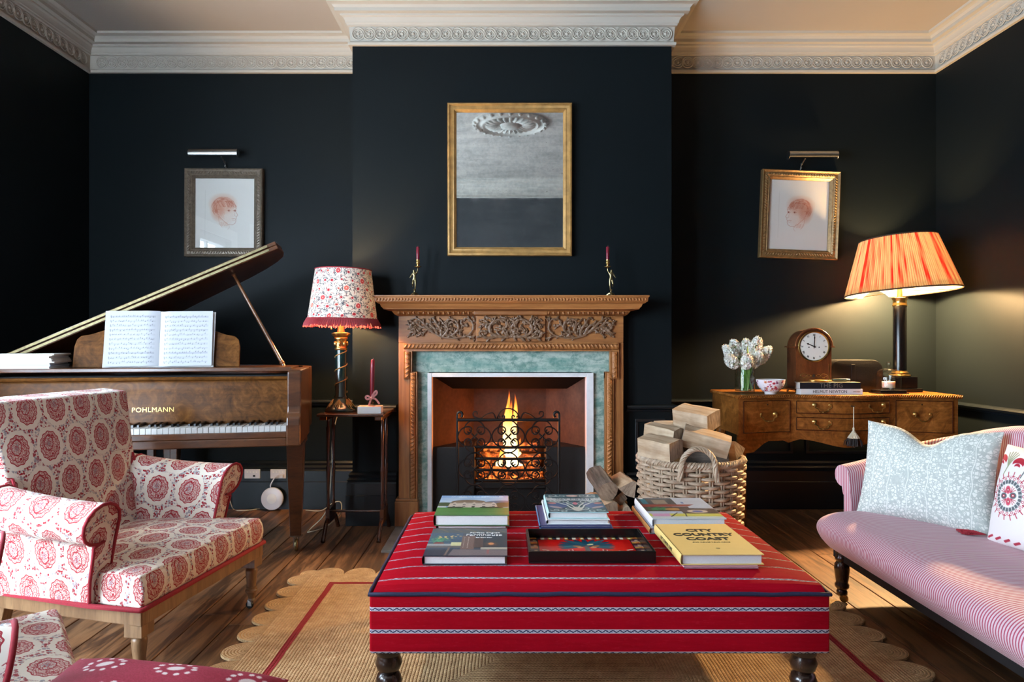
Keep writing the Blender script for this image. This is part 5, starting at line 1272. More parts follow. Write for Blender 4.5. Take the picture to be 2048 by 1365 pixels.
        m.obj('leg', MT['chairwood'], t, smooth=False, bevel=0.003)
    return t
chair = make_armchair('cream and red paisley armchair with scrolled arms standing before the piano')
chair2 = dup(chair, (-0.975, 1.455, 0.0), R(37.6), 'paisley armchair beside the spotted crimson cushion')

# ---------------------------------------------------------------- cushions
def pillow(name, w, h, T, M, mat, parent=None, n=40, pinch=0.06, cv=None, chop=0.0, seed=1, p=2.6, mny=None):
    """stuffed cushion in local XY (face +Z); optional painted face"""
    rs = random.Random(seed); ph = [rs.uniform(0, 6.28) for _ in range(6)]
    nx = cv.nx if cv else n; ny = cv.ny if cv else n
    def pos(u, v, side):
        au, av = abs(u), abs(v)
        t = max(0.0, (1-au**p))**0.55*max(0.0, (1-av**p))**0.55
        px_ = u*w/2*(1-pinch*(1-av**2)*0.55); py_ = v*h/2*(1-pinch*(1-au**2)*0.9)
        if chop and v > 0: 
            g = math.exp(-((u-0.0)/0.30)**2)*v; py_ -= chop*h*g*v; t *= 1-0.25*g
        wr = 0.004*math.sin(u*9+ph[0]+v*3)*av*au+0.003*math.sin(v*11+ph[1])*au
        return (px_, py_, side*(T/2*t)+wr*t)
    m = MB(); cols = []
    for side in (1, -1):
        rows = []; uv = []
        for j in range(ny):
            v = -1+2*j/(ny-1); rows.append([pos(-1+2*i/(nx-1), v, side) for i in range(nx)]); uv.append([((-1+2*i/(nx-1))*w/2, v*h/2) for i in range(nx)])
        b = len(m.f); m.grid(rows, uv=uv, M=M)
        if side > 0: m.f[b:] = [tuple(reversed(q)) for q in m.f[b:]]
        if cv: cols.append(cv.colours())
    if cv: m.col = np.concatenate(cols)
    return m.obj(name, mat, parent, angle=180, fix=False)
def axes(o, ex, ey):
    ex = Vector(ex).normalized(); ey = Vector(ey); ey = (ey-ex*ey.dot(ex)).normalized(); ez = ex.cross(ey)
    return Matrix(((ex.x, ey.x, ez.x, o[0]), (ex.y, ey.y, ez.y, o[1]), (ex.z, ey.z, ez.z, o[2]), (0, 0, 0, 1)))
# crimson tie-dyed cushion on the near armchair
def spotted():
    cv = Canvas(0.46, 0.40, 184, 160, (150, 24, 52)); rs = random.Random(12)
    cv.speckle(0.02, 3)
    for (fx, fy) in ((0.10, 0.33), (0.25, 0.33), (0.40, 0.33), (0.17, 0.22), (0.32, 0.22), (0.10, 0.12), (0.25, 0.12), (0.40, 0.12)):
        cv.ell(fx, fy, 0.017, 0.011, (228, 216, 212), 0.95, rot=0.4, soft=0.2)
        for k in range(11):
            a = 2*PI*k/11+rs.uniform(-0.1, 0.1); cv.ell(fx+0.037*math.cos(a), fy+0.030*math.sin(a), 0.0062, 0.0052, (232, 220, 216), 0.95, soft=0.3, rot=rs.uniform(0, 3))
    for k in range(36): cv.ell(0.012+0.0125*k, 0.392, 0.004, 0.003, (228, 215, 212), 0.8, soft=0.4); cv.ell(0.012+0.0125*k, 0.008, 0.004, 0.003, (228, 215, 212), 0.8, soft=0.4)
    return cv
MC = axes((-0.61, 1.10, 0.392), (0.99, 0.0, -0.10), (0.0, 0.99, 0.05))
o = pillow('cushion', 0.40, 0.40, 0.11, MC, MT['print_cloth'], None, cv=spotted(), seed=5, pinch=0.05)
tag(o, 'crimson cushion with white tie-dyed spots lying beside a paisley armchair', 'cushion')

st_ = thing('footstool', 'low beech footstool under the spotted crimson cushion', 'footstool', (-0.525, 1.04, 0.0))
soft_hexa('padded_top', [(-0.14, -0.14, 0.255), (0.14, -0.14, 0.255), (0.14, 0.14, 0.255), (-0.14, 0.14, 0.255), (-0.135, -0.135, 0.336), (0.135, -0.135, 0.336), (0.135, 0.135, 0.336), (-0.135, 0.135, 0.336)], MT['paisley'], st_, 5, 0.02, 3, None)
m = MB(); m.box((-0.138, -0.138, 0.215), (0.138, 0.138, 0.257)); m.obj('frame', MT['chairwood'], st_, smooth=False, bevel=0.004)
for sx in (-1, 1):
    for sy in (-1, 1):
        m = MB(); m.lathe([(0.012, 0.0), (0.015, 0.006), (0.012, 0.02), (0.018, 0.05), (0.013, 0.06), (0.02, 0.12), (0.022, 0.17), (0.015, 0.18), (0.021, 0.19), (0.021, 0.218)], 18, c=(sx*0.108, sy*0.108, 0)); m.obj('leg', MT['chairwood'], st_)

# ---------------------------------------------------------------- striped sofa along the right wall
def stripes(axis):
    m = Mat('red_white_ticking_'+axis)
    if axis == 'uv': t = m.sep(m.uv())[0]
    else: t = m.sep(m.ob())[1]
    f = m.fract(t/0.0098); k = m.smooth(m.abs(f-0.5), 0.17, 0.24)
    wv = m.noise(m.ob(), 700, 1)
    m.pr(Base_Color=m.mix(k, (0.38, 0.045, 0.095), (0.64, 0.49, 0.54)), Roughness=0.8, Normal=m.bump(wv, 0.1, 0.001), Sheen_Weight=0.15); return m.mat
MT['stripe_y'] = stripes('y'); MT['stripe_uv'] = stripes('uv')
sofa = thing('sofa', 'red and white ticking striped settee with scrolled arm and turned legs', 'sofa', (1.65, 1.70, 0.0))
S0, S1 = 0.55, 2.80
prof = [(1.40, 0.205), (1.315, 0.205), (1.288, 0.225), (1.268, 0.255), (1.262, 0.285), (1.272, 0.312), (1.298, 0.333), (1.34, 0.345), (1.42, 0.352), (1.55, 0.354), (1.70, 0.350), (1.83, 0.345)]
P_ = catmull([(a, 0, b) for a, b in prof], 3)
rows = []; 
ys = [S1, S1-0.002, S1-0.008, S1-0.02, S1-0.04, S1-0.07]+[S1-0.07-(S1-S0-0.07)*k/24 for k in range(1, 25)]
for y in ys:
    e = (S1-y)/0.07; k = 1.0 if e >= 1 else math.sqrt(max(0, 1-(1-e)**2))
    rows.append([(1.66+(p.x-1.66)*(0.93+0.07*k), y-0.0, 0.275+(p.z-0.275)*(0.45+0.55*k)) for p in P_])
m = MB(); m.grid(rows); m.f.append(tuple(range(len(P_)))); m.obj('seat', MT['stripe_y'], sofa, w=True, angle=75)
# arm and back in one sweep: arm front -> far corner -> along the wall
pl = catmull([(1.415, 2.775, 0.520), (1.52, 2.795, 0.540), (1.63, 2.805, 0.575), (1.72, 2.79, 0.618), (1.785, 2.715, 0.662), (1.805, 2.58, 0.705), (1.81, 2.35, 0.738), (1.81, 1.8, 0.75), (1.81, 1.2, 0.745), (1.81, 0.55, 0.72)], 5)
rows = []; uvs = []; L = 0.0
for i, p in enumerate(pl):
    d = pl[min(i+1, len(pl)-1)]-pl[max(i-1, 0)]; d.z = 0; d.normalize(); inw = Vector((d.y, -d.x, 0)); o_ = -inw   # right-hand side of travel faces the room
    if i: L += (p-pl[i-1]).length
    Hh = p.z; flare = 0.01 if i < 12 else 0.02
    sec = [(0.0, 0.30), (0.006, 0.38), (0.012, Hh-0.10), (0.018, Hh-0.05)]
    for k in range(17):
        a = R(160)-R(250)*k/16; sec.append((0.062+0.044*math.cos(a), Hh-0.044+0.044*math.sin(a)))
    sec += [(0.055, Hh-0.12), (0.05, 0.40), (0.048, 0.205)]
    arc = 0; row = []; uv = []
    for k, (o2, z) in enumerate(sec):
        q = p+o_*o2; row.append((q.x, q.y, z))
        uv.append((L, 0.0))
    rows.append(row); uvs.append(uv)
m = MB(); m.grid(rows, uv=uvs); m.obj('arm_and_back', MT['stripe_uv'], sofa, w=True, angle=75)
m = MB(); r0 = rows[0]; m.add([(q[0]-0.001, q[1], q[2]) for q in r0], [tuple(range(len(r0)))], [(q[1], q[2]) for q in r0]); m.obj('arm_front', MT['stripe_uv'], sofa, w=True, smooth=False)
m = MB(); m.box((1.33, S0, 0.165), (1.855, S1-0.04, 0.206)); m.obj('base_frame', MT['felt'], sofa, w=True, smooth=False)
for (x_, y_) in ((1.335, 2.70), (1.335, 0.65), (1.80, 2.70), (1.80, 0.65)):
    m = MB(); m.lathe([(0.014, 0.03), (0.02, 0.034), (0.021, 0.045), (0.017, 0.052), (0.026, 0.062), (0.027, 0.072), (0.022, 0.08), (0.026, 0.105), (0.029, 0.135), (0.027, 0.152), (0.02, 0.162), (0.026, 0.17), (0.027, 0.18), (0.021, 0.187), (0.025, 0.206)], 22, c=(x_, y_, 0)); lg = m.obj('leg', MT['darkwood'], sofa, w=True)
    m = MB(); m.lathe([(0.0, -0.008), (0.014, -0.008), (0.016, -0.004), (0.016, 0.004), (0.014, 0.008), (0.0, 0.008)], 18, M=Matrix.Translation((x_+0.008, y_, 0.0165)) @ Matrix.Rotation(R(60), 4, 'Z') @ Matrix.Rotation(PI/2, 4, 'Y')); m.lathe([(0.012, 0.026), (0.017, 0.03), (0.017, 0.036)], 14, c=(x_, y_, 0)); m.obj('castor', MT['brass'], lg, w=True)
# sage and cream cushion
def sage():
    m = Mat('sage_block_print_linen'); U = m.uv(); u, v, _ = m.sep(U)
    nv = m.node('ShaderNodeVectorMath', operation='MULTIPLY_ADD'); m.set(nv.inputs[0], m.noisec(U, 95, 1)); nv.inputs[1].default_value = (0.008, 0.008, 0.0); m.set(nv.inputs[2], U); wob = S(m, nv.outputs[0]); e = m.vor(wob, 78, 'DISTANCE_TO_EDGE', 0.75); e3 = m.vor(wob, 34, 'DISTANCE_TO_EDGE', 0.9)
    n = m.noise(U, 55, 3)
    f = m.abs(m.fract(u/0.072+m.sin(v*62.0)*0.05)-0.5)*0.072
    vine = m.smooth(f, 0.0020, 0.0008); hollow = m.smooth(m.abs(m.fract(v/0.05)-0.5), 0.3, 0.42)*m.smooth(f, 0.0012, 0.0005)
    ln = m.smooth(e, 0.15, 0.06); k = m.mx(ln*0.66, m.smooth(e3, 0.05, 0.02)*0.6)
    k = k*(1.0-vine); k = m.mx(k, m.band(f, 0.0021, 0.0036)*0.6)
    grn = m.mix(m.smooth(n, 0.4, 0.65), (0.30, 0.36, 0.335), (0.38, 0.44, 0.40))
    wv = m.noise(U, 900, 1)
    m.pr(Base_Color=m.mix(k, (0.82, 0.84, 0.79), grn), Roughness=0.9, Normal=m.bump(wv, 0.12, 0.001)); return m.mat
MT['sage'] = sage()
cb = Vector((1.553, 2.58, 0.352)); ct = Vector((1.645, 2.615, 0.690))
ctr = (cb+ct)/2
MC = axes(ctr+Vector((0.01, 0.01, 0.0)), (0.262, -0.345, 0.0), (ct-cb))
o = pillow('cushion', 0.475, 0.385, 0.15, MC, MT['sage'], None, n=46, chop=0.15, seed=3, pinch=0.10)
tag(o, 'sage green block-printed cushion with a karate chop dent against the sofa arm', 'cushion')
# embroidered suzani cushion
def suzani():
    cv = Canvas(0.325, 0.290, 308, 280, (238, 232, 230)); red = (176, 28, 52); pink = (214, 92, 112); gry = (92, 100, 104)
    for (cx, cy) in ((0.085, 0.145), (0.235, 0.13), (0.375, 0.145)):
        for k in range(20):
            a = 2*PI*k/20; c, s = math.cos(a), math.sin(a)
            cv.line([(cx+0.054*c, cy+0.054*s), (cx+0.070*c, cy+0.070*s)], 0.0028, red); cv.line([(cx+0.0575*c-0.006*s, cy+0.0575*s+0.006*c), (cx+0.0575*c+0.006*s, cy+0.0575*s-0.006*c)], 0.002, red)
            a2 = a+PI/20; cv.ell(cx+0.051*math.cos(a2), cy+0.051*math.sin(a2), 0.0042, 0.0042, red, 0.9, ring=0.6, soft=0.3)
        cv.ell(cx, cy, 0.046, 0.046, gry, 1, ring=0.76, soft=0.06)
        for k in range(24):
            a = 2*PI*k/24; cv.line([(cx+0.035*math.cos(a), cy+0.035*math.sin(a)), (cx+0.046*math.cos(a), cy+0.046*math.sin(a))], 0.002, (238, 232, 230))
        for k in range(4):
            a = PI/2*k+0.2; x_, y_ = cx+0.017*math.cos(a), cy+0.017*math.sin(a)
            cv.ell(x_, y_, 0.0115, 0.009, pink if k % 2 else gry, 1, rot=a, soft=0.2); cv.ell(x_, y_, 0.006, 0.0045, red, 1, rot=a, soft=0.2); cv.ell(x_, y_, 0.003, 0.002, (240, 230, 225), 1, rot=a, soft=0.3)
            b = a+PI/4
            for d in (-0.25, 0, 0.25): cv.line([(cx+0.012*math.cos(b), cy+0.012*math.sin(b)), (cx+0.030*math.cos(b+d), cy+0.030*math.sin(b+d))], 0.0018, red)
        cv.ell(cx, cy, 0.004, 0.004, (240, 235, 230))
    for k, x_ in enumerate((0.02, 0.085, 0.15, 0.215, 0.28, 0.345, 0.41)):
        cv.ell(x_, 0.243, 0.020, 0.017, red, 1, soft=0.1); cv.ell(x_, 0.231, 0.020, 0.012, (238, 232, 230), 1, soft=0.1); cv.ell(x_, 0.234, 0.010, 0.008, red, 1, soft=0.2); cv.ell(x_, 0.227, 0.011, 0.007, (238, 232, 230), 1, soft=0.1)
        g = (108, 112, 110) if k % 2 else (150, 156, 120)
        for d in (-0.5, -0.25, 0, 0.25, 0.5): cv.line([(x_+0.032, 0.228), (x_+0.032+0.035*math.sin(d), 0.228+0.045*math.cos(d))], 0.004, g, 0.9)
        cv.line([(x_+0.032, 0.228), (x_+0.024, 0.203)], 0.004, g)
    for k in range(14): cv.line([(0.01+0.032*k, 0.012), (0.03+0.032*k, 0.02)], 0.006, red, 0.9)
    return cv
cb = Vector((1.632, 2.365, 0.352)); MC = axes(Vector((1.632+0.055+0.038, 2.365-0.215, 0.352+0.158)), (0.10, -0.99, 0.0), (0.22, 0.0, 0.95))
o = pillow('cushion', 0.42, 0.34, 0.14, MC, MT['print_cloth'], None, cv=suzani(), seed=8, pinch=0.05)
tag(o, 'white cushion embroidered with red and grey suzani medallions on the sofa', 'cushion')
m = MB(); rs = random.Random(2)
tp = Vector((1.636, 2.382, 0.361))
for k in range(70): m.tube([tp+Vector((0.03, -0.02, 0.002)), tp+Vector((rs.uniform(-0.02, 0.01), rs.uniform(-0.005, 0.02), rs.uniform(-0.004, 0.008))), tp+Vector((rs.uniform(-0.03, 0.0), rs.uniform(-0.01, 0.06), rs.uniform(-0.008, 0.004)))], 0.0014, 4)
m.obj('tassel', MT['red_pipe'], o, label='red tassel at the cushion corner')

# ---------------------------------------------------------------- red ottoman
def woven(name, ax):
    m = Mat(name); o = m.ob(); X, Y, Z = m.sep(o); v = Y if ax == 'y' else Z; u = X; per = 0.0585
    t = (m.fract(v/per)-0.5)*per if ax == 'z' else (m.fract(v/0.082)-0.5)*0.082
    bd = m.abs(t); tri = (m.abs(m.fract(u/0.019)-0.5)*2.0-0.5)*0.0055
    bw = 0.0052 if ax == 'z' else 0.0036; tri = tri*(bw/0.0052); bandm = bd < bw; zig = m.abs(t-tri) < 0.0014; edge = m.band(bd, bw-0.001, bw)
    core = m.mix(zig, m.mix(m.noise(o, 400, 1) > 0.5, (0.62, 0.58, 0.62), (0.30, 0.28, 0.38)), (0.020, 0.022, 0.07))
    core = m.mix(edge, core, (0.70, 0.62, 0.64))
    wv = m.noise(m.mapping(o, scale=(0.2, 1, 1)), 260, 3); slub = m.noise(m.mapping(o, scale=(0.06, 1, 1)), 120, 3)
    red = m.mix(slub, (0.29, 0.0010, 0.0060), (0.42, 0.0035, 0.0160)); red = m.mix(m.smooth(wv, 0.55, 0.75)*0.3, red, (0.52, 0.02, 0.04))
    if ax == 'y': core = m.mix(m.smooth(m.noise(o, 90, 1), 0.4, 0.6), core, m.mix(0.5, core, (0.33, 0.012, 0.024)))
    m.pr(Base_Color=m.mix(bandm, red, core), Roughness=0.82, Normal=m.bump(wv, 0.2, 0.0012), Specular_IOR_Level=0.06); return m.mat
MT['woven_top'] = woven('red_woven_stripe_top', 'y'); MT['woven_side'] = woven('red_woven_stripe_side', 'z')
OX0, OX1, OY0, OY1 = -0.357, 0.860, 1.80, 2.62
ott = thing('ottoman', 'large crimson woven ottoman with stitched stripes and navy piping', 'ottoman', (0.25, 2.21, 0.0), R(-0.3))
def sag(p): 
    if abs(p.y-OY0) < 0.03: p.z += 0.0
    return p
soft_hexa('base_upholstery', [(OX0, OY0, 0.202), (OX1, OY0, 0.202), (OX1, OY1, 0.202), (OX0, OY1, 0.202), (OX0, OY0, 0.360), (OX1, OY0, 0.360), (OX1, OY1, 0.360), (OX0, OY1, 0.360)], MT['woven_side'], ott, 6, 0.008, 2, None, w=True)
def crown(p):
    s = (p.x-(OX0+OX1)/2)/((OX1-OX0)/2); t = (p.y-(OY0+OY1)/2)/((OY1-OY0)/2)
    if p.z > 0.365: p.z += 0.020*(1-abs(s)**10)*(1-abs(t)**10)
    return p
soft_hexa('top_pad', [(OX0+0.006, OY0+0.004, 0.356), (OX1-0.006, OY0+0.004, 0.356), (OX1-0.006, OY1-0.004, 0.356), (OX0+0.006, OY1-0.004, 0.356), (OX0+0.016, OY0+0.016, 0.378), (OX1-0.016, OY0+0.016, 0.378), (OX1-0.016, OY1-0.016, 0.378), (OX0+0.016, OY1-0.016, 0.378)], MT['woven_top'], ott, 16, 0.010, 3, crown, w=True)
m = MB(); rs = random.Random(3); P = []
for (a, b) in (((OX0, OY0), (OX1, OY0)), ((OX1, OY0), (OX1, OY1)), ((OX1, OY1), (OX0, OY1)), ((OX0, OY1), (OX0, OY0))):
    for k in range(24): P.append((a[0]+(b[0]-a[0])*k/24, a[1]+(b[1]-a[1])*k/24, 0.3615+rs.uniform(-0.0016, 0.0016)))
m.tube([(p[0], p[1], p[2]) for p in P], 0.0058, 8, closed=True); m.obj('navy_piping', MT['navy_pipe'], ott, w=True)
for (x_, y_) in ((OX0+0.045, OY0+0.04), (OX1-0.055, OY0+0.04), (OX1-0.055, OY1-0.045), (OX0+0.045, OY1-0.045)):
    m = MB(); m.lathe([(0.014, 0.0088), (0.022, 0.012), (0.026, 0.024), (0.022, 0.036), (0.017, 0.042), (0.028, 0.05), (0.034, 0.068), (0.028, 0.086), (0.02, 0.092), (0.03, 0.1), (0.036, 0.117), (0.03, 0.134), (0.021, 0.14), (0.031, 0.148), (0.0365, 0.165), (0.031, 0.181), (0.03, 0.186), (0.034, 0.19), (0.034, 0.203)], 28, c=(x_, y_, 0)); m.obj('leg', MT['darkwood'], ott, w=True)
# ---------------------------------------------------------------- scalloped jute rug
def jute(name, kind):
    m = Mat(name); o = m.ob(); X, Y, Z = m.sep(o)
    if kind == 'field':
        dx = m.abs(X-0.1975)-0.925; dy = m.abs(Y-2.188)-0.702; d = m.mx(dx, dy)*1.0; along = m.mix(dx > dy, m.comb(X, X, X), m.comb(Y, Y, Y)); al = m.sep(along)[0]
    else:
        u, v, _ = m.sep(m.uv()); d = m.sqrt(u*u+v*v); al = m.math('ARCTAN2', v, u)*0.07
    d = d+(m.noise(o, 9, 2)-0.5)*0.006
    row = m.fract(d/0.0108); tw = m.fract(al/0.011+m.abs(row-0.5)*0.9+m.floor(d/0.0108)*0.37)
    hgt = m.math('MULTIPLY', m.sqrt(m.mx(0.02, 1.0-m.math('POWER', (row-0.5)*2.0, 2))), 0.65+m.sin(tw*PI)*0.35)
    n = m.noise(o, 22, 4); f = m.noise(o, 300, 2); cell = m.noise(m.comb(al, m.floor(d/0.0108), 0.0), 60, 2)
    c = m.ramp(n*0.4+f*0.3+cell*0.3, [(0.3, (0.34, 0.195, 0.085)), (0.55, (0.60, 0.395, 0.195)), (0.75, (0.80, 0.60, 0.36))])
    c = m.mix(m.smooth(hgt, 0.5, 0.1)*0.55, c, (0.16, 0.085, 0.036))
    if kind == 'field':
        stripe = m.math('MULTIPLY', m.band(d, -0.008, 0.016), 1.0); c = m.mix(stripe, c, m.mix(f, (0.22, 0.008, 0.014), (0.36, 0.018, 0.026)))
    m.pr(Base_Color=c, Roughness=0.95, Normal=m.bump(hgt+f*0.12, 0.8, 0.006)); return m.mat
MT['jute'] = jute('braided_jute', 'field'); MT['jute_scallop'] = jute('braided_jute_scallop', 'scallop')
RX0, RX1, RY0, RY1 = -0.848, 1.243, 1.366, 3.01; RT = 0.0085
rug = thing('scalloped_rug', 'braided jute rug with scalloped border and thin red stripe under the ottoman', 'rug', (0.2, 2.05, 0.0005))
m = MB(); m.box((RX0, RY0, 0.001), (RX1, RY1, RT)); m.obj('rug_field', MT['jute'], rug, w=False, smooth=False).location = (-0.2, -2.05, 0)
def scallop(cx, cy, a, n=14, hw_=0.0685, dp=0.088, dz=0.0):
    m = MB(); P = [(hw_*math.cos(PI*k/n), dp*math.sin(PI*k/n)) for k in range(n+1)]
    P2 = P+[(-hw_, -0.02), (hw_, -0.02)]; uv = [(x_*0.088/0.0685, y_) for (x_, y_) in P2]
    N = len(P2); m.add([(x_, y_, 0.001) for (x_, y_) in P2]+[(x_*0.985, y_*0.985, RT-0.0004) for (x_, y_) in P2], [tuple(range(N-1, -1, -1)), tuple(range(N, 2*N))]+[(i, (i+1) % N, N+(i+1) % N, N+i) for i in range(N)], uv+uv, M=Matrix.Translation((cx, cy, dz)) @ Matrix.Rotation(a, 4, 'Z'))
    m.obj('scallop', MT['jute_scallop'], rug, w=True, smooth=False)
k = 12; st = (RY1-RY0)/k
for i in range(k):
    scallop(RX0+0.001, RY0+st*(i+0.5), PI/2, hw_=st/2); scallop(RX1-0.001, RY0+st*(i+0.5), -PI/2, hw_=st/2)
k = 15; st = (RX1-RX0)/k
for i in range(k): scallop(RX0+st*(i+0.5), RY1-0.001, 0, hw_=st/2)
for (cx, cy, a) in ((RX0+0.01, RY1-0.01, PI/4), (RX1-0.01, RY1-0.01, -PI/4)): scallop(cx, cy, a, hw_=0.055, dp=0.075, dz=-0.0012)

# ---------------------------------------------------------------- books and tray on the ottoman
def book(label, x0, x1, y0, y1, z0, t, cmat, cv=None, rot=0.0, group=None, pmat=None, spine=None, name='book', cover=None):
    cx, cy = (x0+x1)/2, (y0+y1)/2; w, d = x1-x0, y1-y0
    b = thing(name, label, 'book', (cx, cy, z0), rot, group)
    c = 0.0028
    m = MB(); m.box((-w/2+0.004, -d/2+0.005, c), (w/2-0.006, d/2-0.005, t-c)); m.obj('page_block', pmat or MT['paper'], b, smooth=False)
    for nm, za, zb in (('back_cover', 0.0, c), ('front_cover', t-c, t)):
        m = MB(); m.box((-w/2, -d/2, za), (w/2, d/2, zb)); m.obj(nm, cmat if nm == 'back_cover' else (cover or cmat), b, smooth=False, bevel=0.0008, segs=1)
    m = MB(); n = 7; P = [(-w/2-0.003*math.sin(PI*i/(n-1)), t*i/(n-1)) for i in range(n)]
    m.grid([[(x_, -d/2, z), (x_, d/2, z)] for (x_, z) in P]+[[(x_+0.003, -d/2, z), (x_+0.003, d/2, z)] for (x_, z) in P[::-1]], cu=True); m.obj('spine', spine or cmat, b)
    if cv is not None:
        print_sheet('cover_print', cv, MT['print_gloss'], b, Matrix.Translation((-w/2, -d/2, t+0.0004)))
    return b, w, d
def flat(x_, y_, z): return Matrix.Translation((x_, y_, z))
OZ = 0.3985
PL = lambda n_, c, r=0.35: plain(n_, c, r, nscale=15, namp=0.04)
# left back pair
mred = PL('dark_red_cloth', (0.12, 0.012, 0.02)); mgrn = PL('green_jacket', (0.05, 0.14, 0.06)); mslate = PL('slate_jacket', (0.025, 0.035, 0.05)); 
b1, w, d = book('dark red book lying under the country house book', -0.228, 0.010, 2.30, 2.585, OZ, 0.012, mred)
cv = Canvas(0.25, 0.292, 190, 168, (128, 176, 224))
for k in range(40): cv.rect(0, 0.15+0.0036*k, 0.25, 0.154+0.0036*k, (196-int(2.1*k), 218-int(1.4*k), 238-int(0.5*k)))
rs = random.Random(4)
for k in range(30): cv.ell(rs.uniform(0, 0.25), rs.uniform(0.19, 0.27), rs.uniform(0.02, 0.05), 0.006, (214, 228, 240), 0.35, soft=0.8)
cv.ell(0.225, 0.175, 0.06, 0.035, (86, 110, 140), 0.9, soft=0.1); cv.ell(0.105, 0.185, 0.062, 0.036, (126, 108, 86), 1, soft=0.08); cv.ell(0.02, 0.15, 0.04, 0.03, (54, 84, 54), 1, soft=0.1); cv.ell(0.235, 0.145, 0.04, 0.035, (72, 88, 62), 1, soft=0.1)
cv.poly([(0.035, 0.10), (0.040, 0.165), (0.06, 0.19), (0.10, 0.187), (0.13, 0.192), (0.205, 0.165), (0.213, 0.10)], (206, 194, 180))
cv.poly([(0.04, 0.165), (0.06, 0.192), (0.19, 0.185), (0.205, 0.165)], (150, 134, 118))
for i in range(5):
    x_ = 0.052+0.035*i; cv.poly([(x_-0.003, 0.165), (x_+0.012, 0.165), (x_+0.0045, 0.185)], (214, 202, 188))
    cv.rect(x_, 0.142, x_+0.010, 0.154, (84, 88, 98)); cv.rect(x_, 0.112, x_+0.010, 0.127, (70, 74, 84))
cv.rect(0.12, 0.104, 0.130, 0.125, (40, 40, 42)); cv.rect(0, 0, 0.25, 0.104, (70, 134, 62))
for k in range(60): cv.rect(rs.uniform(-0.05, 0.2), 0.0+k*0.0016, rs.uniform(0.05, 0.28), 0.0016+k*0.0016, (52, 112, 60) if rs.random() < 0.6 else (104, 158, 84), 0.5)
for x_ in (0.05, 0.075, 0.165, 0.19, 0.215): cv.ell(x_, 0.104, 0.016, 0.011, (40, 62, 38), 1, soft=0.2)
cv.rect(0.0, 0.104, 0.03, 0.125, (210, 214, 216), 0.9); cv.speckle(0.02, 1)
b2, w, d = book('hardback with a stone manor house on its cover, topmost of its pair', -0.236, 0.016, 2.292, 2.584, OZ+0.0125, 0.037, mgrn, cv)
text('AT HOME IN THE COTSWOLDS', 0.0125, MT['white_ink'], b2, flat(0.008, 0.122, 0.0378), space=1.05, sx=1.05)
# farmhouse book
cv = Canvas(0.238, 0.286, 180, 165, (58, 78, 98)); rs = random.Random(6)
cv.rect(0, 0.24, 0.24, 0.29, (74, 84, 92)); 
for k in range(6): cv.line([(0.02+0.04*k, 0.285), (0.05+0.045*k, 0.245)], 0.006, (128, 104, 72), 0.7)
cv.rect(0, 0.23, 0.24, 0.242, (92, 90, 84), 0.8); cv.rect(0.0, 0.08, 0.10, 0.235, (60, 88, 116)); cv.rect(0.13, 0.07, 0.238, 0.235, (34, 46, 62)); cv.rect(0.1, 0.06, 0.14, 0.2, (120, 92, 86))
for k in range(9): cv.rect(0.107, 0.075+0.013*k, 0.109, 0.081+0.013*k, (226, 214, 206)); cv.rect(0.119, 0.075+0.013*k, 0.121, 0.081+0.013*k, (226, 214, 206))
cv.rect(0.138, 0.08, 0.165, 0.19, (92, 62, 56), 0.8); cv.ell(0.19, 0.115, 0.009, 0.012, (236, 170, 110), 1, soft=0.5); cv.ell(0.19, 0.112, 0.02, 0.02, (170, 80, 40), 0.4, soft=0.9)
for k in range(90): cv.ell(rs.gauss(0.033, 0.014), rs.gauss(0.155, 0.018), 0.004, 0.003, (90, 164, 120) if rs.random() < 0.7 else (60, 120, 84), 0.9)
for k in range(16): cv.ell(rs.gauss(0.045, 0.022), rs.gauss(0.19, 0.012), 0.004, 0.003, (230, 190, 110), 1)
cv.ell(0.033, 0.12, 0.016, 0.013, (130, 54, 52), 1, soft=0.1); cv.rect(0.0, 0.095, 0.075, 0.115, (168, 170, 170)); cv.rect(0.07, 0.095, 0.1, 0.13, (214, 212, 160)); cv.rect(0.0, 0.075, 0.1, 0.095, (104, 100, 100))
cv.rect(0.16, 0.055, 0.238, 0.08, (178, 170, 156)); cv.rect(0.0, 0.0, 0.238, 0.058, (36, 50, 70)); cv.poly([(0.07, 0.0), (0.08, 0.06), (0.238, 0.05), (0.238, 0.0)], (120, 108, 112)); cv.line([(0.06, 0.0), (0.068, 0.075)], 0.006, (120, 96, 88)); cv.line([(0.182, 0.02), (0.182, 0.055)], 0.007, (150, 90, 90)); cv.speckle(0.025, 2)
b3, w, d = book('dark hardback with a farmhouse kitchen photograph on its cover', -0.230, 0.007, 1.925, 2.213, OZ, 0.026, mslate, cv)
text('Perfect English', 0.018, MT['white_ink'], b3, flat(0.050, 0.088, 0.0268), sx=0.9); text('Farmhouse', 0.026, MT['white_ink'], b3, flat(0.048, 0.064, 0.0268), sx=0.98); text('Ros Byam Shaw', 0.008, MT['white_ink'], b3, flat(0.048, 0.036, 0.0268))
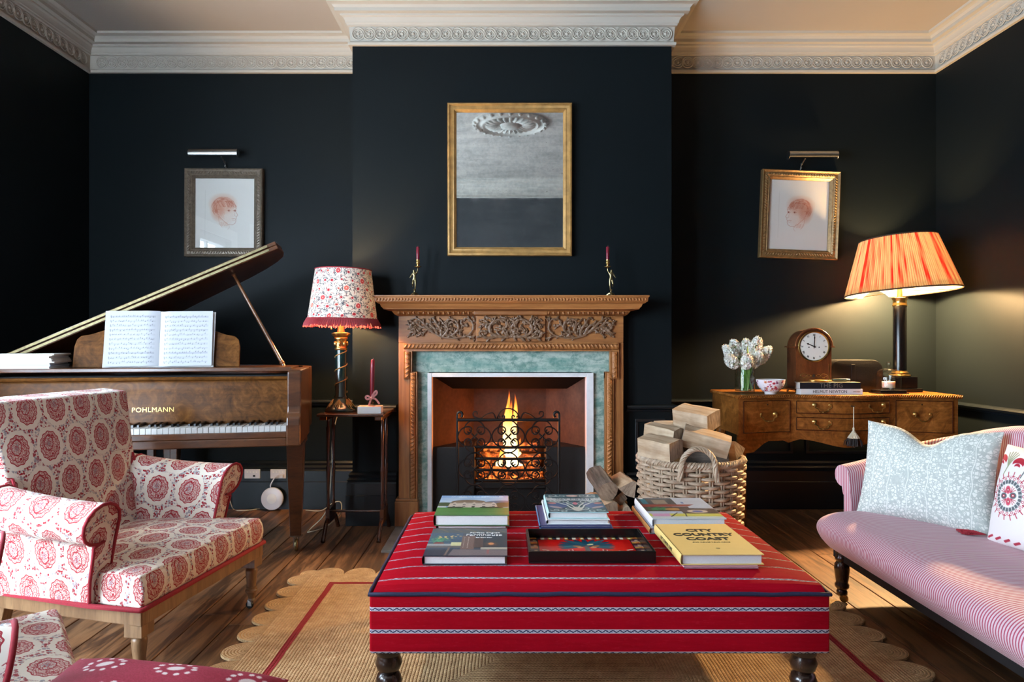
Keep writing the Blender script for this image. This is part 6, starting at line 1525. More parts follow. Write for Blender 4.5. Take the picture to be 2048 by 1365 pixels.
# centre stack
mblue = PL('bright_blue_cloth', (0.025, 0.19, 0.36)); mcyan = PL('pale_aqua_spine', (0.45, 0.66, 0.68)); mwhite = PL('white_jacket', (0.72, 0.72, 0.73)); mind = PL('indigo_jacket', (0.055, 0.06, 0.16))
book('thin blue book at the bottom of the stack under the swirling cover', 0.120, 0.362, 2.262, 2.56, OZ, 0.012, mind, None, spine=mblue, cover=mind)
book('blue spined book second from the bottom under the swirling cover', 0.118, 0.358, 2.270, 2.555, OZ+0.0125, 0.008, mind, None, spine=mblue)
book('white spined book just beneath the swirling teal cover', 0.142, 0.352, 2.278, 2.57, OZ+0.021, 0.017, mwhite, None, spine=mwhite)
cv = Canvas(0.200, 0.275, 170, 170, (40, 84, 98)); rs = random.Random(9)
def swirl(c, x_, y_, r, a0, s, col, wd): c.line([(x_+r*(1-0.8*k/13)*math.cos(a0+s*k*0.5), y_+r*(1-0.8*k/13)*math.sin(a0+s*k*0.5)) for k in range(14)], wd, col, 0.9)
for k in range(70): cv.ell(rs.uniform(0, 0.2), rs.uniform(0, 0.275), rs.uniform(0.006, 0.014), rs.uniform(0.004, 0.008), (62, 116, 128) if k % 2 else (28, 62, 80), 0.8, rot=rs.uniform(0, 3))
for s in (-1, 1):
    X_ = lambda v: 0.1+s*v
    cv.ell(X_(0.062), 0.095, 0.034, 0.045, (70, 98, 150), 0.85, rot=s*0.5, soft=0.2); cv.ell(X_(0.082), 0.13, 0.016, 0.012, (206, 130, 130), 0.9, rot=s*0.4); cv.ell(X_(0.072), 0.07, 0.028, 0.01, (196, 170, 166), 0.8, rot=s*0.7)
    for (v, y_, r, a0, d_) in ((0.035, 0.15, 0.022, 0, 1), (0.055, 0.165, 0.018, 2, -1), (0.02, 0.12, 0.018, 1, 1), (0.075, 0.165, 0.016, 3, 1), (0.04, 0.245, 0.02, 0, -1), (0.075, 0.245, 0.02, 2, 1), (0.085, 0.21, 0.014, 1, -1), (0.03, 0.05, 0.02, 2, 1), (0.075, 0.03, 0.018, 0, -1), (0.05, 0.015, 0.016, 1, 1)):
        swirl(cv, X_(v), y_, r, a0 if s > 0 else PI-a0, d_*s, (214, 226, 226), 0.0042)
    cv.line([(X_(0.0), 0.02), (X_(0.02), 0.06), (X_(0.03), 0.1), (X_(0.06), 0.14), (X_(0.09), 0.16)], 0.006, (206, 216, 210)); cv.line([(X_(0.0), 0.04), (X_(0.012), 0.09), (X_(0.03), 0.13)], 0.005, (220, 226, 220))
cv.ell(0.1, 0.045, 0.018, 0.03, (206, 206, 196), 0.95, soft=0.3); cv.ell(0.1, 0.125, 0.008, 0.02, (206, 120, 140), 0.95); cv.rect(0, 0.172, 0.2, 0.205, (200, 206, 212), 0.9); cv.ell(0.1, 0.245, 0.022, 0.014, (214, 186, 182), 0.95)
b4, w, d = book('teal book with white swirling leaf pattern, topmost of its stack', 0.149, 0.349, 2.285, 2.56, OZ+0.0385, 0.022, mcyan, cv)
text('MAY MORRIS', 0.019, PL('teal_ink', (0.02, 0.07, 0.10)), b4, flat(0.0, 0.052, 0.0228), space=1.2)
# right back pair
morange = PL('orange_blue_spine', (0.40, 0.19, 0.06))
b5, w, d = book('book with orange and blue spine under the interiors book', 0.478, 0.742, 2.238, 2.55, OZ, 0.020, PL('grey_jacket', (0.22, 0.23, 0.27)), None, spine=morange)
cv = Canvas(0.243, 0.305, 180, 175, (176, 192, 214)); rs = random.Random(10)
cv.rect(0, 0, 0.243, 0.305, (170, 186, 210)); cv.rect(0.0, 0.2, 0.13, 0.3, (58, 62, 70)); cv.rect(0.01, 0.21, 0.03, 0.285, (40, 110, 130)); cv.rect(0.05, 0.21, 0.1, 0.27, (130, 120, 108)); cv.poly([(0.0, 0.165), (0.16, 0.17), (0.19, 0.2), (0.0, 0.2)], (132, 52, 44)); cv.rect(0.0, 0.10, 0.16, 0.165, (66, 52, 52))
for k in range(60): cv.ell(rs.gauss(0.05, 0.02), rs.gauss(0.135, 0.012), 0.006, 0.004, (50, 130, 80), 0.8)
cv.ell(0.1, 0.13, 0.03, 0.018, (176, 130, 72), 0.9); cv.poly([(0.12, 0.07), (0.12, 0.15), (0.243, 0.14), (0.243, 0.07)], (72, 60, 62)); cv.ell(0.175, 0.1, 0.035, 0.022, (196, 182, 170)); cv.ell(0.175, 0.1, 0.018, 0.012, (70, 84, 150)); cv.rect(0, 0.03, 0.243, 0.07, (196, 198, 96)); cv.rect(0.01, 0.02, 0.07, 0.07, (196, 150, 190)); cv.rect(0.0, 0.0, 0.243, 0.03, (190, 206, 214)); cv.line([(0.07, 0.03), (0.1, 0.08)], 0.005, (60, 56, 60)); cv.line([(0.12, 0.03), (0.13, 0.1)], 0.004, (60, 56, 60)); cv.rect(0.01, 0.285, 0.025, 0.298, (230, 232, 236)); cv.rect(0.15, 0.215, 0.16, 0.24, (60, 100, 170)); cv.speckle(0.02, 3)
for k in range(5): cv.rect(0.165, 0.26-0.011*k, 0.235, 0.2625-0.011*k, (150, 140, 160), 0.5)
b6, w, d = book('hardback with a colourful room interior on its cover, topmost by the basket', 0.488, 0.731, 2.245, 2.55, OZ+0.0205, 0.028, PL('pale_blue_jacket', (0.50, 0.56, 0.66)), cv, spine=mwhite)
# yellow book over a pink booklet
my = PL('mustard_yellow_cloth', (0.70, 0.50, 0.17), 0.6)
b7, w, d = book('thin pink booklet under the mustard yellow book', 0.500, 0.705, 1.893, 2.20, OZ, 0.007, PL('pink_paper_cover', (0.60, 0.30, 0.34)))
b8, w, d = book('mustard yellow hardback titled in black capitals', 0.491, 0.722, 1.900, 2.222, OZ+0.0075, 0.030, my, rot=R(0.6))
for s_, y_, q in (('CITY', 0.082, 1.0), ('COUNTRY', 0.036, 1.0), ('COAST', -0.010, 1.05)): text(s_, 0.038, MT['black'], b8, flat(0.004, y_, 0.0306), bold=0.0012, sx=q)
text('OUR HOUSE YOUR HOME', 0.0085, MT['black'], b8, flat(0.004, -0.045, 0.0306), space=1.15)
text('CITY COUNTRY COAST', 0.013, MT['black'], b8, Matrix.Translation((-w/2-0.0032, 0.0, 0.015)) @ Matrix.Rotation(-PI/2, 4, 'Z') @ Matrix.Rotation(PI/2, 4, 'X'))
m = MB(); m.lathe([(0.0, 0.0), (0.006, 0.0), (0.006, 0.0003), (0.0, 0.0003)], 16, c=(0.004, -0.105, 0.0302)); m.obj('publisher_mark', PL('dull_gold_mark', (0.40, 0.28, 0.09)), b8)
# lacquer tray
tray = thing('lacquer_tray', 'black lacquer tray with palm tree and animals on a red ground', 'tray', (0.249, 2.06, OZ), R(0.3))
tw, td, th_ = 0.362, 0.245, 0.034
m = MB(); m.box((-tw/2, -td/2, 0.0), (tw/2, td/2, 0.006)); m.obj('tray_base', MT['blackwood'], tray, smooth=False, bevel=0.001)
for lo_, hi_ in (((-tw/2, -td/2, 0.006), (tw/2, -td/2+0.008, th_)), ((-tw/2, td/2-0.008, 0.006), (tw/2, td/2, th_)), ((-tw/2, -td/2+0.008, 0.006), (-tw/2+0.008, td/2-0.008, th_)), ((tw/2-0.008, -td/2+0.008, 0.006), (tw/2, td/2-0.008, th_))):
    m = MB(); m.box(lo_, hi_); m.obj('tray_wall', MT['blackwood'], tray, smooth=False, bevel=0.0012)
cv = Canvas(0.346, 0.229, 300, 198, (196, 12, 10)); rs = random.Random(14)
for side_ in range(2):
    for k in range(18):
        y_ = 0.0+0.0128*k; x_ = 0.0 if side_ == 0 else 0.320
        cv.rect(x_, y_, x_+0.026, y_+0.0122, [(30, 28, 30), (196, 150, 60), (170, 120, 120), (60, 60, 70)][k % 4]); cv.rect(x_+0.013, y_+0.002, x_+0.022, y_+0.010, [(214, 190, 150), (60, 50, 50), (200, 60, 40), (190, 170, 90)][(k+1) % 4], 0.9)
    cv.rect(0.026 if side_ == 0 else 0.317, 0, 0.029 if side_ == 0 else 0.320, 0.229, (24, 20, 20))
for k in range(24):
    x_ = 0.026+0.0125*k; cv.rect(x_, 0.209, x_+0.012, 0.229, [(30, 28, 30), (214, 200, 170), (180, 60, 40), (190, 150, 60)][k % 4]); cv.ell(x_+0.006, 0.219, 0.004, 0.006, (240, 230, 214) if k % 2 else (60, 60, 80), 0.9); cv.rect(x_, 0.0, x_+0.012, 0.018, [(30, 28, 30), (214, 200, 170), (180, 60, 40), (190, 150, 60)][k % 4])
cv.rect(0.029, 0.206, 0.317, 0.209, (24, 20, 20))
cv.poly([(0.164, 0.018), (0.168, 0.14), (0.18, 0.14), (0.186, 0.018)], (92, 92, 94))
for k in range(9):
    cv.line([(0.165, 0.022+0.013*k), (0.185, 0.028+0.013*k)], 0.002, (60, 62, 66))
for a in (90, 66, 114, 48, 132, 30, 150, 14, 166, 2, 178, -12, 192, -26, 206):
    L_ = 0.075 if abs(a-90) > 30 else 0.06; ca, sa = math.cos(R(a)), math.sin(R(a)); cv.ell(0.174+ca*L_*0.62, 0.143+sa*L_*0.55, L_*0.55, 0.0085, (20, 72, 96) if int(a) % 4 else (30, 96, 110), 1, rot=math.atan2(sa*0.8, ca), soft=0.15)
for s in (-1, 1):
    cv.ell(0.174+s*0.028, 0.137, 0.014, 0.006, (200, 120, 50), 0.9, rot=s*0.3); cv.ell(0.174+s*0.02, 0.122, 0.01, 0.005, (226, 170, 120), 0.9)
    for k in range(12): x_ = 0.174+s*(0.04+0.006*k); cv.line([(x_, 0.04-0.0012*k), (x_+s*0.006, 0.085-0.003*k-(0 if k > 2 else -0.02))], 0.0026, (20, 24, 30) if k % 2 else (226, 226, 230))
    cv.line([(0.174+s*0.05, 0.03), (0.174+s*0.05, 0.055)], 0.005, (30, 34, 40)); cv.line([(0.174+s*0.10, 0.02), (0.174+s*0.10, 0.045)], 0.005, (200, 204, 210))
    for k in range(26): cv.ell(0.174+s*(0.085+0.0019*k), 0.075+0.016*math.sin(k*0.35)+(0.012 if k > 16 else 0), 0.0016, 0.0014, (240, 236, 226), 0.9)
    cv.line([(0.174+s*0.118, 0.096), (0.174+s*0.135, 0.104)], 0.006, (226, 214, 196))
cv.ell(0.188, 0.155, 0.012, 0.006, (226, 214, 160), 0.95, rot=0.5)
print_sheet('painted_panel', cv, MT['print_gloss'], tray, flat(-0.173, -0.1145, 0.0064))

# ---------------------------------------------------------------- log basket, firewood
def wickermat():
    m = Mat('grey_brown_wicker'); o = m.ob(); n = m.noise(o, 30, 4); f = m.noise(m.mapping(o, scale=(1, 1, 6)), 120, 2)
    m.pr(Base_Color=m.ramp(n*0.6+f*0.4, [(0.3, (0.22, 0.15, 0.09)), (0.6, (0.46, 0.36, 0.26)), (0.8, (0.62, 0.53, 0.42))]), Roughness=0.55, Normal=m.bump(f, 0.2, 0.002)); return m.mat
MT['wicker'] = wickermat()
BC = Vector((0.912, 3.35, 0.0)); basket = thing('log_basket', 'round grey wicker basket heaped with firewood beside the fireplace', 'basket', BC)
def br(z): return 0.226+0.020*min(1, z/0.45)
m = MB(); NS = 26
for r_ in range(23):
    z = 0.016+r_*0.0195
    pts = []
    for k in range(NS*5):
        a = 2*PI*k/(NS*5); pts.append(((br(z)+0.0105*math.cos(NS/2*a+PI*(r_ % 2)))*math.cos(a), (br(z)+0.0105*math.cos(NS/2*a+PI*(r_ % 2)))*math.sin(a), z+0.0012*math.sin(5*a+r_)))
    m.tube(pts, 0.0088, 6, closed=True)
m.obj('wicker_weave', MT['wicker'], basket)
m = MB()
for k in range(NS):
    a = 2*PI*(k)/NS
    for da in (-0.026, 0.026): m.tube([((br(z))*math.cos(a+da), (br(z))*math.sin(a+da), z) for z in (0.004, 0.15, 0.3, 0.462)], 0.0052, 5)
m.obj('stakes', MT['wicker'], basket)
m = MB()
for st_ in range(3):
    m.tube([((br(0.46)+0.011*math.cos(36*a+st_*2.09))*math.cos(a), (br(0.46)+0.011*math.cos(36*a+st_*2.09))*math.sin(a), 0.466+0.011*math.sin(36*a+st_*2.09)) for a in [2*PI*k/216 for k in range(216)]], 0.008, 5, closed=True)
m.obj('rim', MT['wicker'], basket)
for sgn, a0 in ((1, -PI/2-0.13), (-1, PI/2)):
    m = MB(); bx_ = Vector((br(0.45)*math.cos(a0), br(0.45)*math.sin(a0), 0.40)); tx = Vector((-math.sin(a0), math.cos(a0), 0))
    arch = [bx_+tx*(-0.085)]+[bx_+tx*(-0.075*math.cos(t))+Vector((0, 0, 0.06+0.088*math.sin(t)))*1.0 for t in [PI*k/14 for k in range(15)]]+[bx_+tx*0.085]
    arch = catmull(arch, 3)
    for st_ in range(4):
        P = []
        for i, p in enumerate(arch):
            d_ = (arch[min(i+1, len(arch)-1)]-arch[max(i-1, 0)]).normalized(); nn = Vector((math.cos(a0), math.sin(a0), 0)); bb_ = d_.cross(nn); ph = i*0.55+st_*PI/2
            P.append(p+nn*(0.0075*math.cos(ph)+0.016)+bb_*0.0075*math.sin(ph))
        m.tube(P, 0.0062, 5)
    m.obj('handle', MT['wicker'], basket)
m = MB(); m.lathe([(0.0, 0.004), (0.222, 0.004), (0.222, 0.016), (0.0, 0.016)], 32); m.obj('basket_floor', MT['wicker'], basket)
def logmat(name, a, b, grain):
    m = Mat(name); o = m.ob(); n = m.noise(m.mapping(o, scale=(0.12, 1, 1) if grain else (1, 1, 1)), 26, 5, 0.65); f = m.noise(o, 7, 3)
    c = m.mix(m.smooth(n, 0.3, 0.7), a, b)
    c = m.mix(m.smooth(f, 0.5, 0.7)*0.4, c, tuple(x_*0.55 for x_ in a))
    m.pr(Base_Color=c, Roughness=0.85, Normal=m.bump(n, 0.5, 0.006)); return m.mat
MT['split'] = logmat('split_wood', (0.32, 0.21, 0.12), (0.56, 0.44, 0.31), True); MT['bark'] = logmat('grey_bark', (0.035, 0.028, 0.024), (0.20, 0.165, 0.135), True)
def endmat():
    m = Mat('sawn_end_grain'); o = m.ob(); w_ = m.noise(m.mapping(o, scale=(1, 1, 0.18)), 120, 3); n = m.noise(o, 16, 3)
    m.pr(Base_Color=m.ramp(w_*0.6+n*0.4, [(0.35, (0.17, 0.125, 0.09)), (0.55, (0.36, 0.28, 0.205)), (0.7, (0.48, 0.39, 0.29))]), Roughness=0.9, Normal=m.bump(w_, 0.5, 0.003)); return m.mat
MT['endgrain'] = endmat()
def firelog(label, c, az, el, roll, L, sec, mat, group, seed=0):
    rs = random.Random(seed); t = thing('firewood_log', label, 'log', c, 0, group)
    t.rotation_euler = (Matrix.Rotation(az, 4, 'Z') @ Matrix.Rotation(-el, 4, 'Y') @ Matrix.Rotation(roll, 4, 'X')).to_euler()
    n = len(sec); rows = []
    for k in range(6):
        x_ = -L/2+L*k/5; sc = 1+rs.uniform(-0.03, 0.03)
        rows.append([(x_+(rs.uniform(-0.003, 0.003) if 0 < k < 5 else 0), p[0]*sc+rs.uniform(-0.002, 0.002), p[1]*sc+rs.uniform(-0.002, 0.002)) for p in sec])
    m = MB(); m.grid(rows, cv=True); m.obj('split_sides', mat, t, smooth=False)
    for k, x_ in ((0, -1), (5, 1)):
        m = MB(); P = rows[k]; m.add([(p[0]+x_*0.0005, p[1], p[2]) for p in P], [tuple(range(n)) if x_ < 0 else tuple(range(n-1, -1, -1))]); m.obj('sawn_end', MT['endgrain'], t, smooth=False)
    return t
quad = lambda a, b, k=0.15: [(-a/2, -b/2), (a/2*(1-k), -b/2), (a/2, b/2*(1-k)), (a/4, b/2), (-a/2*(1-k), b/2)]
tri = lambda a: [(-a*0.55, -a*0.35), (a*0.1, -a*0.45), (a*0.55, -a*0.3), (a*0.12, a*0.55), (-a*0.1, a*0.5)]
rnd_ = lambda r: [(r*math.cos(2*PI*k/11)*(1+0.08*math.sin(k*2.1)), r*math.sin(2*PI*k/11)*(1+0.08*math.cos(k*1.7))) for k in range(11)]
gb = 'logs heaped in the basket'
D1 = R(-62)
firelog('pale split log lying on top of the basket heap', PX(1392, 836, 3.36), R(-50), R(-6), R(18), 0.20, quad(0.115, 0.088), MT['split'], gb, 1)
firelog('long pale split log slanting down under the topmost log', PX(1405, 882, 3.23), R(-14), R(-14), R(20), 0.215, quad(0.085, 0.085), MT['split'], gb, 2)
firelog('notched pale log propped at the fireplace side of the heap', PX(1331, 868, 3.32), R(-48), R(-6), R(10), 0.17, quad(0.09, 0.07, 0.3), MT['split'], gb, 3)
firelog('square sawn log resting on the basket rim at the fireplace side', PX(1321, 899, 3.23), R(-52), R(-3), R(12), 0.19, quad(0.105, 0.085), MT['split'], gb, 4)
firelog('dark bark covered log behind the basket handle', PX(1409, 918, 3.26), R(-8), R(-4), R(0), 0.21, rnd_(0.05), MT['bark'], gb, 5)
firelog('brownish log tucked behind the notched pale log', PX(1352, 862, 3.44), R(-20), R(4), R(30), 0.22, quad(0.10, 0.07), MT['split'], gb, 6)
firelog('log poking out of the heap on the sideboard side', PX(1446, 900, 3.38), R(-55), R(4), R(35), 0.18, tri(0.085), MT['split'], gb, 7)
firelog('grey bark log deep in the basket beside the square log', PX(1358, 930, 3.42), R(20), R(0), R(0), 0.26, rnd_(0.05), MT['bark'], gb, 8)
firelog('broad log filling the middle of the basket', PX(1385, 968, 3.40), R(60), R(0), R(0), 0.30, quad(0.14, 0.12), MT['split'], gb, 9)
gh = 'logs stacked on the hearth'
D2 = R(-84)
for (lab, px, py, d, roll, sec, mt, az, el, L) in (
        ('broad split log with a flat pale face, low in the hearth stack', 1217, 1021, 3.52, R(15), quad(0.11, 0.10, 0.25), MT['split'], R(-70), 0, 0.24),
        ('triangular split log low in the hearth stack beside the broad one', 1253, 1018, 3.52, R(5), tri(0.085), MT['split'], R(-88), 0, 0.24),
        ('gnarled grey bark log on top of the hearth stack', 1216, 974, 3.53, R(40), rnd_(0.052), MT['bark'], R(-78), R(-16), 0.19),
        ('dark brown log wedged between bark log and triangular log', 1244, 976, 3.62, R(40), quad(0.06, 0.05), MT['bark'], R(-80), R(-5), 0.22),
        ('triangular split log at the basket side of the hearth stack', 1273, 984, 3.50, R(-35), tri(0.085), MT['split'], R(-84), 0, 0.24)):
    firelog(lab, PX(px, py, d), az, el, roll, L, sec, mt, gh, int(px))
for k, (lab, x_, z, mt) in enumerate((('split log at the bottom of the hearth stack by the mantel foot', 0.455, 0.062, MT['split']), ('split log in the middle of the bottom row of the hearth stack', 0.548, 0.062, MT['split']), ('split log at the bottom of the hearth stack by the basket', 0.636, 0.062, MT['bark']))):
    firelog(lab, (x_, 3.60, z), R(-88), 0, R(8*k), 0.26, quad(0.088, 0.10), mt, gh, 40+k)
# settle the two heaps so that the logs rest on one another
SETTLE = [(0, -.001, .002), (.015, -.006, .002), (-.011, .006, .004), (-.003, -.003, .011), (0, .002, -.005), (0, .001, -.002), (0, 0, .003), (0, 0, .011), (0, 0, -.011),
          (-.050, .003, .012), (-.018, .020, -.014), (-.033, -.006, .022), (-.044, -.003, -.021), (-.063, .032, .034), (0, 0, .002), (-.002, 0, .007), (-.002, .007, .012)]
for o, dv in zip(sorted((q for q in bpy.data.objects if q.name.startswith('firewood_log')), key=lambda q: q.name), SETTLE): o.location = o.location+Vector(dv)
# ---------------------------------------------------------------- serpentine sideboard
SX0, SX1, SYB, SZ = 1.27, 2.462, 4.17, 0.747
def yf(x): return 3.735-0.030*math.cos(2*PI*(x-1.862)/0.60)
side_b = thing('sideboard', 'serpentine walnut sideboard with brass swan neck handles in the alcove', 'sideboard', (1.866, 3.95, 0.0))
def curved(x0, x1, z0, z1, off, depth, n=14, r=0.0):
    """panel following the serpentine front"""
    m = MB(); F_ = []; B_ = []
    for i in range(n+1):
        x = x0+(x1-x0)*i/n; F_.append([(x, yf(x)-off, z0), (x, yf(x)-off, z1)]); B_.append([(x, yf(x)-off+depth, z1), (x, yf(x)-off+depth, z0)])
    m.grid([a+b for a, b in zip(F_, B_)], cv=True)
    N = 4; m.f.append((0, 1, 2, 3)); q = n*4; m.f.append((q+3, q+2, q+1, q)); return m
m = MB(); n = 40
top_o = [(SX0-0.012+(SX1-SX0+0.024)*i/n, yf(SX0+(SX1-SX0)*i/n)-0.022) for i in range(n+1)]
m.prism(top_o+[(SX1+0.012, SYB), (SX0-0.012, SYB)], SZ-0.020, SZ); m.obj('top', MT['burl'], side_b, w=True, smooth=False, bevel=0.003)
m = MB()
for i in range(110):
    t = (i+0.5)/110; x = SX0-0.012+(SX1-SX0+0.024)*t; y = yf(SX0+(SX1-SX0)*t)-0.023
    M = Matrix.Translation((x, y, SZ-0.010)) @ Matrix.Rotation(R(35), 4, 'Y'); m.ell((0, 0, 0), (0.0042, 0.005, 0.0105), 6, 4, M=M)
m.obj('front_gadrooning', MT['burl'], side_b, w=True); m = MB()
for i in range(36):
    M = Matrix.Translation((SX0-0.013, 3.72+0.45*(i+0.5)/36, SZ-0.010)) @ Matrix.Rotation(R(35), 4, 'X'); m.ell((0, 0, 0), (0.005, 0.0042, 0.0105), 6, 4, M=M)
m.obj('side_gadrooning', MT['burl'], side_b, w=True)
m = MB(); n = 40; o_ = [(SX0+(SX1-SX0)*i/n, yf(SX0+(SX1-SX0)*i/n)) for i in range(n+1)]
m.prism(o_+[(SX1, SYB), (SX0, SYB)], 0.528, SZ-0.020); m.obj('carcass', MT['burl'], side_b, w=True, angle=35)
m = MB(); ap = []      # scalloped apron
for i in range(n+1):
    x = SX0+(SX1-SX0)*i/n; q = (x-SX0)/(SX1-SX0); e = min(q, 1-q)
    zb = 0.43 if e < 0.07 else 0.43+0.06*min(1, (e-0.07)/0.07) if e < 0.2 else 0.505-0.025*math.exp(-((e-0.25)/0.03)**2)-0.045*math.exp(-((q-0.5)/0.13)**2)
    ap.append([(x, yf(x)+0.001, 0.5295), (x, yf(x)+0.001, zb), (x, yf(x)+0.02, zb), (x, yf(x)+0.02, 0.5295)])
m.grid(ap, cv=True); m.obj('apron', MT['burl'], side_b, w=True, angle=35)
def swan(parent, x, z, w_=0.082):
    y = yf(x)-0.009
    for s in (-1, 1):
        m = MB(); m.lathe([(0.0, 0.0), (0.0125, 0.0), (0.013, 0.003), (0.009, 0.005), (0.005, 0.012), (0.0065, 0.015), (0.0, 0.018)], 14, M=Matrix.Translation((x+s*w_/2, y, z)) @ Matrix.Rotation(PI/2, 4, 'X')); m.obj('rosette', MT['brass'], parent, w=True)
    m = MB(); P = catmull([(x-w_/2, y-0.014, z), (x-w_/2-0.003, y-0.016, z-0.012), (x-w_/2+0.012, y-0.018, z-0.020), (x-w_/2+0.018, y-0.018, z-0.034), (x, y-0.019, z-0.038), (x+w_/2-0.018, y-0.018, z-0.034), (x+w_/2-0.012, y-0.018, z-0.020), (x+w_/2+0.003, y-0.016, z-0.012), (x+w_/2, y-0.014, z)], 4)
    m.tube(P, 0.0033, 6); m.ell((x, y-0.019, z-0.038), (0.008, 0.0045, 0.0045), 8, 5); m.obj('handle', MT['brass'], parent, w=True)
for (x0, x1, z0, z1, hs) in ((1.297, 1.572, 0.540, 0.712, [1.44]), (1.607, 2.118, 0.644, 0.710, [1.73, 2.03]), (1.607, 2.118, 0.552, 0.620, [1.73, 2.03]), (2.156, 2.43, 0.540, 0.712, [2.285])):
    o = curved(x0, x1, z0, z1, 0.0065, 0.012).obj('drawer_front', MT['burl'], side_b, w=True, angle=35)
    m = MB()
    for (xa, za, xb, zb) in ((x0, z0, x1, z0), (x0, z1, x1, z1)): m.tube([(xa+(xb-xa)*k/14, yf(xa+(xb-xa)*k/14)-0.0065, za) for k in range(15)], 0.0028, 5)
    for xa in (x0, x1): m.tube([(xa, yf(xa)-0.0065, z0), (xa, yf(xa)-0.0065, z1)], 0.0028, 5)
    m.obj('cockbead', MT['mahogany'], o, w=True)
    for hx in hs: swan(o, hx, (z0+z1)/2+0.014)
    if len(hs) == 1:
        m = MB(); m.lathe([(0.0, 0.0), (0.004, 0.0), (0.004, 0.002), (0.0, 0.002)], 10, M=Matrix.Translation((hs[0], yf(hs[0])-0.008, z1-0.02)) @ Matrix.Rotation(PI/2, 4, 'X')); m.obj('keyhole', MT['iron'], o, w=True)
for (x, y) in ((SX0+0.045, 3.76), (SX1-0.045, 3.76), (SX0+0.045, SYB-0.045), (SX1-0.045, SYB-0.045)):
    m = MB(); s = -1 if x < 1.866 else 1; fy = -1 if y < 3.9 else 0
    P = catmull([(x, y, 0.53), (x+s*0.012, y+fy*0.012, 0.46), (x+s*0.012, y+fy*0.014, 0.38), (x, y, 0.22), (x-s*0.004, y, 0.08), (x+s*0.008, y+fy*0.01, 0.03), (x+s*0.012, y+fy*0.014, 0.014)], 4)
    m.tube(P, [0.034-0.020*min(1, i/14) if i < 19 else 0.022 for i in range(len(P))], 10); m.obj('cabriole_leg', MT['burl'], side_b, w=True)
m = MB(); m.tube([(1.878, yf(1.878)-0.006, 0.688), (1.878, yf(1.878)-0.026, 0.688)], 0.0022, 6); m.tube([(1.868, yf(1.878)-0.027, 0.688), (1.888, yf(1.878)-0.027, 0.688)], 0.003, 6)
key = m.obj('drawer_key', MT['steel']); tag(key, 'small steel key in the top middle drawer of the sideboard', 'key')
tas = thing('key_tassel', 'cream and black silk tassel hanging from the sideboard key', 'tassel', (1.878, yf(1.878)-0.034, 0.47))
MT['cream_silk'] = plain('cream_silk', (0.62, 0.56, 0.42), 0.6, nscale=150, namp=0.2); MT['black_silk'] = plain('black_silk', (0.012, 0.008, 0.008), 0.6, nscale=150, namp=0.3)
m = MB(); m.tube([(0, 0, 0.215), (0, 0, 0.10)], 0.0022, 6); m.obj('cord', MT['cream_silk'], tas)
m = MB(); m.lathe([(0.003, 0.105), (0.006, 0.10), (0.005, 0.088), (0.010, 0.082), (0.010, 0.076), (0.013, 0.070), (0.020, 0.060), (0.027, 0.050), (0.026, 0.047), (0.0, 0.050)][::-1], 18)
for k in range(14): a = 2*PI*k/14; m.tube([(0.008*math.cos(a), 0.008*math.sin(a), 0.078), (0.02*math.cos(a), 0.02*math.sin(a), 0.061), (0.029*math.cos(a), 0.029*math.sin(a), 0.047)], 0.0025, 4)
m.obj('bell', MT['cream_silk'], tas)
m = MB(); rs = random.Random(5)
for k in range(90):
    a = rs.uniform(0, 6.28); r_ = rs.uniform(0.005, 0.026); q = rs.uniform(1.1, 1.9); m.tube([(r_*math.cos(a), r_*math.sin(a), 0.05), (r_*q*math.cos(a), r_*q*math.sin(a), 0.03), (r_*q*1.1*math.cos(a), r_*q*1.1*math.sin(a), rs.uniform(0.0, 0.012))], 0.002, 4)
m.obj('skirt', MT['black_silk'], tas)

# ---------------------------------------------------------------- pleated red lamp
lampR = thing('table_lamp', 'black column lamp glowing under a pleated red shade on the sideboard', 'lamp', (2.308, 3.985, SZ))
m = MB(); m.box((-0.085, -0.085, 0.0), (0.085, 0.085, 0.022)); m.box((-0.066, -0.066, 0.022), (0.066, 0.066, 0.088)); m.obj('base', MT['blackwood'], lampR, smooth=False, bevel=0.004)
m = MB(); m.lathe([(0.054, 0.088), (0.058, 0.093), (0.056, 0.099), (0.046, 0.103), (0.047, 0.110), (0.040, 0.116), (0.036, 0.122)], 28); m.obj('lower_collar', MT['brass'], lampR)
m = MB(); m.lathe([(0.036, 0.118), (0.036, 0.50), (0.0345, 0.505), (0.0, 0.505)], 28); m.obj('column', MT['blackwood'], lampR)
m = MB(); m.lathe([(0.038, 0.498), (0.040, 0.503), (0.037, 0.508), (0.036, 0.530), (0.042, 0.541), (0.043, 0.547), (0.015, 0.55), (0.013, 0.60), (0.0, 0.60)], 28); m.obj('upper_collar', MT['brass'], lampR)
m = MB(); m.ell((0, 0, 0.65), (0.03, 0.03, 0.045), 12, 8); m.obj('bulb', MT['bulb'], lampR)
NP = 150; rs = random.Random(21); rows = []; cols_ = []
rnd1 = [rs.random() for _ in range(NP)]; rb0, rt0, z0_, z1_ = 0.300, 0.200, 0.578, 0.893
NV = 15
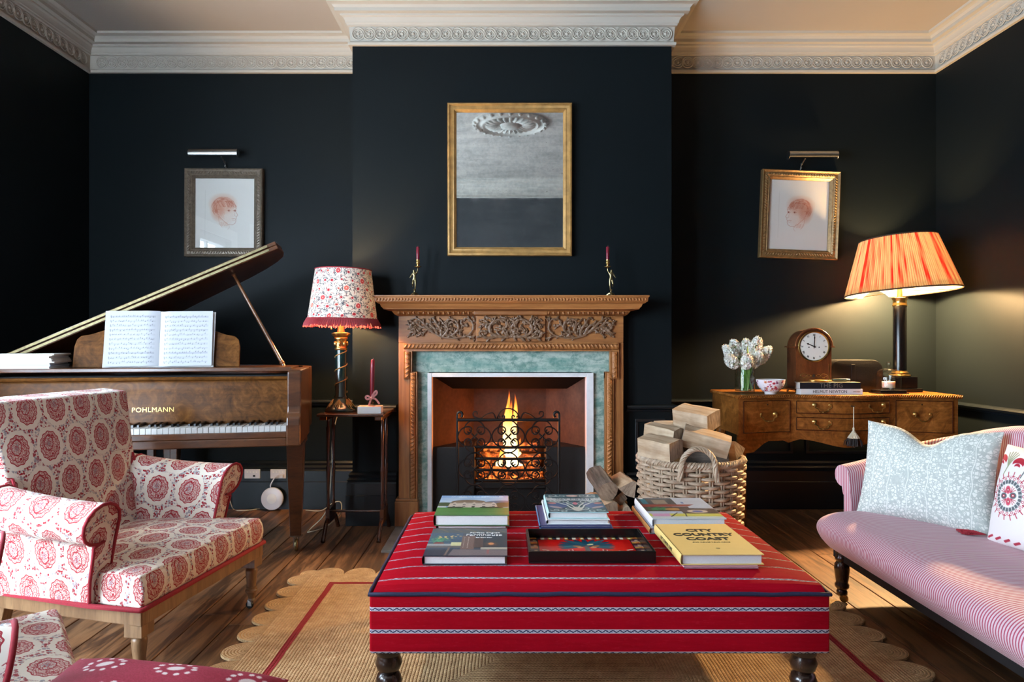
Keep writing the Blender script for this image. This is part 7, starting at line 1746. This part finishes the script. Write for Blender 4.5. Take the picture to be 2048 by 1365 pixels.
for j in range(NV):
    t = j/(NV-1); rr = rb0+(rt0-rb0)*t; row = []
    for k in range(NP*4):
        a = 2*PI*k/(NP*4); q = k % 4; amp = (0.0032, 0.0006, -0.0032, -0.0006)[q]
        row.append(((rr+amp)*math.cos(a), (rr+amp)*math.sin(a), z0_+(z1_-z0_)*t))
        w_ = rnd1[k//4]; g = 0.5+0.5*math.sin(k//4*0.37)*math.sin(k//4*0.113+1.3)
        tint = -0.05+w_*0.55+g*0.45+0.10*math.sin(t*9+k//4*1.7)
        red = np.array([0.52, 0.030, 0.022]); crm = np.array([0.92, 0.76, 0.50]); grn = np.array([0.20, 0.20, 0.12])
        c_ = crm*(1-min(1, max(0, (tint-0.42)*3.2)))+red*min(1, max(0, (tint-0.42)*3.2))
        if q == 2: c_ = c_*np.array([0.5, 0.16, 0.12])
        if t < 0.11: c_ = c_*0.5+grn*0.5
        cols_.append(c_)
    rows.append(row)
TS = Matrix.Translation((0, 0, 0.735)) @ Matrix.Rotation(R(-3.2), 4, 'Y') @ Matrix.Rotation(R(-2.6), 4, 'X') @ Matrix.Translation((0, 0, -0.735))
m = MB(); m.grid(rows, cv=True, M=TS); m.col = np.array(cols_)
sm = Mat('pleated_silk_shade'); c_ = sm.attr(); tl = sm.node('ShaderNodeBsdfTranslucent'); sm.set(tl.inputs[0], c_); sm.pr(Base_Color=c_, Roughness=0.85); mxn = sm.node('ShaderNodeMixShader'); mxn.inputs[0].default_value = 0.74
sm.t.links.new(sm.p.outputs[0], mxn.inputs[1]); sm.t.links.new(tl.outputs[0], mxn.inputs[2]); sm.t.links.new(mxn.outputs[0], sm.out.inputs[0])
m.obj('lamp_shade', sm.mat, lampR, angle=180, fix=False)
m = MB(); m.grid([[((rb0-0.006+(rt0-rb0)*t)*math.cos(2*PI*k/72), (rb0-0.006+(rt0-rb0)*t)*math.sin(2*PI*k/72), z0_+0.002+(z1_-z0_-0.004)*t) for k in range(72)] for t in (0, 0.25, 0.5, 0.75, 1)], cv=True, M=TS)
ln = Mat('white_shade_lining'); nz_ = ln.noise(ln.ob(), 40, 2); lc = ln.mix(nz_, (0.74, 0.69, 0.60), (0.80, 0.76, 0.68)); tl = ln.node('ShaderNodeBsdfTranslucent'); ln.set(tl.inputs[0], lc); ln.pr(Base_Color=lc, Roughness=0.9); mxn = ln.node('ShaderNodeMixShader'); mxn.inputs[0].default_value = 0.58
ln.t.links.new(ln.p.outputs[0], mxn.inputs[1]); ln.t.links.new(tl.outputs[0], mxn.inputs[2]); ln.t.links.new(mxn.outputs[0], ln.out.inputs[0])
m.obj('shade_lining', ln.mat, lampR, angle=180, fix=False, label='white inner lining')
m = MB()
for (r_, z) in ((rb0+0.001, z0_), (rt0+0.001, z1_)): m.tube([(r_*math.cos(2*PI*k/64), r_*math.sin(2*PI*k/64), z) for k in range(64)], 0.0042, 6, closed=True, M=TS)
m.obj('shade_binding', plain('brown_braid', (0.05, 0.025, 0.012), 0.8, nscale=100, namp=0.2), lampR)
m = MB()
for k in range(3):
    a = 2*PI*k/3; m.tube([TS @ Vector((0.013*math.cos(a), 0.013*math.sin(a), 0.585)), TS @ Vector((0.299*math.cos(a), 0.299*math.sin(a), 0.580))], 0.002, 5)
m.obj('shade_carrier', MT['brass'], lampR)
lr = bpy.data.lights.new('right_lamp_light', 'POINT'); lr.energy = 125.0; lr.color = (1.0, 0.62, 0.27); lr.shadow_soft_size = 0.045
lro = bpy.data.objects.new('right_lamp_light', lr); COL.objects.link(lro); lro.location = lampR.location+Vector((0, 0, 0.655))
ls = bpy.data.lights.new('right_lamp_added_spot', 'SPOT'); ls.energy = 640.0; ls.color = (1.0, 0.62, 0.27); ls.spot_size = R(170); ls.spot_blend = 0.25; ls.shadow_soft_size = 0.045  # extra spot added at the bulb to brighten the wall below the shade
lso = bpy.data.objects.new('right_lamp_added_spot', ls); COL.objects.link(lso); lso.location = lampR.location+Vector((0, 0, 0.655))

# ---------------------------------------------------------------- clock, case, books, glassware, flowers
clk = thing('mantel_clock', 'arched mahogany bracket clock with white enamel dial on the sideboard', 'clock', (1.742, 3.90, SZ), R(-3))
def arch(w_, zs, n=20): return [(-w_, 0.0), (w_, 0.0)]+[(w_*math.cos(PI*k/n), zs+w_*math.sin(PI*k/n)) for k in range(n+1)]
XZ = Matrix(((1, 0, 0, 0), (0, 0, 1, 0), (0, 1, 0, 0), (0, 0, 0, 1)))
MT['clockwood'] = wood('figured_mahogany', (0.055, 0.014, 0.005), (0.165, 0.055, 0.018), 0.22, 'Z', 5, 0.2, 0.5, 0.0, 4)
zc_ = 0.263
m = MB(); m.prism([(x, z+0.036) for (x, z) in arch(0.098, zc_-0.036)], -0.062, 0.075, M=XZ); m.obj('case', MT['clockwood'], clk, angle=35)
m = MB(); m.box((-0.112, -0.078, 0.014), (0.112, 0.09, 0.027)); m.box((-0.106, -0.071, 0.027), (0.106, 0.083, 0.036)); m.obj('plinth', MT['clockwood'], clk, smooth=False, bevel=0.003)
m = MB(); aP = arch(0.102, zc_)[2:]
m.grid([[(x*s_, y_, zc_+(z-zc_)*s_) for (x, z) in aP] for (s_, y_) in ((0.93, -0.070), (1.0, -0.070), (1.03, -0.066), (1.03, -0.056), (0.93, -0.056))], cu=True); m.obj('arch_moulding', MT['clockwood'], clk, angle=35)
for s in (-1, 1):
    m = MB(); m.box((s*0.1-0.012, -0.074, zc_-0.006), (s*0.1+0.012, 0.08, zc_+0.002)); m.obj('capital_moulding', MT['clockwood'], clk, smooth=False, bevel=0.002)
for (x, y) in ((-0.095, -0.062), (0.095, -0.062), (-0.095, 0.075), (0.095, 0.075)):
    m = MB(); m.ell((x, y, 0.0075), 0.0075, 10, 7); m.obj('ball_foot', MT['brass'], clk)
FR = Matrix.Translation((0, -0.0635, zc_)) @ Matrix.Rotation(PI/2, 4, 'X')
m = MB(); m.lathe([(0.078, 0.0), (0.086, 0.0), (0.0875, 0.004), (0.084, 0.0085), (0.079, 0.007), (0.078, 0.0)], 48, M=FR, caps=False); m.obj('bezel', MT['brass'], clk)
m = MB(); m.lathe([(0.0, 0.0035), (0.04, 0.0033), (0.0785, 0.0015), (0.0785, 0.0005), (0.0, 0.0005)], 48, M=FR); m.obj('dial', plain('white_enamel', (0.70, 0.69, 0.64), 0.3, nscale=8, namp=0.02), clk)
for k, sN in enumerate(('XII', 'I', 'II', 'III', 'IIII', 'V', 'VI', 'VII', 'VIII', 'IX', 'X', 'XI')):
    a = -2*PI*k/12
    text(sN, 0.015, MT['black'], clk, FR @ Matrix.Rotation(a, 4, 'Z') @ Matrix.Translation((0, 0.064, 0.0031)), name='numeral', sx=0.75, bold=0.0002)
for (nm, ang, L_, wd) in (('minute_hand', R(-3), 0.062, 0.0022), ('hour_hand', R(66), 0.046, 0.0032)):
    m = MB(); m.prism([(-wd, -0.01), (wd, -0.01), (wd*0.8, L_*0.7), (wd*1.7, L_*0.78), (0, L_), (-wd*1.7, L_*0.78), (-wd*0.8, L_*0.7)], 0.005, 0.006, M=FR @ Matrix.Rotation(ang, 4, 'Z')); m.obj(nm, MT['black'], clk, smooth=False)
m = MB(); m.lathe([(0.0, 0.005), (0.004, 0.005), (0.004, 0.008), (0.0, 0.008)], 12, M=FR)
for s in (-1, 1): m.lathe([(0.0, 0.0032), (0.0035, 0.0032), (0.0035, 0.004), (0.0, 0.004)], 10, M=FR @ Matrix.Translation((s*0.028, -0.004, 0)))
m.obj('winding_arbors', MT['black'], clk)
m = MB(); z_ = 0.05
for lo_, hi_ in (((-0.085, -0.0645, 0.055), (0.085, -0.0620, 0.058)), ((0.083, -0.0645, 0.058), (0.086, -0.0620, 0.165))): m.box(lo_, hi_)
m.obj('brass_stringing', MT['brass'], clk, smooth=False)
m = MB(); m.prism([(0.0, 0.012), (0.006, 0.004), (0.006, -0.004), (0.0, -0.012), (-0.006, -0.004), (-0.006, 0.004)], -0.0635, -0.0615, M=Matrix.Translation((0, 0, 0.098)) @ XZ); m.obj('keyhole', MT['black'], clk, smooth=False)
m = MB()
for s in (-1, 1): m.tube(catmull([(s*0.012, -0.0625, 0.098), (s*0.03, -0.0625, 0.106), (s*0.05, -0.0625, 0.088), (s*0.075, -0.0625, 0.10), (s*0.05, -0.0625, 0.110), (s*0.03, -0.0625, 0.092), (s*0.012, -0.0625, 0.098)], 5), 0.0011, 4)
m.obj('inlay_line', MT['brass'], clk)
case = thing('domed_case', 'black domed leather case behind the clock on the sideboard', 'case', (2.035, 4.03, SZ))
m = MB(); pr_ = [(-0.152, 0.0), (0.152, 0.0), (0.152, 0.125)]+[(0.152-0.06+0.06*math.cos(t), 0.125+0.06*math.sin(t)) for t in [PI/2*k/8 for k in range(1, 9)]]+[(-0.152+0.06-0.06*math.sin(t), 0.125+0.06*math.cos(t)) for t in [PI/2*k/8 for k in range(0, 9)]]
MT['leather'] = plain('black_leather', (0.007, 0.006, 0.006), 0.4, nscale=120, namp=0.2, bump=0.15)
m.prism(pr_, -0.09, 0.10, M=XZ); m.obj('case_body', MT['leather'], case, angle=35, bevel=0.006)
m = MB(); m.box((-0.035, -0.0955, 0.02), (-0.012, -0.0905, 0.16)); m.obj('strap', MT['leather'], case, smooth=False, bevel=0.002)
bw = PL('white_book_cloth', (0.70, 0.70, 0.71)); bkk = PL('black_book_jacket', (0.010, 0.012, 0.018))
def spine_book(label, x0, x1, y0, y1, z0, t, smat, cmat, txt, tm, ts, tx, sp=1.0):
    b = thing('book', label, 'book', ((x0+x1)/2, (y0+y1)/2, z0), 0); w_, d_ = x1-x0, y1-y0
    m = MB(); m.box((-w_/2+0.004, -d_/2+0.004, 0.0025), (w_/2-0.004, d_/2-0.004, t-0.0025)); m.obj('page_block', MT['paper'], b, smooth=False)
    for za, zb, nm in ((0, 0.0025, 'back_cover'), (t-0.0025, t, 'front_cover')): m = MB(); m.box((-w_/2, -d_/2, za), (w_/2, d_/2, zb)); m.obj(nm, cmat, b, smooth=False)
    m = MB(); m.box((-w_/2, -d_/2-0.002, 0), (w_/2, -d_/2+0.002, t)); m.obj('spine', smat, b, smooth=False, bevel=0.001)
    text(txt, ts, tm, b, Matrix.Translation((tx, -d_/2-0.0023, t/2)) @ Matrix.Rotation(PI/2, 4, 'X'), space=sp); return b
B1 = spine_book('white spined art book under the black book on the sideboard', 1.625, 1.965, 3.745, 3.815, SZ, 0.030, bw, bw, 'HELMUT NEWTON', MT['black'], 0.022, -0.01)
m = MB(); 
text('TASCHEN', 0.009, MT['black'], B1, Matrix.Translation((0.135, -0.035-0.0023, 0.015)) @ Matrix.Rotation(PI/2, 4, 'X'))
B2 = spine_book('black spined book with grey lettering on top of the white one', 1.622, 1.955, 3.747, 3.815, SZ+0.0303, 0.036, bkk, PL('taupe_jacket', (0.34, 0.29, 0.23)), 'THE PIG', PL('grey_lettering', (0.16, 0.15, 0.13)), 0.034, 0.005, 1.05)
mg = thing('magnifying_glass', 'brass rimmed magnifying glass with dark handle lying on the books', 'magnifying glass', (1.76, 3.782, SZ+0.0665), R(4))
m = MB(); m.tube([(0.05*math.cos(2*PI*k/32)-0.02, 0.032*math.sin(2*PI*k/32), 0.0065) for k in range(32)], 0.0062, 7, closed=True); m.tube([(0.03, 0, 0.0065), (0.06, 0, 0.0065)], 0.005, 8); m.obj('rim', MT['brass'], mg)
m = MB(); m.lathe([(0.0, 0.0), (0.046, 0.0), (0.0, 0.004)], 28, c=(-0.02, 0, 0.005), sy=0.64); m.obj('lens', MT['glass'], mg)
m = MB(); m.lathe([(0.0, 0.0), (0.0075, 0.0), (0.009, 0.02), (0.0095, 0.07), (0.008, 0.10), (0.0, 0.10)], 14, M=Matrix.Translation((0.058, 0, 0.0095)) @ Matrix.Rotation(PI/2, 4, 'Y')); m.obj('handle', MT['lamp_green'], mg)
# glass cloche with candle
clo = thing('glass_cloche', 'clear glass cloche with knob on a black wooden stand', 'cloche', (2.155, 3.83, SZ))
m = MB(); m.box((-0.085, -0.055, 0.0), (0.085, 0.055, 0.006)); m.box((-0.075, -0.05, 0.006), (0.075, 0.05, 0.02)); m.obj('stand', MT['blackwood'], clo, smooth=False, bevel=0.003)
m = MB(); m.lathe([(0.064, 0.021), (0.065, 0.08), (0.063, 0.11), (0.052, 0.128), (0.032, 0.139), (0.008, 0.143), (0.006, 0.152), (0.013, 0.160), (0.013, 0.170), (0.006, 0.177), (0.0, 0.178)], 36, caps=False); m.obj('dome', MT['glass'], clo)
vot = thing('votive_candle', 'white votive candle in a glass under the cloche', 'candle', (2.155, 3.83, SZ+0.0205))
m = MB(); m.lathe([(0.0, 0.0), (0.034, 0.0), (0.036, 0.08), (0.0345, 0.08), (0.033, 0.012), (0.0, 0.010)], 28); m.obj('tumbler', MT['glass'], vot)
m = MB(); m.lathe([(0.0, 0.0125), (0.0325, 0.0125), (0.034, 0.046), (0.0, 0.045)], 28); m.tube([(0, 0, 0.045), (0.001, 0, 0.055)], 0.001, 5); m.obj('wax', plain('white_wax', (0.78, 0.72, 0.60), 0.5, nscale=10, namp=0.03, Subsurface_Weight=0.2), vot)
# printed bowl
bowl = thing('china_bowl', 'small white china bowl printed with red and purple flowers', 'bowl', (1.472, 3.775, SZ))
cv = Canvas(0.48, 0.09, 300, 40, (224, 218, 226)); rs = random.Random(17)
for k in range(120):
    x_, y_, r_ = rs.uniform(0, 0.48), rs.uniform(0.012, 0.085), rs.uniform(0.004, 0.0085); col = [(168, 34, 62), (196, 84, 110), (120, 60, 100), (150, 40, 50), (210, 140, 100)][k % 5]
    cv.ell(x_, y_, r_, r_*0.85, col, 1, soft=0.2); cv.ell(x_, y_, r_*0.35, r_*0.3, (230, 190, 190) if k % 2 else (90, 30, 60), 0.9)
for k in range(160): cv.ell(rs.uniform(0, 0.48), rs.uniform(0.01, 0.088), 0.0016, 0.0014, (80, 84, 110), 0.8)
def bowlf(x_, y_):
    a = 2*PI*x_/0.48; t = y_/0.09; r_ = 0.034+0.043*math.sin(t*PI/2*0.96)**0.9; return (r_*math.sin(a), r_*math.cos(a), 0.012+0.068*t**1.25)
MT['china'] = printed('glazed_china', 0.15, 0.6)
print_sheet('bowl_outside', cv, MT['china'], bowl, Matrix.Identity(4), fn=bowlf)
m = MB(); m.lathe([(0.0, 0.010), (0.033, 0.012)]+[(0.034+0.043*math.sin(t*PI/2*0.96)**0.9-0.002, 0.013+0.067*t**1.25) for t in [k/8 for k in range(1, 9)]]+[(0.0775, 0.0815), (0.0772, 0.080)], 40, caps=False)
m.lathe([(0.030, 0.0), (0.031, 0.0005), (0.033, 0.013), (0.028, 0.012), (0.028, 0.0)], 32, caps=False); m.obj('bowl_lining', plain('white_glaze', (0.72, 0.70, 0.72), 0.15, nscale=8, namp=0.02), bowl)
# vase and hyacinths
VC = Vector((1.352, 3.84, SZ)); vase = thing('glass_vase', 'clear glass cylinder vase holding white hyacinths', 'vase', VC)
m = MB(); m.lathe([(0.0, 0.0), (0.052, 0.0), (0.054, 0.006), (0.054, 0.155), (0.0515, 0.156), (0.0515, 0.014), (0.0, 0.012)], 36, caps=False); m.obj('vase_glass', MT['glass'], vase)
m = MB(); m.lathe([(0.0, 0.014), (0.051, 0.014), (0.051, 0.115), (0.0, 0.115)], 32); m.obj('water', glassy('vase_water', (0.90, 0.96, 0.90)), vase)
MT['petal'] = plain('hyacinth_petal', (0.78, 0.75, 0.68), 0.6, nscale=60, namp=0.06, Subsurface_Weight=0.15)
def stemm(n_, a, b):
    m = Mat(n_); o = m.ob(); n = m.noise(m.mapping(o, scale=(1, 1, 0.1)), 60, 3); m.pr(Base_Color=m.mix(n, a, b), Roughness=0.45, Subsurface_Weight=0.1); return m.mat
MT['stem'] = stemm('hyacinth_stem', (0.16, 0.30, 0.07), (0.36, 0.48, 0.20)); MT['leaf'] = stemm('hyacinth_leaf', (0.06, 0.20, 0.025), (0.16, 0.36, 0.06))
fm = MB()
for k in range(6):
    a = 2*PI*k/6; ca, sa = math.cos(a), math.sin(a); tx, ty = -sa, ca
    P = [[(ca*r_+tx*w_*s, sa*r_+ty*w_*s, z) for s in (-1, 0, 1)] for (r_, w_, z) in ((0.0015, 0.0018, 0.002), (0.004, 0.003, 0.010), (0.009, 0.0032, 0.0135), (0.0125, 0.0012, 0.0115))]
    fm.grid(P)
def hyacinth(px, py, d, H_, rad, label, seed, bend):
    rs = random.Random(seed); head = PX(px, py, d); t = thing('hyacinth', label, 'flower', VC+Vector((rs.uniform(-0.02, 0.02), rs.uniform(-0.02, 0.02), 0.016)), 0, 'hyacinths in the vase')
    base = Vector(t.location); ax = (head-(base+Vector((0, 0, 0.10)))).normalized()
    bot = head-ax*H_/2; topp = head+ax*H_/2
    m = MB(); m.tube(catmull([base, base.lerp(VC+Vector((0, 0, 0.15)), 0.5)+Vector((bend, 0, 0)), VC+Vector((0, 0, 0.16))*1.0+(bot-VC-Vector((0, 0, 0.16)))*0.25, bot, topp], 5), [0.0055]*15+[0.004]*6, 7); m.obj('stem', MT['stem'], t, w=True)
    m = MB(); N = 46; e1 = ax.orthogonal().normalized(); e2 = ax.cross(e1)
    for k in range(N):
        z = (k+0.5)/N; a = k*2.39996+rs.uniform(-0.3, 0.3); rr = rad*math.sin(min(1, 0.22+z*0.86)*PI)**0.55*0.55
        dirn = (e1*math.cos(a)+e2*math.sin(a)+ax*(z-0.45)*1.1).normalized(); p = bot+ax*(H_*z)+dirn*rr
        q = dirn.to_track_quat('Z', 'Y').to_matrix().to_4x4(); M = Matrix.Translation(p) @ q @ Matrix.Rotation(rs.uniform(0, 2), 4, 'Z') @ Matrix.Scale(rs.uniform(0.95, 1.3)*rad/0.03, 4)
        m.add(fm.v, fm.f, None, M)
    m.obj('florets', MT['petal'], t, w=True, fix=False)
    return t
for i, (px, py, d, H_, rad, lab) in enumerate(((1459, 705, 3.84, 0.07, 0.032, 'white hyacinth leaning out at the log basket side of the vase'), (1462, 722, 3.79, 0.06, 0.032, 'low white hyacinth drooping over the vase rim on the basket side'), (1470, 695, 3.88, 0.07, 0.030, 'white hyacinth at the back on the basket side of the vase'), (1492, 697, 3.87, 0.085, 0.032, 'upright white hyacinth in the middle of the bunch'), (1511, 693, 3.85, 0.085, 0.034, 'tallest creamy hyacinth beside the green leaf'), (1494, 722, 3.76, 0.062, 0.034, 'low white hyacinth hanging over the front of the vase'), (1526, 710, 3.84, 0.09, 0.036, 'broad white hyacinth leaning toward the clock'), (1513, 718, 3.79, 0.07, 0.030, 'small white hyacinth above the china bowl'))):
    hyacinth(px, py, d, H_, rad, lab, 30+i, 0.015*math.sin(i*2.1))
def leafblade(a, b, c, w_, label):
    P = catmull([a, b, c], 7); m = MB(); rows = []; n = len(P)
    for i, p in enumerate(P):
        d_ = (P[min(i+1, n-1)]-P[max(i-1, 0)]).normalized(); sd = d_.cross(Vector((0, 1, 0))).normalized(); q = w_*math.sin(PI*(0.12+0.86*i/(n-1)))**0.7
        rows.append([p-sd*q+Vector((0, -0.002, 0)), p+Vector((0, 0.003, 0)), p+sd*q+Vector((0, -0.002, 0)), p+Vector((0, 0.0045, 0))])
    m.grid(rows, cv=True); tag(m.obj('hyacinth_leaf', MT['leaf'], angle=60), label, 'leaf', 'hyacinth leaves in the vase')
leafblade(VC+Vector((-0.01, -0.03, 0.02)), VC+Vector((-0.015, -0.035, 0.10)), PX(1481, 720, 3.80), 0.013, 'dark green hyacinth leaf between the basket side flower heads')
leafblade(VC+Vector((0.0, -0.035, 0.02)), VC+Vector((0.002, -0.042, 0.12)), PX(1495, 692, 3.79), 0.011, 'bright green leaf standing up among the hyacinths')
leafblade(VC+Vector((0.03, -0.02, 0.02)), VC+Vector((-0.005, -0.04, 0.08)), PX(1480, 728, 3.80), 0.014, 'broad green leaf crossing inside the glass vase')
leafblade(VC+Vector((-0.03, -0.02, 0.02)), VC+Vector((0.0, -0.038, 0.09)), PX(1506, 728, 3.81), 0.012, 'yellowish green leaf inside the glass vase by the bowl')
